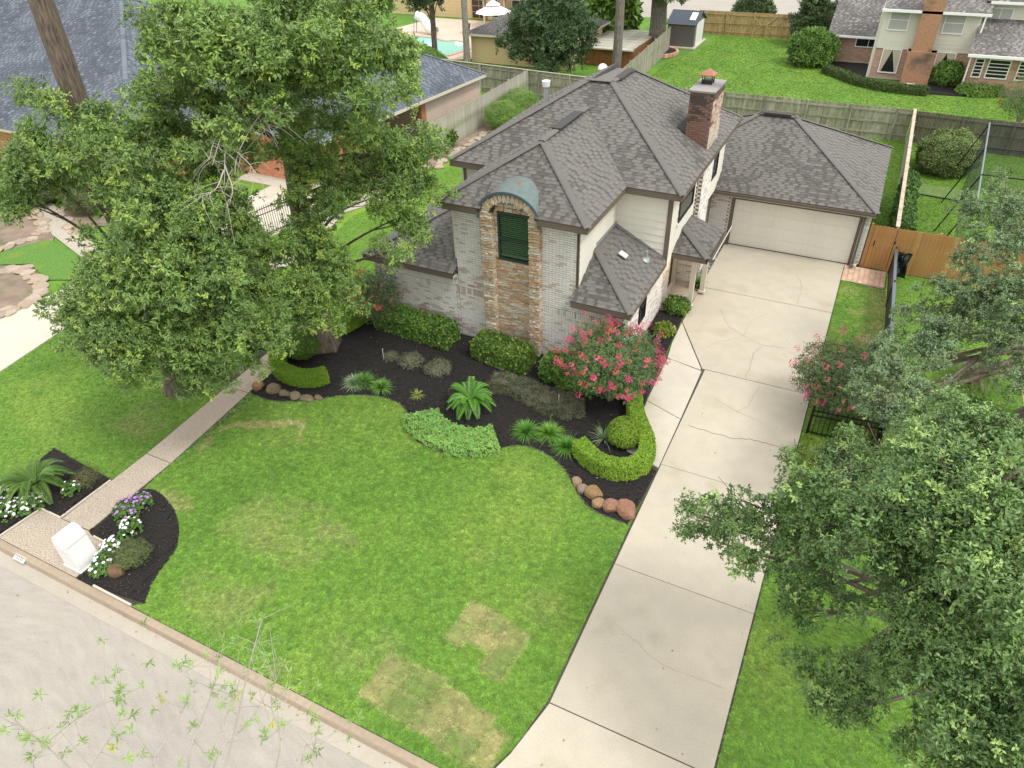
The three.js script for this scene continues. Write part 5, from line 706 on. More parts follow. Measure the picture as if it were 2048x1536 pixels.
// bedding flowers round the mailbox
const flowerG = (() => { const v = []; for (let i = 0; i < 5; i++) { const a = (i / 5) * 6.283; leafTo(v, V(0, 0, 0), V(Math.cos(a), 0.12, Math.sin(a)).normalize(), V(0, 1, 0), 0.034, 0.036); } return geoOf(v); })();
const vincaS = sprayG(9, 0.07, 0.05, 0.028, 2);
function vinca(label, pts, r, n, col) { const [bx, bz] = pts[0], t = thing('bedding_flowers', label, 'flowers', [bx, 0, bz], 0, 'bedding flowers'), L = [], F = []; for (const [x, z] of pts) { for (let i = 0; i < 130; i++) { const d = dirR(); L.push([V(x - bx + d.x * r, 0.05 + Math.abs(d.y) * 0.22, z - bz + d.z * r), V(d.x, 1, d.z).normalize(), rr(0.8, 1.2)]); } for (let i = 0; i < n * 0.7; i++) { const d = dirR(); d.y = Math.abs(d.y); F.push([V(x - bx + d.x * r * 1.05, 0.17 + d.y * 0.24, z - bz + d.z * r * 1.05), V(d.x * 0.5, 1, d.z * 0.5 + 0.2).normalize(), rr(0.9, 1.5)]); } } cloud('foliage', vincaS, leafM, L, t, greens([C(0.05, 0.13, 0.025), C(0.09, 0.2, 0.035)], C(0.2, 0.3, 0.05), 0.1)); cloud('blooms', flowerG, leafSoft, F, t, (p, c) => c.copy(col).multiplyScalar(rr(0.85, 1.05))); return t; }
const W1 = C(0.82, 0.82, 0.82), PU = C(0.4, 0.19, 0.5);
vinca('white flowers in front of the dark sago palm beside the road', pairs([-18.53,-5.73, -18.16,-5.87, -18.01,-6.14, -19.27,-6.11, -19.17,-6.27, -18.43,-5.48]), 0.28, 34, W1); vinca('single small white flowering plant right of the dark sago palm', pairs([-17.52,-6.93]), 0.2, 6, W1);
vinca('purple pink flowers behind the mailbox in the curved bed', pairs([-15.53,-7.03, -15.44,-7.27, -15.32,-7.43, -15.25,-6.87]), 0.24, 22, PU); vinca('small white flowering plant below the purple flowers', pairs([-14.8,-6.65]), 0.24, 24, W1); vinca('white flowers spilling around the mailbox foot and the brown boulder', pairs([-14.41,-5.41, -14.52,-5.65, -14.68,-5.92, -14.64,-6.12]), 0.23, 24, W1);
bush('rosemary_bush', 'feathery dark bush behind the brown boulder by the mailbox', 'shrub', [-13.95,-6], 0.42, 0.5, { sprays: fine, colour: greens([C(0.07, 0.11, 0.035), C(0.13, 0.17, 0.05)], C(0.2, 0.2, 0.08), 0.1) }); bush('rosemary_bush', 'thin brownish bush right of the dark sago palm', 'shrub', [-17.44,-7.4], 0.38, 0.4, { sprays: fine, density: 160, colour: greens([C(0.07, 0.09, 0.03), C(0.14, 0.16, 0.05)], C(0.2, 0.14, 0.06), 0.2) });
// boulders
function rockG(sx, sy, sz, n = 9) { // faceted stone: a ball cut by random planes, roughened
  const g = new THREE.IcosahedronGeometry(1, 5), p = g.attributes.position, o = rr(0, 90), cut = []; for (let i = 0; i < n; i++) cut.push([dirR(), rr(0.66, 0.9)]); cut.push([V(rr(-0.25, 0.25), 1, rr(-0.25, 0.25)).normalize(), rr(0.55, 0.75)]);
  const d = V(); for (let i = 0; i < p.count; i++) { d.fromBufferAttribute(p, i); let r = 1; for (const [m, h] of cut) { const k = d.dot(m); if (k > 0.05) r = Math.min(r, h / k); } r *= 1 + 0.05 * PN.noise(d.x * 3 + o, d.y * 3, d.z * 3) + 0.03 * PN.noise(d.x * 8 + o, d.y * 8, d.z * 8); p.setXYZ(i, d.x * r * sx, d.y * r * sy, d.z * r * sz); }
  g.computeVertexNormals(); return muv(g);
}
function rock(label, [x, z], sx, sy, sz, col, turn = 0, group = 'boulders along the lawn edge') { const m = solo('boulder', rockG(sx * 0.92, sy * 0.92, sz * 0.9), std(col.clone().lerp(C(0.24, 0.2, 0.15), 0.25).multiplyScalar(0.85), 0.95, bump(T.stone, 0.03)), label, 'rock', group); m.position.set(x, sy * 0.38, z); m.rotation.y = turn; return m; }
rock('rounded orange boulder at the end of the row beside the front path', [-16.12,-12.85], 0.26, 0.2, 0.22, C(0.42, 0.22, 0.09)); rock('angular mossy tan boulder, second from the front path', [-15.5,-12.92], 0.3, 0.24, 0.24, C(0.3, 0.22, 0.11), 0.5); rock('olive brown boulder, third from the front path', [-15.04,-12.9], 0.21, 0.17, 0.19, C(0.25, 0.2, 0.11)); rock('grey tan boulder, fourth from the front path', [-14.64,-12.94], 0.22, 0.16, 0.2, C(0.28, 0.22, 0.15)); rock('half buried flat tan stone, fifth from the front path', [-14.24,-13.03], 0.3, 0.09, 0.2, C(0.26, 0.19, 0.12)); rock('small flat stone at the right end of the path side row', [-13.91,-13.21], 0.18, 0.09, 0.14, C(0.25, 0.18, 0.11));
rock('small pointed tan boulder nearest the hook hedge', [-4.92,-13.14], 0.16, 0.15, 0.2, C(0.45, 0.3, 0.18), 0.6); rock('grey pink boulder, second in the row below the hook hedge', [-4.66,-12.96], 0.19, 0.16, 0.19, C(0.36, 0.27, 0.2), 0.3); rock('golden brown round boulder in the row below the hook hedge', [-4.34,-12.93], 0.29, 0.22, 0.25, C(0.36, 0.22, 0.07), 0.2); rock('orange tan boulder between the golden and red ones', [-4.09,-12.64], 0.22, 0.17, 0.17, C(0.44, 0.27, 0.13), 0.5); rock('squared red brown boulder beside the driveway end boulder', [-3.74,-12.66], 0.26, 0.22, 0.25, C(0.4, 0.19, 0.11), 0.2); rock('large red brown boulder at the driveway corner of the bed', [-3.34,-12.71], 0.3, 0.25, 0.38, C(0.38, 0.17, 0.1), 0.9);
rock('brown wedge boulder between white flowers by the mailbox', [-14,-5.53], 0.3, 0.24, 0.2, C(0.2, 0.115, 0.05), 0.4, null);
{ const lab = ['top left', 'upper', 'middle', 'lower', 'bottom']; [[828,858], [840,872], [856,884], [872,893], [925,907]].forEach(() => 0); const P = pairs([-10.21,-13.15, -9.88,-12.94, -9.55,-12.83, -9.24,-12.8, -8.4,-12.9]); P.forEach(([x, z], i) => rock(['red edging stone at the top left of the pale ground cover', 'red edging stone, second down along the pale ground cover', 'red edging stone at the left bend of the pale ground cover', 'red edging stone, last of four at the bend below the pale ground cover', 'single red edging stone at the bottom of the pale ground cover'][i], [x, z], 0.28, 0.1, 0.13, C(0.34, 0.15, 0.085), Math.atan2(-(P[Math.min(4, i + 1)][1] - z || -0.1), P[Math.min(4, i + 1)][0] - x || 0.3))); }

{ // bark chips in the beds and fallen leaves about the place
  const chip = bevelBox(0.07, 0.012, 0.022, 0.004), it = [], lf = []; const leafG = (() => { const v = []; leafTo(v, V(0, 0, 0), V(1, 0.1, 0).normalize(), V(0, 1, 0), 0.075, 0.035); return geoOf(v); })();
  for (const b of [mainBed, kerbBed, palmBed, hedgeBed]) { const [x0, x1, z0, z1] = bounds(b), n = (x1 - x0) * (z1 - z0) * 55; for (let i = 0; i < n; i++) { const x = rr(x0, x1), z = rr(z0, z1); if (inside(x, z, b)) it.push([V(x, 0.045 + rr(0, 0.015), z), V(rr(-0.4, 0.4), 1, rr(-0.4, 0.4)).normalize(), rr(0.5, 1.3)]); if (i % 60 === 0 && inside(x, z, b)) lf.push([V(x, 0.06, z), V(rr(-0.3, 0.3), 1, rr(-0.3, 0.3)).normalize(), rr(0.5, 1)]); } }
  const chips = cloud(numbered('bark_chips'), chip, std(C(1, 1, 1), 0.95), it, null, (p, c) => c.copy(pick([C(0.02, 0.017, 0.015), C(0.03, 0.024, 0.02), C(0.013, 0.012, 0.011), C(0.05, 0.036, 0.026)]))); tag(chips, 'loose dark bark chips lying on the mulch beds', 'bark chips', null, 'stuff');
  for (let i = 0; i < 45; i++) lf.push([V(rr(-3, 0.3), 0.04, rr(-29, -5)), V(rr(-0.2, 0.2), 1, rr(-0.2, 0.2)).normalize(), rr(0.4, 0.9)]); for (let i = 0; i < 110; i++) lf.push([V(rr(-18, -4), -0.118, -4.75 + Math.pow(rnd(), 3) * 6), V(rr(-0.2, 0.2), 1, rr(-0.2, 0.2)).normalize(), rr(0.4, 1)]); for (let i = 0; i < 60; i++) lf.push([V(rr(-17, -16), 0.036, rr(-14, -5)), V(0, 1, 0), rr(0.4, 0.9)]);
  const leaves = cloud(numbered('fallen_leaves'), leafG, leafSoft, lf, null, (p, c) => c.copy(pick([C(0.3, 0.2, 0.08), C(0.22, 0.13, 0.06), C(0.2, 0.24, 0.06), C(0.4, 0.3, 0.14)]))); tag(leaves, 'dry fallen leaves scattered over driveway, gutter and beds', 'leaf litter', null, 'stuff');
}

// ---------- mailbox, porch things, stakes ----------
{
  const t = thing('mailbox_pillar', 'white painted brick mailbox with rolled top beside the kerb', 'mailbox', [-15.13, 0, -5.42]), d = 0.56;
  const s = new THREE.Shape(); s.moveTo(-0.29, 0); s.lineTo(0.29, 0); s.lineTo(0.275, 0.2); s.lineTo(0.225, 0.78); s.lineTo(0.235, 0.84); s.absarc(0, 0.86, 0.235, 0, Math.PI, false); s.lineTo(-0.235, 0.84); s.lineTo(-0.225, 0.78); s.lineTo(-0.27, 0.2); s.closePath();
  const body = put('body', muv(new THREE.ExtrudeGeometry(s, { depth: d - 0.04, bevelThickness: 0.02, bevelSize: 0.015, bevelSegments: 2, curveSegments: 14 }).translate(0, 0.03, -d / 2 + 0.02)), M.paint, t);
  put('base', bevelBox(0.66, 0.05, d + 0.06, 0.015), M.paint, t);
  for (let k = 0; k < 9; k++) { const y = 0.1 + k * 0.077, w = 0.565 - 0.12 * (y / 0.82); put('brick_course', bevelBox(w + 0.03, 0.071, d + 0.004, 0.008).translate(0, y, 0), M.paint, t); }
  put('mailbox_door', merged([new THREE.CylinderGeometry(0.16, 0.16, 0.03, 24).rotateX(Math.PI / 2).translate(0, 0.87, d / 2 + 0.01), boxG(0.3, 0.1, 0.026, 0, 0.76, d / 2 + 0.009)].map((g) => muv(g.toNonIndexed()))), M.white, t); put('handle', boxG(0.06, 0.02, 0.02, 0, 0.98, d / 2 + 0.03), M.white, t);
}
{
  const m = solo('door_mat', bevelBox(0.62, 0.02, 0.95, 0.006), std(C(0.02, 0.021, 0.024), 0.95, { map: T.grain }), 'black door mat on the porch floor', 'door mat'); m.position.set(-5.15, 0.1, -23.55); m.rotation.y = 0.05;
  const c = document.createElement('canvas'); c.width = 128; c.height = 160; const x = c.getContext('2d'); x.fillStyle = '#e9e6f4'; x.fillRect(0, 0, 128, 160); x.fillStyle = '#8b86cf'; x.font = 'bold 44px serif'; x.textAlign = 'center'; x.strokeStyle = '#8b86cf'; x.lineWidth = 9; for (let r = 0; r < 3; r++) { x.beginPath(); for (let i = 0; i <= 40; i++) { const px = 22 + i * 2.1, py = 38 + r * 44 + 14 * Math.sin(i * (0.8 + 0.13 * r)) * (0.5 + 0.5 * Math.sin(i * 0.37 + r)); if (i) x.lineTo(px, py); else x.moveTo(px, py); } x.stroke(); }
  const tx = new THREE.CanvasTexture(c); tx.colorSpace = THREE.SRGBColorSpace;
  const t = thing('yard_flag', 'small white and lilac flag on a stake beside the door mat', 'flag', [-4.86, 0.1, -23.35], 0.3); const p = put('flag_cloth', new THREE.PlaneGeometry(0.28, 0.36, 6, 6), std(C(1, 1, 1), 0.85, { map: tx }), t); { const q = p.geometry.attributes.position; for (let i = 0; i < q.count; i++) q.setZ(i, 0.02 * Math.sin(q.getX(i) * 22)); p.geometry.computeVertexNormals(); } p.position.set(0, 0.3, 0); put('stake', merged([bar(V(-0.15, 0, 0), V(-0.15, 0.5, 0), 0.006), bar(V(-0.15, 0.48, 0), V(0.14, 0.48, 0), 0.005)]), M.iron, t);
}
{ const t = thing('potted_plant', 'strappy green plant in a dark pot behind the second porch column', 'potted plant', [-4.62, 0.02, -25.0]); put('pot', new THREE.LatheGeometry([[0, 0], [0.13, 0], [0.17, 0.26], [0.19, 0.3], [0.165, 0.3], [0.15, 0.25], [0, 0.25]].map(([a, b]) => new THREE.Vector2(a, b)), 18), M.black, t); put('leaves', strapG(60, 0.6, 0.035, 0.3), strapM[0], t).position.y = 0.24; }
{ const t = thing('river_pebbles', 'strip of dark blue grey pebbles between the chimney base and the driveway', 'pebbles', [-4.8, 0, -27]), it = []; for (let i = 0; i < 420; i++) { const z = rr(-2.3, 2.2), x = -0.1 + rr(-0.02, 0.26) * (z > 1 ? 0.75 : 1); it.push([V(x, rr(0.02, 0.06), z), dirR(), rr(0.6, 1.3)]); } cloud('pebbles', rockG(0.05, 0.035, 0.06), std(C(1, 1, 1), 0.6), it, t, (p, c) => c.copy(pick([C(0.1, 0.12, 0.14), C(0.16, 0.18, 0.2), C(0.07, 0.08, 0.09), C(0.3, 0.31, 0.32)]))); put('edging', span(-0.16, 0, -2.3, -0.12, 0.1, 2.2), M.creamTrim, t); put('paved_strip', span(-0.75, 0, -2.3, -0.17, 0.05, 1.8), M.paleConcrete, t); }
for (const [l, p, h] of [['thin pale marker stake standing left of the dusty shrubs', [-13.17,-15.84], 0.5], ['thin pale marker stake in the long dark juniper mat', [-6.69,-15.99], 0.5]]) { const t = thing('marker_stake', l, 'stake', [p[0], 0, p[1]]); put('rod', bar(V(0, 0, 0), V(0.01, h, 0), 0.008), M.white, t); put('cap', new THREE.SphereGeometry(0.014, 8, 6).translate(0.01, h, 0), M.white, t); }
{ const t = thing('garden_light', 'small round teal topped path light at the end of the hedge strip', 'garden light', [1.15, 0, -17.0]); put('stake', bar(V(0, 0, 0), V(0, 0.32, 0), 0.012), M.black, t); put('lens', new THREE.CylinderGeometry(0.05, 0.04, 0.08, 10).translate(0, 0.33, 0), M.glass, t); put('cap', new THREE.CylinderGeometry(0.03, 0.11, 0.05, 14).translate(0, 0.4, 0), std(C(0.3, 0.42, 0.38), 0.4), t); }

// ---------- fences ----------
const woodNew = tones(std(C(0.5, 0.27, 0.09), 0.75, { map: T.wood }), [C(0.5, 0.26, 0.085), C(0.46, 0.235, 0.075), C(0.54, 0.3, 0.1), C(0.48, 0.25, 0.09)]), woodOld = tones(M.fenceOld, [C(0.43, 0.4, 0.32), C(0.38, 0.355, 0.28), C(0.48, 0.45, 0.37), C(0.34, 0.31, 0.245), C(0.41, 0.405, 0.3)]), woodPale = tones(M.fenceOld, [C(0.52, 0.49, 0.42), C(0.48, 0.45, 0.38), C(0.56, 0.53, 0.46)]), woodFresh = tones(M.fenceOld, [C(0.58, 0.4, 0.19), C(0.54, 0.37, 0.17), C(0.62, 0.44, 0.22)]);
function fence(name, label, a, b, h, o = {}) {
  const d = V(b[0] - a[0], 0, b[1] - a[1]), L = d.length(), ang = Math.atan2(-d.z, d.x), t = thing(name, label, o.category || 'fence', [a[0], 0, a[1]], ang), bw = o.bw || 0.14, mats = o.mats || woodOld, s = o.side || 1;
  const bg = [0, 1, 2].map(() => { const q = new THREE.Shape(), w = bw - 0.006, e = o.ear ?? 0.02; q.moveTo(0, 0.02); q.lineTo(w, 0.02); q.lineTo(w, h - e); q.lineTo(w - e, h); q.lineTo(e, h); q.lineTo(0, h - e); q.closePath(); return muv(new THREE.ExtrudeGeometry(q, { depth: 0.018, bevelEnabled: false })); }), boards = [];
  for (let x = 0.003; x < L - bw * 0.6; x += bw) { const g = pick(bg), m = pick(mats), y = rr(-0.012, 0.012), z = rr(-0.003, 0.003); if (o.skip && o.skip(x)) continue; if (o.join) { const k = g.clone().translate(x, y, z); const p = k.attributes.uv; const ox = rr(0, 4); for (let i = 0; i < p.count; i++) p.setX(i, p.getX(i) + ox); boards.push(paint(k, m.color)); } else put('board', g, m, t).position.set(x, y, z); }
  if (o.join) { const m = mats[0].clone(); m.color.set(1, 1, 1); m.vertexColors = true; put('boards', merged(boards), m, t).userData.kind = 'stuff'; }
  if (o.flip) { t.rotation.y += Math.PI; t.position.set(b[0], 0, b[1]); }
  const rz = s > 0 ? 0.018 + 0.02 : -0.022;
  for (const y of o.rails || [0.3, h * 0.55, h - 0.2]) put('rail', boxG(L, 0.09, 0.04, L / 2, y, rz), pick(mats), t);
  if (o.posts !== 0) for (let x = 0.05; x < L; x += o.posts || 2.4) put('post', boxG(0.09, h + 0.03, 0.09, x, (h + 0.03) / 2, s > 0 ? 0.085 : -0.07), pick(mats), t);
  if (o.cap) put('cap_board', boxG(L, 0.03, 0.15, L / 2, h + 0.02, 0.02), o.capM || pick(mats), t);
  return t;
}
fence('wood_fence', 'weathered grey back fence with rails and posts facing the lawn behind the house', [-15.9, -46.2], [1.75, -46.35], 1.78, { join: true, rails: [0.35, 0.95, 1.55] });
fence('wood_fence', 'dark weathered back fence behind the net frame yard', [1.85, -46.3], [11, -45.6], 1.75, { join: true, mats: tones(M.fenceOld, [C(0.19, 0.17, 0.125), C(0.16, 0.15, 0.11)]) });
fence('wood_fence', 'grey back fence between neighbouring yard and yellow shed', [-31, -47.6], [-15.95, -46.25], 1.8, { join: true, cap: true });
fence('wood_fence', 'pale smooth board fence along the flower bed left of the house', [-22.25, -46.9], [-22.2, -34.2], 1.85, { mats: woodPale, flip: true, side: -1, ear: 0 });
fence('wood_fence', 'short return of board fence beside the brick post', [-23.3, -34.5], [-22.25, -34.2], 1.85, { mats: woodPale, ear: 0 });
{ const g = fence('orange_fence', 'new orange cedar fence with gate beside the garage', [0.85, -29.46], [8.2, -29.46], 1.85, { mats: woodNew, side: -1, skip: () => false }); const G = put('gate_gap', merged([boxG(0.015, 1.75, 0.024, 0.14, 0.95, 0.012), boxG(0.015, 1.75, 0.024, 0.97, 0.95, 0.012)]), M.dark, g); put('gate_latch', bevelBox(0.035, 0.22, 0.03, 0.005).translate(0.28, 1.0, 0.03), M.black, g); put('gate_hinge', bevelBox(0.05, 0.12, 0.03, 0.005).translate(1.0, 1.2, 0.03), M.black, g); }
fence('wood_fence', 'side fence seen from above with pale top edge between garage lawn and net frame yard', [1.8, -46.2], [1.8, -29.55], 1.85, { mats: woodOld, cap: true, capM: std(C(0.62, 0.5, 0.4), 0.9, { map: T.fence }), side: -1 });
fence('wood_fence', 'grey board fence running back beside the bare pine trunk', [-17.1, -63.5], [-16.1, -46.4], 1.9, { mats: woodOld, flip: true, side: -1, join: true });
{ const f = fence('new_fence', 'bright new timber fence with braced gate beyond the far lawn', [-16.6, -71], [-3.2, -71.2], 1.95, { mats: woodFresh, rails: [0.3, 1.0, 1.7], join: true }); put('gate_brace', merged([beam(V(4.8, 0.35, 0.1), V(5.5, 1.0, 0.1), 0.03, 0.1), beam(V(5.5, 1.0, 0.1), V(4.8, 1.65, 0.1), 0.03, 0.1), beam(V(6.6, 0.35, 0.1), V(5.9, 1.0, 0.1), 0.03, 0.1), beam(V(5.9, 1.0, 0.1), V(6.6, 1.65, 0.1), 0.03, 0.1)]), woodFresh[2], f); }
{ // black screened fence along the right strip
  const t = thing('screen_fence', 'low black screened fence with grey top rail right of the driveway strip', 'fence', [1.95, 0, -29.3]), A = V(0, 0, 0), B = V(0.38, 0, 11.4), at = (u, y) => A.clone().lerp(B, u).setY(y);
  for (let k = 0; k < 4; k++) put('screen', beam(at(k / 4 + 0.004, 0.53), at((k + 1) / 4 - 0.004, 0.53), 0.012, 1.0), std(C(0.018, 0.024, 0.03), 0.5, { map: T.grain }), t);
  put('top_rail', beam(at(0, 1.08), at(1, 1.08), 0.1, 0.05), std(C(0.11, 0.13, 0.17), 0.4, { metalness: 0.3 }), t);
  for (let k = 0; k <= 4; k++) put('post', beam(at(k / 4, 0), at(k / 4, 1.15), 0.06, 0.06), M.iron, t);
  const s = thing('plastic_sheet', 'black plastic sheet hanging at the end of the screened fence by the orange fence', 'plastic sheet', [2.3, 0, -28.9]), g = new THREE.PlaneGeometry(0.5, 1.05, 14, 18), p = g.attributes.position; for (let i = 0; i < p.count; i++) { const y = p.getY(i); p.setX(i, p.getX(i) * (0.75 + 0.45 * Math.abs(y))); p.setZ(i, 0.09 * PN.noise(p.getX(i) * 7, y * 4, 2) + 0.05 * Math.sin(p.getX(i) * 14 + y * 5)); } g.computeVertexNormals(); put('sheet', g, std(C(0.012, 0.013, 0.015), 0.22), s).position.set(0, 0.62, 0); put('fold', g.clone().scale(0.5, 0.6, 1).rotateY(0.7), std(C(0.012, 0.013, 0.015), 0.25), s).position.set(-0.12, 0.85, 0.05);
}
function ironFence(label, a, b, h, step = 0.12) { const d = V(b[0] - a[0], 0, b[1] - a[1]), L = d.length(), t = thing('iron_fence', label, 'fence', [a[0], 0, a[1]], Math.atan2(-d.z, d.x)); const pg = merged([new THREE.BoxGeometry(0.018, h, 0.018).translate(0, h / 2, 0), new THREE.ConeGeometry(0.022, 0.08, 4).translate(0, h + 0.04, 0)]); for (let x = step; x < L - 0.05; x += step) put('picket', pg, M.iron, t).position.set(x, 0.03, 0); for (const y of [0.12, h * 0.78, h - 0.04]) put('rail', boxG(L, 0.03, 0.03, L / 2, y, 0), M.iron, t); for (const x of [0, L]) put('post', boxG(0.07, h + 0.1, 0.07, x, h / 2 + 0.05, 0), M.iron, t); return t; }
ironFence('black iron fence behind the magenta crape myrtle at the driveway edge', [0.45, -17.85], [2.3, -18.0], 0.95, 0.13);
ironFence('black iron gate with spear tips across the neighbouring driveway', [-24.34,-19.81], [-23.57,-23.54], 1.35); ironFence('black iron fence section beyond the gate near the side lawn', [-23.32,-26.9], [-22.99,-30.45], 1.3); ironFence('black iron fence between the oak trunk and the left brick corner', [-17.33,-18.03], [-15.07,-18.07], 1.2);

// ---------- the yard with the net frame ----------
{
  const t = thing('net_frame', 'tall black net frame on grey poles in the right hand yard', 'sports net', [4.1, 0, -34]), pole = std(C(0.2, 0.23, 0.28), 0.4, { metalness: 0.4 }), L = (x, y, z) => V(x - 4.1, y, z + 34), zs = [-39.5, -36, -32.5, -29.6];
  put('top_rail', bar(L(4.72, 3.3, -39.6), L(4.03, 3.2, -29.3), 0.035, 0.035, 8), pole, t); put('top_rail', bar(L(8.6, 3.3, -39.6), L(8.2, 3.2, -29.3), 0.035, 0.035, 8), pole, t);
  zs.forEach((z, i) => { const k = (z + 39.6) / 10.3, x = 4.72 - 0.69 * k; put('cross_bar', bar(L(x, 3.28, z), L(8.5, 3.28, z), 0.03, 0.03, 8), M.iron, t); put('leg', bar(L(x, 3.28, z), L(x - 0.75, 0, z - 1.7), 0.028, 0.028, 8), M.iron, t); put('leg', bar(L(8.5, 3.28, z), L(9.2, 0, z - 1.5), 0.028, 0.028, 8), M.iron, t); });
  const net = new THREE.MeshStandardMaterial({ color: C(0.03, 0.04, 0.045), roughness: 0.9, transparent: true, opacity: 0.4, side: THREE.DoubleSide }); const q = (a, b, c, d) => { const g = geoOf([...a, ...b, ...c, ...a, ...c, ...d].flatMap((v) => v)); return muv(g); };
  const v3 = (x, y, z) => { const p = L(x, y, z); return [p.x, p.y, p.z]; };
  put('net', q(v3(4.72, 3.25, -39.6), v3(4.03, 3.15, -29.3), v3(4.0, 0.1, -29.6), v3(4.6, 0.1, -39.7)), net, t); put('net', q(v3(4.72, 3.25, -39.6), v3(8.6, 3.25, -39.6), v3(8.7, 0.1, -39.8), v3(4.6, 0.1, -39.7)), net, t);
  const m = solo('turf_mat', bevelBox(1.9, 0.03, 1.5, 0.01), std(C(0.21, 0.26, 0.09), 0.95, { map: T.turf }), 'faded green turf mat on the grass beside the net frame', 'mat'); m.position.set(3.67,0.01,-39.03); m.rotation.y = -0.12;
  put('mat_edge', boxG(1.95, 0.08, 0.06, 0, 0.02, 0.78), M.black, m);
}
bush('tall_shrub', 'large loose shrub with brown underside between the side fence and the net frame', 'shrub', [3.74,-41.98], 1.35, 2.0, { density: 260, sprays: [sprayG(20, 0.24, 0.09, 0.04, 5)], colour: greens([C(0.1, 0.13, 0.05), C(0.15, 0.24, 0.05)], C(0.24, 0.34, 0.06), 0.15) });
hedge('climbing_vine', 'leafy vine climbing the side fence behind the orange fence', [[2.05, -36], [2.05, -33], [2.1, -30.2]], 0.22, 1.7, { sprays: laurel, density: 260, colour: greens([C(0.06, 0.14, 0.03), C(0.11, 0.22, 0.04)], C(0.2, 0.32, 0.05), 0.12), rough: 0.2, category: 'vine' });
strap('daylilies with yellow flowers behind the orange fence', [2.7, -30.2], strapM[2], 1.1, 160); { const t = scene.children.at(-1), F = []; for (let i = 0; i < 9; i++) F.push([V(rr(-0.2, 1.2), rr(0.6, 0.8), rr(-0.5, 0.3)), V(0, 1, 0.2).normalize(), rr(2.5, 4)]); cloud('blooms', flowerG, leafSoft, F, t, (p, c) => c.set(0.9, 0.6, 0.06)); }
myrtle('red flowering shrub at the right edge behind the net frame', [7.43,-50.66], 1.6, 3.0, 900, 16, [std(C(0.65, 0.07, 0.08), 0.7)], greens([C(0.07, 0.12, 0.04), C(0.12, 0.2, 0.05)], C(0.25, 0.32, 0.06), 0.1));
struct('patio', sheet([[6.2, -24], [9.8, -24], [9.8, -15], [6.2, -16]], 0.016), std(C(0.45, 0.34, 0.23), 0.9, bump(T.concrete, 0.004)));
sago('dark sago palm half hidden under the greyer live oak', [4.84,-22.62], 1.0, 22, [std(C(0.06, 0.1, 0.02), 0.5), std(C(0.12, 0.13, 0.03), 0.5)]);
{ const t = thing('patio_post', 'dark timber post leaning at the right edge over the tan patio', 'post', [5.78,0,-20.02]); put('beam', beam(V(0, 0, 0), V(0.25, 1.6, -0.2), 0.09, 0.09), M.black, t); put('foot', bevelBox(0.16, 0.06, 0.16, 0.01), M.black, t); }

// ---------- neighbouring houses ----------
const brickTex = (() => { const N = 512, d = new Uint8Array(N * N * 4), W = 1.92, Hh = 1.232; for (let j = 0; j < N; j++) for (let i = 0; i < N; i++) { const y = (j / N) * Hh, r = Math.floor(y / 0.077), x = (i / N) * W + (r % 2) * 0.12, k = Math.floor(x / 0.24), m = y - r * 0.077 < 0.011 || x - k * 0.24 < 0.012, h = Math.abs(Math.sin((k % 8) * 127.1 + r * 311.7) * 43758.5) % 1, v = m ? 0.8 : 0.75 + 0.4 * h, o = (j * N + i) * 4; d[o] = toS(clamp(m ? 0.75 : v)); d[o + 1] = toS(clamp(m ? 0.85 : v * (0.9 + 0.1 * h))); d[o + 2] = toS(clamp(m ? 0.95 : v * (0.85 + 0.2 * h))); d[o + 3] = 255; } const t = new THREE.DataTexture(d, N, N); t.colorSpace = THREE.SRGBColorSpace; t.wrapS = t.wrapT = THREE.RepeatWrapping; t.magFilter = THREE.LinearFilter; t.repeat.set(1 / W, 1 / Hh); t.needsUpdate = true; return t; })();
const B = { orange: std(C(0.6, 0.27, 0.155), 0.9, { map: brickTex }), tan: std(C(0.5, 0.33, 0.24), 0.9, { map: brickTex }), rust: std(C(0.42, 0.18, 0.09), 0.9, { map: brickTex }), beige: std(C(0.58, 0.47, 0.38), 0.8, { map: T.stain }), yellow: std(C(0.66, 0.5, 0.28), 0.75, { map: T.stain }), ivory: std(C(0.72, 0.7, 0.6), 0.65, { map: T.stain }), bone: std(C(0.64, 0.58, 0.44), 0.7, { map: T.stain }), blind: std(C(0.42, 0.42, 0.4), 0.5), curtain: std(C(0.5, 0.44, 0.33), 0.9), win: std(C(0.02, 0.024, 0.026), 0.08) };
const slate = [C(0.115, 0.135, 0.165), C(0.135, 0.157, 0.19), C(0.095, 0.112, 0.138), C(0.078, 0.092, 0.115), C(0.15, 0.173, 0.205), C(0.065, 0.076, 0.096)], ash = [C(0.2, 0.19, 0.185), C(0.24, 0.225, 0.215), C(0.17, 0.16, 0.155), C(0.14, 0.13, 0.125), C(0.27, 0.25, 0.24), C(0.11, 0.105, 0.1)];
const roofOf = (home, cols) => { const p = new Pieces('shingle', shingleMat, cols); return { rp: (...pts) => roofPlane(home, p, pts, { e: 0.17 }), cap: (a, b) => ridge(p, a, b, home, 0.24), end: () => p.finish(home, 0) }; };
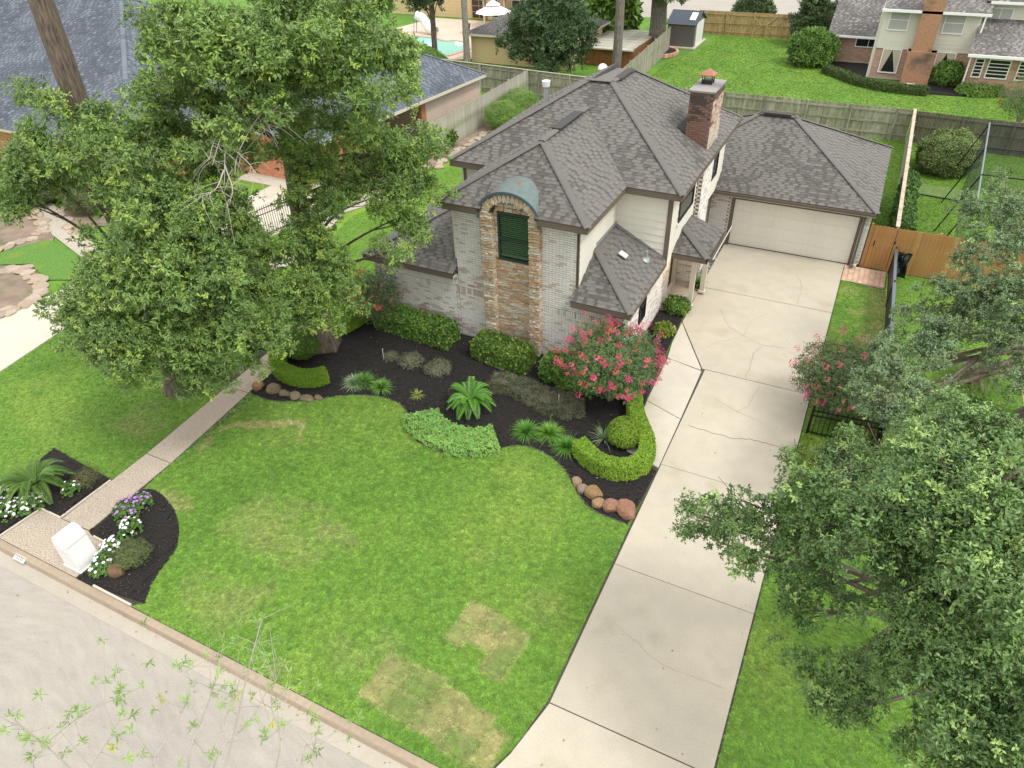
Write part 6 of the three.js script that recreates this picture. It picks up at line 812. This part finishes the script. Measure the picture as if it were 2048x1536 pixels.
function farWindow(home, cx, cy, z, w, h, { bars = 1, cross = 0, glass = B.win, frame = M.white, curtains } = {}) {
  const f = 0.07, g = [boxG(w + 2 * f, f, 0.08, cx, cy + h / 2 + f / 2, z), boxG(w + 2 * f, f, 0.12, cx, cy - h / 2 - f / 2, z), boxG(f, h, 0.08, cx - w / 2 - f / 2, cy, z), boxG(f, h, 0.08, cx + w / 2 + f / 2, cy, z)]; for (let k = 1; k <= bars; k++) g.push(boxG(w, 0.045, 0.06, cx, cy - h / 2 + (h * k) / (bars + 1), z)); for (let k = 1; k <= cross; k++) g.push(boxG(0.045, h, 0.06, cx - w / 2 + (w * k) / (cross + 1), cy, z));
  const o = put('window', merged(g), frame, home); put('pane', boxG(w, h, 0.02, cx, cy, z - 0.01), glass, o);
  if (curtains) for (const s of [-1, 1]) put('curtain', fan(s < 0 ? [[-w / 2, -h / 2], [-w / 2 + 0.1, -h / 2], [0, h / 2], [-w / 2, h / 2]] : [[w / 2 - 0.1, -h / 2], [w / 2, -h / 2], [w / 2, h / 2], [0, h / 2]], () => 0.01, 0).applyMatrix4(basis(X, V(0, 0, 1), V(0, -1, 0), V(cx, cy, z + 0.005))), B.curtain, o);
  return o;
}
function farPlanks(home, x0, x1, y0, y1, z, m, step = 0.22) { const w = put('wall', span(x0, y0, z, x1, y1, z - 0.15), m, home); const g = muv(new THREE.BoxGeometry(x1 - x0, step + 0.02, 0.02).rotateX(-0.06)); for (let y = y0 + step / 2; y < y1; y += step) put('plank', g, m, w).position.set((x0 + x1) / 2, Math.min(y, y1 - step / 2), z + 0.008); return w; }
{ // left neighbour
  const h = thing('left_house', 'orange brick house with blue grey shingle roofs behind the oaks on the left', 'house'), R = roofOf(h, slate), y = 2.7;
  R.rp([-70, y, -22.4], [-32.2, y, -22.4], [-42, 7.6, -32.2], [-70, 7.6, -32.2]); R.rp([-32.2, y, -22.4], [-32.2, y, -42], [-42, 7.6, -32.2]); R.rp([-32.2, y, -42], [-70, y, -42], [-70, 7.6, -32.2], [-42, 7.6, -32.2]);
  R.cap([-32.3, y, -22.5], [-42, 7.6, -32.2]); R.cap([-32.3, y, -41.9], [-42, 7.6, -32.2]);
  const a = [-24.3, 2.6, -27.4], b = [-22.9, 2.6, -42], e = [-26.9, 4.6, -38.6], f = [-28.2, 4.6, -31.5], c = [-32.5, 2.6, -27.4], d = [-31.5, 2.6, -42];
  R.rp(a, b, e, f); R.rp(c, a, f); R.rp(b, d, e); R.rp(d, c, f, e); R.cap(a, f); R.cap(b, e); R.cap(f, e); R.cap(c, f); R.end();
  put('fascia', merged([beam(V(-24.28, 2.52, -27.4), V(-22.9, 2.52, -42), 0.04, 0.16), beam(V(-24.28, 2.52, -27.42), V(-32.4, 2.52, -27.42), 0.04, 0.16), beam(V(-70, 2.6, -22.42), V(-32.2, 2.6, -22.42), 0.04, 0.16)]), M.creamTrim, h);
  put('wall', span(-70, 0, -23, -32.6, 2.65, -23.2), B.orange, h); put('wall', span(-32.6, 0, -23.2, -32.8, 2.65, -41.5), B.orange, h); put('wall', span(-31, 0, -27.9, -26.9, 2.55, -28.1), B.orange, h); put('wall', span(-27.1, 0, -28.1, -26.9, 2.55, -36), B.rust, h); put('wall', span(-32.6, 0, -41.5, -70, 2.6, -41.7), B.orange, h);
  const sw = put('wall', beam(V(-24.0, 1.27, -36.2), V(-23.4, 1.27, -41.7), 0.14, 2.5), B.beige, h); for (let k = 0; k < 12; k++) put('plank', beam(V(-23.92, 0.2 + k * 0.2, -36.25), V(-23.33, 0.2 + k * 0.2, -41.65), 0.02, 0.21), B.beige, sw); put('corner_trim', merged([span(-23.42, 0, -41.68, -23.3, 2.5, -41.8), beam(V(-23.66, 0, -39), V(-23.66, 2.5, -39), 0.08, 0.1)]), M.creamTrim, h);
  put('wall', span(-24, 0, -36.3, -31, 2.5, -36.45), B.beige, h); put('wall', span(-23.4, 0, -41.7, -31, 2.5, -41.85), B.beige, h); put('brick_post', span(-24.25, 0, -35.7, -23.9, 2.5, -36.15), B.rust, h); put('brick_post', span(-24.4, 0, -28.0, -24.05, 2.5, -28.4), B.rust, h);
  farWindow(h, -33.6, 2.0, -22.98, 1.3, 1.1, { bars: 1, cross: 1, glass: std(C(0.12, 0.15, 0.17), 0.15) }); farWindow(h, -39, 1.8, -22.98, 1.4, 1.4, { bars: 1 }); put('wall_vent', span(-29.5, 0.85, -27.88, -29.25, 1.05, -27.95), M.zinc, h);
  rebase(h, -33, 0, -30);
}
{ // parked things near the carport
  const t = thing('barbecue_cover', 'dark purple grey cover draped over a grill beyond the second iron fence', 'grill cover', [-24.33,0,-28.89]), g = rockG(0.55, 0.75, 0.4); put('cover', g, std(C(0.06, 0.055, 0.09), 0.7, { map: T.grain }), t).position.y = 0.45; put('wheels', merged([bar(V(-0.35, 0.1, 0.3), V(-0.35, 0.1, -0.3), 0.1, 0.1, 10), bar(V(0.35, 0.1, 0.3), V(0.35, 0.1, -0.3), 0.1, 0.1, 10)]), M.black, t);
}
bush('tall_shrub', 'pale feathery shrub against the orange brick wall far left', 'shrub', [-37.62,-21.14], 1.5, 2.4, { density: 240, sprays: [sprayG(20, 0.26, 0.1, 0.03, 5)], colour: greens([C(0.1, 0.15, 0.06), C(0.16, 0.22, 0.09)], C(0.25, 0.33, 0.1), 0.12) }); bush('tall_shrub', 'drooping olive shrub left of the second oak trunk by the brick wall', 'shrub', [-34.29,-20.8], 1.1, 1.5, { density: 300, sprays: fine, scale: 2, colour: greens([C(0.09, 0.12, 0.04), C(0.14, 0.18, 0.06)], C(0.2, 0.25, 0.08), 0.1) }); strap('bright green strap plant at the foot of the drooping olive shrub', [-33.16,-20.48], strapM[2], 1.5, 120);
{ const sg = [0, 1, 2].map(() => rockG(0.26, 0.07, 0.19)), ms = tones(std(C(1, 1, 1), 0.9, { map: T.mottle }), [C(0.4, 0.29, 0.2), C(0.38, 0.31, 0.24), C(0.44, 0.36, 0.28), C(0.33, 0.27, 0.21)]); const row = (l, pts, n) => { const P = smooth(pts, n), t = thing('stone_border', l, 'stone border', [P[0][0], 0, P[0][1]], 0); P.forEach(([x, z]) => { for (let k = 0; k < 2; k++) { const m = put('stone', pick(sg), pick(ms), t); m.position.set(x - P[0][0] + rr(-0.2, 0.2), 0.03, z - P[0][1] + rr(-0.2, 0.2)); m.rotation.y = rr(0, 6); m.scale.setScalar(rr(0.8, 1.4)); } }); }; row('curved border of flat orange stones round the lower bare bed at the left edge', pairs([-32.21,-14.53, -31.8,-15.05, -30.72,-14.93, -29.53,-14.5, -28.71,-13.87, -28.47,-13.2, -28.76,-12.66, -28.58,-12.12]), 22); row('border of flat stones along the upper bare bed at the left edge', pairs([-34.34,-15.94, -34.21,-16.83, -34.19,-17.7, -34.68,-18.39, -36.21,-19, -37.22,-19.43]), 16); row('stepping row of flat stones beside the gravel path', pairs([-35.87,-20.13, -33.48,-18.9, -31.68,-18.2, -29.77,-17.36, -27.81,-16.68]), 10); row('pale stone edging along the flower bed by the board fence', pairs([-21.25,-32.54, -21.36,-34.65, -21.32,-37.28, -21.39,-39.69, -21.49,-41.62]), 16); }
struct('lawn', sheet(pairs([-34.09,-15.77, -33.62,-16.91, -33.12,-17.58, -31.06,-17.07, -29.24,-16.56, -28.33,-15.49, -29.63,-14.92, -31.72,-15.59, -32.89,-14.98]), 0.016), std(C(0.13, 0.235, 0.035), 0.95, bump(T.turf, 0.02)));
const bedC = greens([C(0.1, 0.2, 0.03), C(0.17, 0.3, 0.05)], C(0.3, 0.4, 0.08), 0.12);
bush('flower_bush', 'tall bright green bush in the bed along the pale board fence', 'shrub', [-20.6, -39.8], 1.25, 1.75, { colour: bedC, density: 260, scale: 1.5, sprays: fine }); bush('flower_bush', 'second bright green bush farther along the pale board fence', 'shrub', [-20.9, -42.6], 1.3, 1.7, { colour: bedC, density: 260, scale: 1.5, sprays: fine }); vinca('white flowers between the green bushes by the pale board fence', pairs([-21.61,-42.95, -21.59,-43.67, -21.47,-44.2]), 0.5, 40, W1); bush('flower_bush', 'low green bush at the near end of the board fence bed', 'shrub', [-22.92,-35.86], 0.9, 1.0, { colour: laurelC, density: 260, scale: 1.4 }); bush('flower_bush', 'small bright bush behind the roof ridge by the back fence', 'shrub', [-20.28,-48.23], 0.9, 1.3, { colour: bedC, density: 200, scale: 1.6 }); bush('flower_bush', 'yellow green bush in the narrow yard behind the slate roof corner', 'shrub', [-22.9, -44.5], 0.6, 1.1, { colour: bedC, density: 260, scale: 1.4 });
{ const p = thing('flower_pot', 'orange clay pot at the foot of the tall green bush', 'pot', [-22.16,0,-41.02]); put('pot', new THREE.LatheGeometry([[0, 0], [0.16, 0], [0.22, 0.3], [0.25, 0.3], [0.25, 0.36], [0.2, 0.36], [0.18, 0.3], [0, 0.3]].map(([a, b]) => new THREE.Vector2(a, b)), 18), std(C(0.55, 0.22, 0.09), 0.85), p); put('soil', new THREE.CylinderGeometry(0.19, 0.19, 0.02, 16).translate(0, 0.3, 0), M.mulch, p); }
// yellow shed with a low roof, the pool and the house behind
{
  const h = thing('yellow_shed', 'yellow lap sided outbuilding with low dark roof beyond the back fence', 'shed'), R = roofOf(h, ash.map((c) => c.clone().multiplyScalar(0.55))), y = 2.2;
  R.rp([-31.6, y, -54.2], [-22, y, -54.2], [-25.5, 3.3, -57.8], [-28, 3.3, -57.8]); R.rp([-22, y, -54.2], [-22, y, -62.5], [-25.5, 3.3, -58.8], [-25.5, 3.3, -57.8]); R.rp([-31.6, y, -62.5], [-31.6, y, -54.2], [-28, 3.3, -57.8], [-28, 3.3, -58.8]); R.rp([-22, y, -62.5], [-31.6, y, -62.5], [-28, 3.3, -58.8], [-25.5, 3.3, -58.8]); R.end();
  farPlanks(h, -31.1, -22.5, 0, 2.2, -54.7, B.yellow, 0.24); put('wall', span(-22.5, 0, -54.7, -22.7, 2.2, -62), B.yellow, h); put('wall', span(-31.1, 0, -54.8, -30.9, 2.2, -62), B.yellow, h); put('wall', span(-31.1, 0, -61.9, -22.5, 2.2, -62), B.yellow, h); put('fascia', merged([span(-31.6, 2.05, -54.18, -22, 2.2, -54.24), span(-22, 2.05, -54.2, -22.05, 2.2, -62.5)]), M.creamTrim, h); put('vent_hatch', span(-23.6, 0.5, -54.66, -23.0, 1.1, -54.7), M.black, h);
  rebase(h, -27, 0, -58);
}
{
  struct('pool_deck', slab([[-44, -70], [-31, -70], [-31.4, -55.5], [-33, -54.6], [-37, -54.6], [-46, -58]], -0.02, 0.02), std(C(0.6, 0.48, 0.4), 0.9, bump(T.concrete, 0.004)));
  const O = [[-41.5, -61.5], [-38.9, -61.4], [-37.2, -60.5], [-36.3, -61.0], [-34.9, -60.6], [-33.4, -58.4], [-33.9, -55.6], [-38, -55.4], [-42, -58]];
  struct('pool_water', sheet(O, 0.03), new THREE.MeshPhysicalMaterial({ color: C(0.2, 0.56, 0.5), roughness: 0.06 })); struct('pool_coping', merged(O.map((p, i) => { const q = O[(i + 1) % O.length]; return beam(V(p[0], 0.045, p[1]), V(q[0], 0.045, q[1]), 0.26, 0.07); })), std(C(0.5, 0.28, 0.22), 0.9));
  struct('pool_step', merged([0, 1, 2].map((k) => slab([[-36.2 + k * 0.3, -60.8 + k * 0.5], [-34.8, -60.3 + k * 0.5], [-34.7, -59.9 + k * 0.5], [-36.1 + k * 0.3, -60.4 + k * 0.5]], 0.03, 0.036 + k * 0.002))), std(C(0.5, 0.72, 0.6), 0.5));
  const h = thing('yellow_house', 'large yellow house with patio doors beyond the pool', 'house'), R = roofOf(h, ash); farPlanks(h, -50, -31.5, 0, 5.4, -71, B.yellow, 0.3); put('wall', span(-31.5, 0, -66, -25.6, 4.6, -66.2), B.bone, h); put('wall', span(-25.6, 0, -66, -25.8, 4.6, -78), B.bone, h); put('wall', span(-31.5, 0, -66, -31.7, 4.6, -71), B.bone, h); R.rp([-32.2, 4.6, -65.4], [-25, 4.6, -65.4], [-28.6, 6.4, -69], [-28.7, 6.4, -69]); R.rp([-25, 4.6, -65.4], [-25, 4.6, -79], [-28.6, 6.4, -79], [-28.6, 6.4, -69]); R.rp([-32.2, 4.6, -79], [-32.2, 4.6, -65.4], [-28.7, 6.4, -69], [-28.7, 6.4, -79]); R.rp([-36.6, 2.9, -66.4], [-31.7, 2.9, -66.4], [-31.7, 4, -71], [-36.6, 4, -71]); R.end(); put('patio_post', merged([-36.4, -34.2, -32].map((x) => span(x, 0, -66.6, x + 0.18, 2.8, -66.8))), M.creamTrim, h); put('roof_edge', span(-36.7, 2.68, -66.36, -31.7, 2.9, -66.44), M.creamTrim, h);
  const w = farWindow(h, -39.2, 1.2, -70.95, 1.6, 2.2, { bars: 3, cross: 1, frame: std(C(0.5, 0.26, 0.09), 0.6) }); w.name = 'patio_door'; farWindow(h, -37.4, 1.3, -70.95, 0.7, 2.1, { glass: std(C(0.03, 0.05, 0.14), 0.2) }); farWindow(h, -34.2, 1.3, -70.95, 2.4, 1.8, { bars: 0, cross: 2 }); farWindow(h, -26.6, 3.4, -65.95, 0.7, 1.2, { frame: M.dark }); rebase(h, -36, 0, -72);
  const u = thing('patio_umbrella', 'white two tier patio umbrella beside the far pool', 'umbrella', [-33.9, 0, -64]); put('canopy', new THREE.ConeGeometry(1.7, 0.75, 8, 1, true).translate(0, 2.4, 0), std(C(0.85, 0.82, 0.85), 0.8), u); put('canopy_top', new THREE.ConeGeometry(0.7, 0.45, 8, 1, true).translate(0, 2.85, 0), std(C(0.85, 0.82, 0.85), 0.8), u); put('pole', bar(V(0, 0, 0), V(0, 2.9, 0), 0.03), M.zinc, u);
  const p = thing('planter_pot', 'tall black planter on the pool deck by the patio door', 'planter', [-37.02,0.02,-64.38]); put('pot', new THREE.LatheGeometry([[0, 0], [0.26, 0], [0.34, 0.75], [0.38, 0.75], [0.38, 0.8], [0.3, 0.8], [0, 0.7]].map(([a, b]) => new THREE.Vector2(a, b)), 16), M.black, p); put('soil', new THREE.CylinderGeometry(0.3, 0.3, 0.03, 14).translate(0, 0.74, 0), M.mulch, p);
  const lo = thing('pool_slide', 'white moulded pool slide on the deck behind the left pine', 'pool slide', [-41, 0.02, -63]); put('slide', tube([V(1.6, 0.3, 0.4), V(0.8, 0.5, 0.2), V(0, 1.3, 0), V(-0.6, 1.6, 0.2)], 0.45, 0.4, 14, 8), M.white, lo); put('ladder', merged([bar(V(-0.8, 0, 0.5), V(-0.6, 1.9, 0.4), 0.03), bar(V(-0.8, 0, 0), V(-0.6, 1.9, 0), 0.03)]), std(C(0.05, 0.18, 0.5), 0.4), lo);
}
{ const t = thing('low_deck_roof', 'flat weathered plank roof with rust coloured boards below, behind the pine trunk', 'shed', [-20.2, 0, -60.5]); const bg = boxG(0.28, 0.05, 7.4); for (let k = 0; k < 15; k++) put('plank', bg, pick(woodPale), t).position.set(-2.1 + k * 0.285, 1.3, 0); put('boards', boxG(4.2, 1.25, 0.1, 0, 0.63, 3.5), std(C(0.34, 0.14, 0.05), 0.85, { map: T.fence }), t); put('roof_edge', boxG(4.4, 0.1, 0.08, 0, 1.29, 3.74), M.creamTrim, t); put('boards', boxG(0.1, 1.25, 7, 2, 0.63, 0), std(C(0.34, 0.14, 0.05), 0.85, { map: T.fence }), t); }
{ // garden shed
  const t = thing('garden_shed', 'small grey garden shed with dark blue gable roof and white doors', 'shed', [-16.6, 0, -66.6]); put('floor', boxG(2.6, 0.12, 4.1, 0.05, 0.06, 0), M.paleConcrete, t);
  const s = new THREE.Shape(); s.moveTo(-1.7, 0); s.lineTo(1.7, 0); s.lineTo(1.7, 1.7); s.lineTo(0, 2.45); s.lineTo(-1.7, 1.7); s.closePath(); put('wall', muv(new THREE.ExtrudeGeometry(s, { depth: 2.3, bevelEnabled: false }).rotateY(Math.PI / 2).translate(-1.15, 0.12, 0)), std(C(0.15, 0.135, 0.13), 0.7, { map: T.mottle }), t);
  const rm = std(C(0.035, 0.05, 0.07), 0.6); for (const q of [-1, 1]) put('roof', boxG(2.6, 0.07, 2.0).rotateX(q * 0.415).translate(0, 2.2, q * 0.88), rm, t); put('skylight', boxG(0.5, 0.1, 1.0).rotateX(0.415).translate(0.75, 2.29, 0.75), M.white, t); for (const q of [-1, 1]) put('door', boxG(0.05, 1.75, 1.15, 1.17, 1.0, q * 0.6), std(C(0.7, 0.69, 0.66), 0.5), t);
}
{ // ringed oak
  const ring = thing('tree_ring', 'low curved brick ring filled with dark mulch round the massive oak trunk', 'planter', [-17.7, 0, -62.3]); put('mulch', new THREE.CylinderGeometry(1.5, 1.55, 0.22, 24).translate(0, 0.11, 0), M.mulch, ring); const bg = bevelBox(0.36, 0.3, 0.2, 0.02), bm = [std(C(0.45, 0.24, 0.17), 0.9), std(C(0.5, 0.32, 0.24), 0.9)]; for (let i = 0; i < 26; i++) { const a = (i / 26) * 6.283, m = put('brick', bg, pick(bm), ring); m.position.set(Math.sin(a) * 1.6, 0, Math.cos(a) * 1.6); m.rotation.y = a; }
}
const farSprays = [sprayG(26, 0.5, 0.2, 0.085, 6)], farC = greens([C(0.06, 0.11, 0.035), C(0.11, 0.19, 0.055)], C(0.2, 0.3, 0.07), 0.14);
const D = (l) => quad(l);
makeTree('ringed_oak', 'massive gnarled grey oak trunk in a brick ring beside the garden shed', null, [-18.0, 0.1, -62.6], [[0, 0, 0], [0.05, 2, 0], [0, 4, 0], [0.2, 6, 0]], D([-20, 5.2, -61.5, 1.3, -18.5, 5.4, -60.8, 1.3, -16.9, 5.3, -61, 1.2, -16.2, 4.9, -62.5, 1.1, -18, 6.8, -62, 1.6, -20.8, 6.2, -62, 1.3, -15.6, 6, -62, 1.2, -19, 8, -62, 1.6, -16.8, 8, -62, 1.5]), { r: 0.72, r1: 0.55, flare: 0.5, bark: std(C(0.24, 0.21, 0.175), 0.95, bump(T.bark, 0.06)), density: 90, sprays: farSprays, colour: farC });
makeTree('round_tree', 'dense round green tree in front of the yellow outbuilding', null, [-22.9, 0, -52.3], [[0, 0, 0], [0, 1, 0], [0, 2.6, 0]], D([-23.1, 3.4, -52, 1.9, -25, 2.8, -51.9, 1.6, -21.4, 2.9, -51.8, 1.6, -24.2, 4.6, -52, 1.6, -22, 4.8, -52.2, 1.6, -23.2, 2, -51.3, 1.5, -25.6, 3.9, -52.2, 1.0, -20.6, 3.9, -52.2, 1.0, -21.2, 1.8, -51.5, 1.0, -23.2, 5.6, -52.3, 1.1]), { r: 0.2, density: 75, sprays: farSprays, colour: greens([C(0.06, 0.12, 0.04), C(0.11, 0.2, 0.065)], C(0.18, 0.28, 0.08), 0.12) });
const pine = (l, b, r, cl, s) => makeTree('pine_tree', l, null, b, [[0, 0, 0], [0.05, 4, 0], [0, 9, 0], [0, 14, 0]], D(cl), { r, r1: r * 0.7, flare: 0.2, bark: s || M.bark, density: 60, sprays: farSprays, colour: greens([C(0.045, 0.085, 0.03), C(0.08, 0.14, 0.045)], C(0.15, 0.22, 0.06), 0.1) });
pine('bare pale pine trunk rising beside the grey board fence right of the round tree', [-17.9, 0, -52.5], 0.34, [-17.9, 14, -52.5, 1.2], std(C(0.25, 0.225, 0.19), 0.95, bump(T.bark, 0.03)));
pine('pale straight pine trunk at the corner of the yellow outbuilding', [-31.2, 0, -54.0], 0.27, [-31.2, 14, -54, 1.2], std(C(0.4, 0.36, 0.3), 0.95, bump(T.bark, 0.03)));
pine('dark leafy pine standing at the edge of the far pool', [-34.6, 0, -54.6], 0.24, [-35.8, 4.7, -54.6, 1.3, -33.6, 4.9, -54.4, 1.1, -34.6, 5.5, -54.5, 1.5, -36.9, 5.4, -54.6, 1.2, -32.5, 5.6, -54.6, 1.0, -35, 7, -54.6, 1.6]);
hedge('back_hedge', 'clipped green hedge between slate roof and the far pool', [[-35.5, -53.6], [-32.9, -51.6], [-31.3, -50.0]], 0.55, 1.1, { sprays: laurel, density: 220, colour: greens([C(0.1, 0.2, 0.04), C(0.16, 0.3, 0.06)], C(0.26, 0.4, 0.08), 0.1) });
bush('banana_plant', 'broad leaved bright green plants between yellow house and plank roof', 'plant', [-23.2, -65.5], 1.6, 4, { density: 60, sprays: [sprayG(10, 0.8, 0.9, 0.34, 3)], colour: bedC }); bush('flower_bush', 'small green shrub at the foot of the bare pale pine', 'shrub', [-17.8, -50.3], 0.8, 1.3, { density: 150, scale: 1.6, colour: bedC });
makeTree('bay_tree', 'upright dark green tree beside the new timber fence', null, [-7.0, 0, -69.4], [[0, 0, 0], [0, 1, 0], [0, 3.2, 0]], D([-7, 1.2, -69.2, 1.2, -7.9, 1.8, -69.2, 0.9, -6.2, 1.9, -69.2, 0.9, -7, 2.6, -69.2, 1.2, -7.2, 3.5, -69.2, 0.9, -7.5, 0.9, -68.9, 0.9, -6.4, 0.8, -68.9, 0.9]), { r: 0.14, density: 120, sprays: farSprays, colour: greens([C(0.05, 0.1, 0.03), C(0.1, 0.18, 0.05)], C(0.22, 0.32, 0.08), 0.16) });
bush('broad_bush', 'broad light green bush at the corner of the tan brick house', 'shrub', [-5.71,-62.93], 1.5, 2.1, { density: 60, sprays: farSprays, colour: greens([C(0.07, 0.15, 0.03), C(0.14, 0.26, 0.04)], C(0.26, 0.38, 0.05), 0.16) });
{ // tan brick house at the back right
  const h = thing('tan_brick_house', 'two storey ivory sided house with tan brick base and stained tall chimney, back right', 'house'), R = roofOf(h, ash);
  R.rp([-1.4, 4.55, -59.6], [5.0, 4.62, -59.6], [5.0, 7.2, -64.4], [-1.4, 7.1, -64.4]); R.rp([-5.0, 1.95, -64.0], [-1.1, 1.95, -64.0], [-1.1, 5.6, -71], [-5.0, 5.6, -71]); R.rp([4.6, 5.2, -60.4], [16, 5.2, -60.4], [16, 7.6, -64.5], [4.6, 7.6, -64.5]); R.rp([4.3, 2.5, -57.7], [16, 2.5, -57.7], [16, 4.1, -60.9], [4.6, 4.1, -60.9]); R.end();
  put('gutter', merged([span(-1.5, 4.42, -59.5, 5.05, 4.58, -59.65), span(-5.05, 1.82, -63.9, -1.2, 1.96, -64.05), span(4.3, 2.36, -57.6, 16, 2.52, -57.75), span(4.8, 5.05, -60.3, 16, 5.2, -60.42)]), M.white, h);
  farPlanks(h, -1.3, 4.6, 2.03, 4.45, -60.2, B.ivory, 0.24); put('wall', span(-1.3, 0, -60.25, 4.7, 2.03, -60.45), B.tan, h); put('wall', span(-4.6, 0, -64.5, -1.2, 1.9, -64.7), B.tan, h); put('wall', span(-1.3, 0, -60.3, -1.5, 4.5, -65), B.ivory, h); put('wall', span(-4.6, 0, -64.6, -4.8, 1.9, -71), B.tan, h); farPlanks(h, 4.6, 16, 3.8, 5.1, -61, B.ivory, 0.24);
  put('wall', slab([[4.7, -60.2], [4.75, -58.9], [5.2, -58.4], [16, -58.4], [16, -60.2]], 0, 2.4), B.tan, h);
  const st = std(C(0.46, 0.25, 0.15), 0.9, { map: T.soot }), ch = put('chimney', merged([span(0.78, 0, -59.4, 2.55, 2.1, -60.2), span(0.95, 2.1, -59.5, 2.2, 7.5, -60.2)]), st, h); put('chimney_shoulder', merged([span(0.7, 2.0, -59.42, 0.98, 2.1, -60.2), span(2.2, 2.0, -59.42, 2.6, 2.1, -60.2)]), B.tan, ch);
  farWindow(h, -0.3, 3.86, -60.14, 1.15, 1.2, { glass: B.blind }); farWindow(h, 3.08, 3.84, -60.14, 1.15, 1.2, { glass: B.blind }); farWindow(h, -0.2, 1.22, -60.2, 1.1, 1.45, { bars: 0, curtains: true }); farWindow(h, 3.2, 1.3, -60.2, 1.1, 1.35, { bars: 0, curtains: true }); farWindow(h, -2.0, 1.45, -64.45, 1.7, 0.5, { bars: 0, cross: 1 }); farWindow(h, 5.6, 4.4, -60.94, 1.3, 0.62, { bars: 0, cross: 1, glass: B.blind }); farWindow(h, 6.3, 1.6, -58.36, 1.15, 1.05, { bars: 4 }); farWindow(h, 5.15, 1.6, -58.36, 0.42, 1.05, { bars: 4 }); farWindow(h, 7.7, 1.6, -58.36, 0.5, 1.05, { bars: 4 });
  put('downspout', merged([beam(V(4.55, 0.05, -58.2), V(4.55, 2.4, -58.2), 0.1, 0.08), beam(V(4.7, 2.6, -59.6), V(4.75, 4.4, -59.6), 0.1, 0.08), beam(V(-4.75, 0.05, -64.2), V(-4.75, 1.85, -64.2), 0.08, 0.08)]), M.white, h); put('foundation', merged([span(-1.3, 0, -60.2, 4.7, 0.12, -60.24), span(-4.6, 0, -64.4, -1.3, 0.1, -64.5)]), M.concrete, h);
  rebase(h, 2, 0, -62);
  bed('mulch_bed', pairs([-4.83,-63.25, -4.44,-66.17, -1.32,-64.18, -0.99,-59.94, 0.85,-59.19, 3.99,-59.8, 6.73,-60.01, 6.98,-58.8, 5.33,-57.41, 2.5,-57.11, -0.32,-57.37, -2.43,-59.11, -3.99,-60.8]));
  hedge('border_hedge', 'low curved dark green border hedge edging the bed of the tan brick house', pairs([-4.31,-60.53, -3.14,-59.44, -2,-58.12, -0.3,-57.11, 1.29,-56.78, 2.51,-56.85]), 0.3, 0.45, { sprays: laurel, density: 260, colour: greens([C(0.06, 0.11, 0.03), C(0.11, 0.17, 0.04)], C(0.16, 0.2, 0.05), 0.1) });
  bush('flower_bush', 'light green bush in front of the curtained window of the tan brick house', 'shrub', [3.62,-59.94], 0.85, 1.5, { density: 160, scale: 1.6, colour: bedC }); hedge('fern_row', 'row of bright ferny plants below the bay window', pairs([4.6,-58.29, 5.49,-57.85, 6.82,-58.48]), 0.4, 0.45, { sprays: [sprayG(14, 0.22, 0.14, 0.04, 3)], density: 60, colour: bedC, rough: 0.2, category: 'ferns' });
  const b = solo('splash_block', bevelBox(0.6, 0.14, 0.4, 0.03), M.paleConcrete, 'pale stone block at the foot of the stained chimney', 'block'); b.position.set(1.5, 0, -58.9);
}
// street beyond the new fence
struct('far_road', sheet([[-60, -77], [30, -77], [30, -95], [-60, -95]], -0.01), M.road);
for (const [l, x, z] of [['dark round shrub by the street behind the new timber fence', -12.6, -74.5], ['dark trimmed shrub beyond the fence beside the far street', -4.4, -74.6]]) bush('street_shrub', l, 'shrub', [x, z], 1.5, 2.6, { density: 50, sprays: farSprays, colour: greens([C(0.05, 0.09, 0.03), C(0.09, 0.15, 0.05)], C(0.16, 0.22, 0.06), 0.1) });

renderer.render(scene, camera);
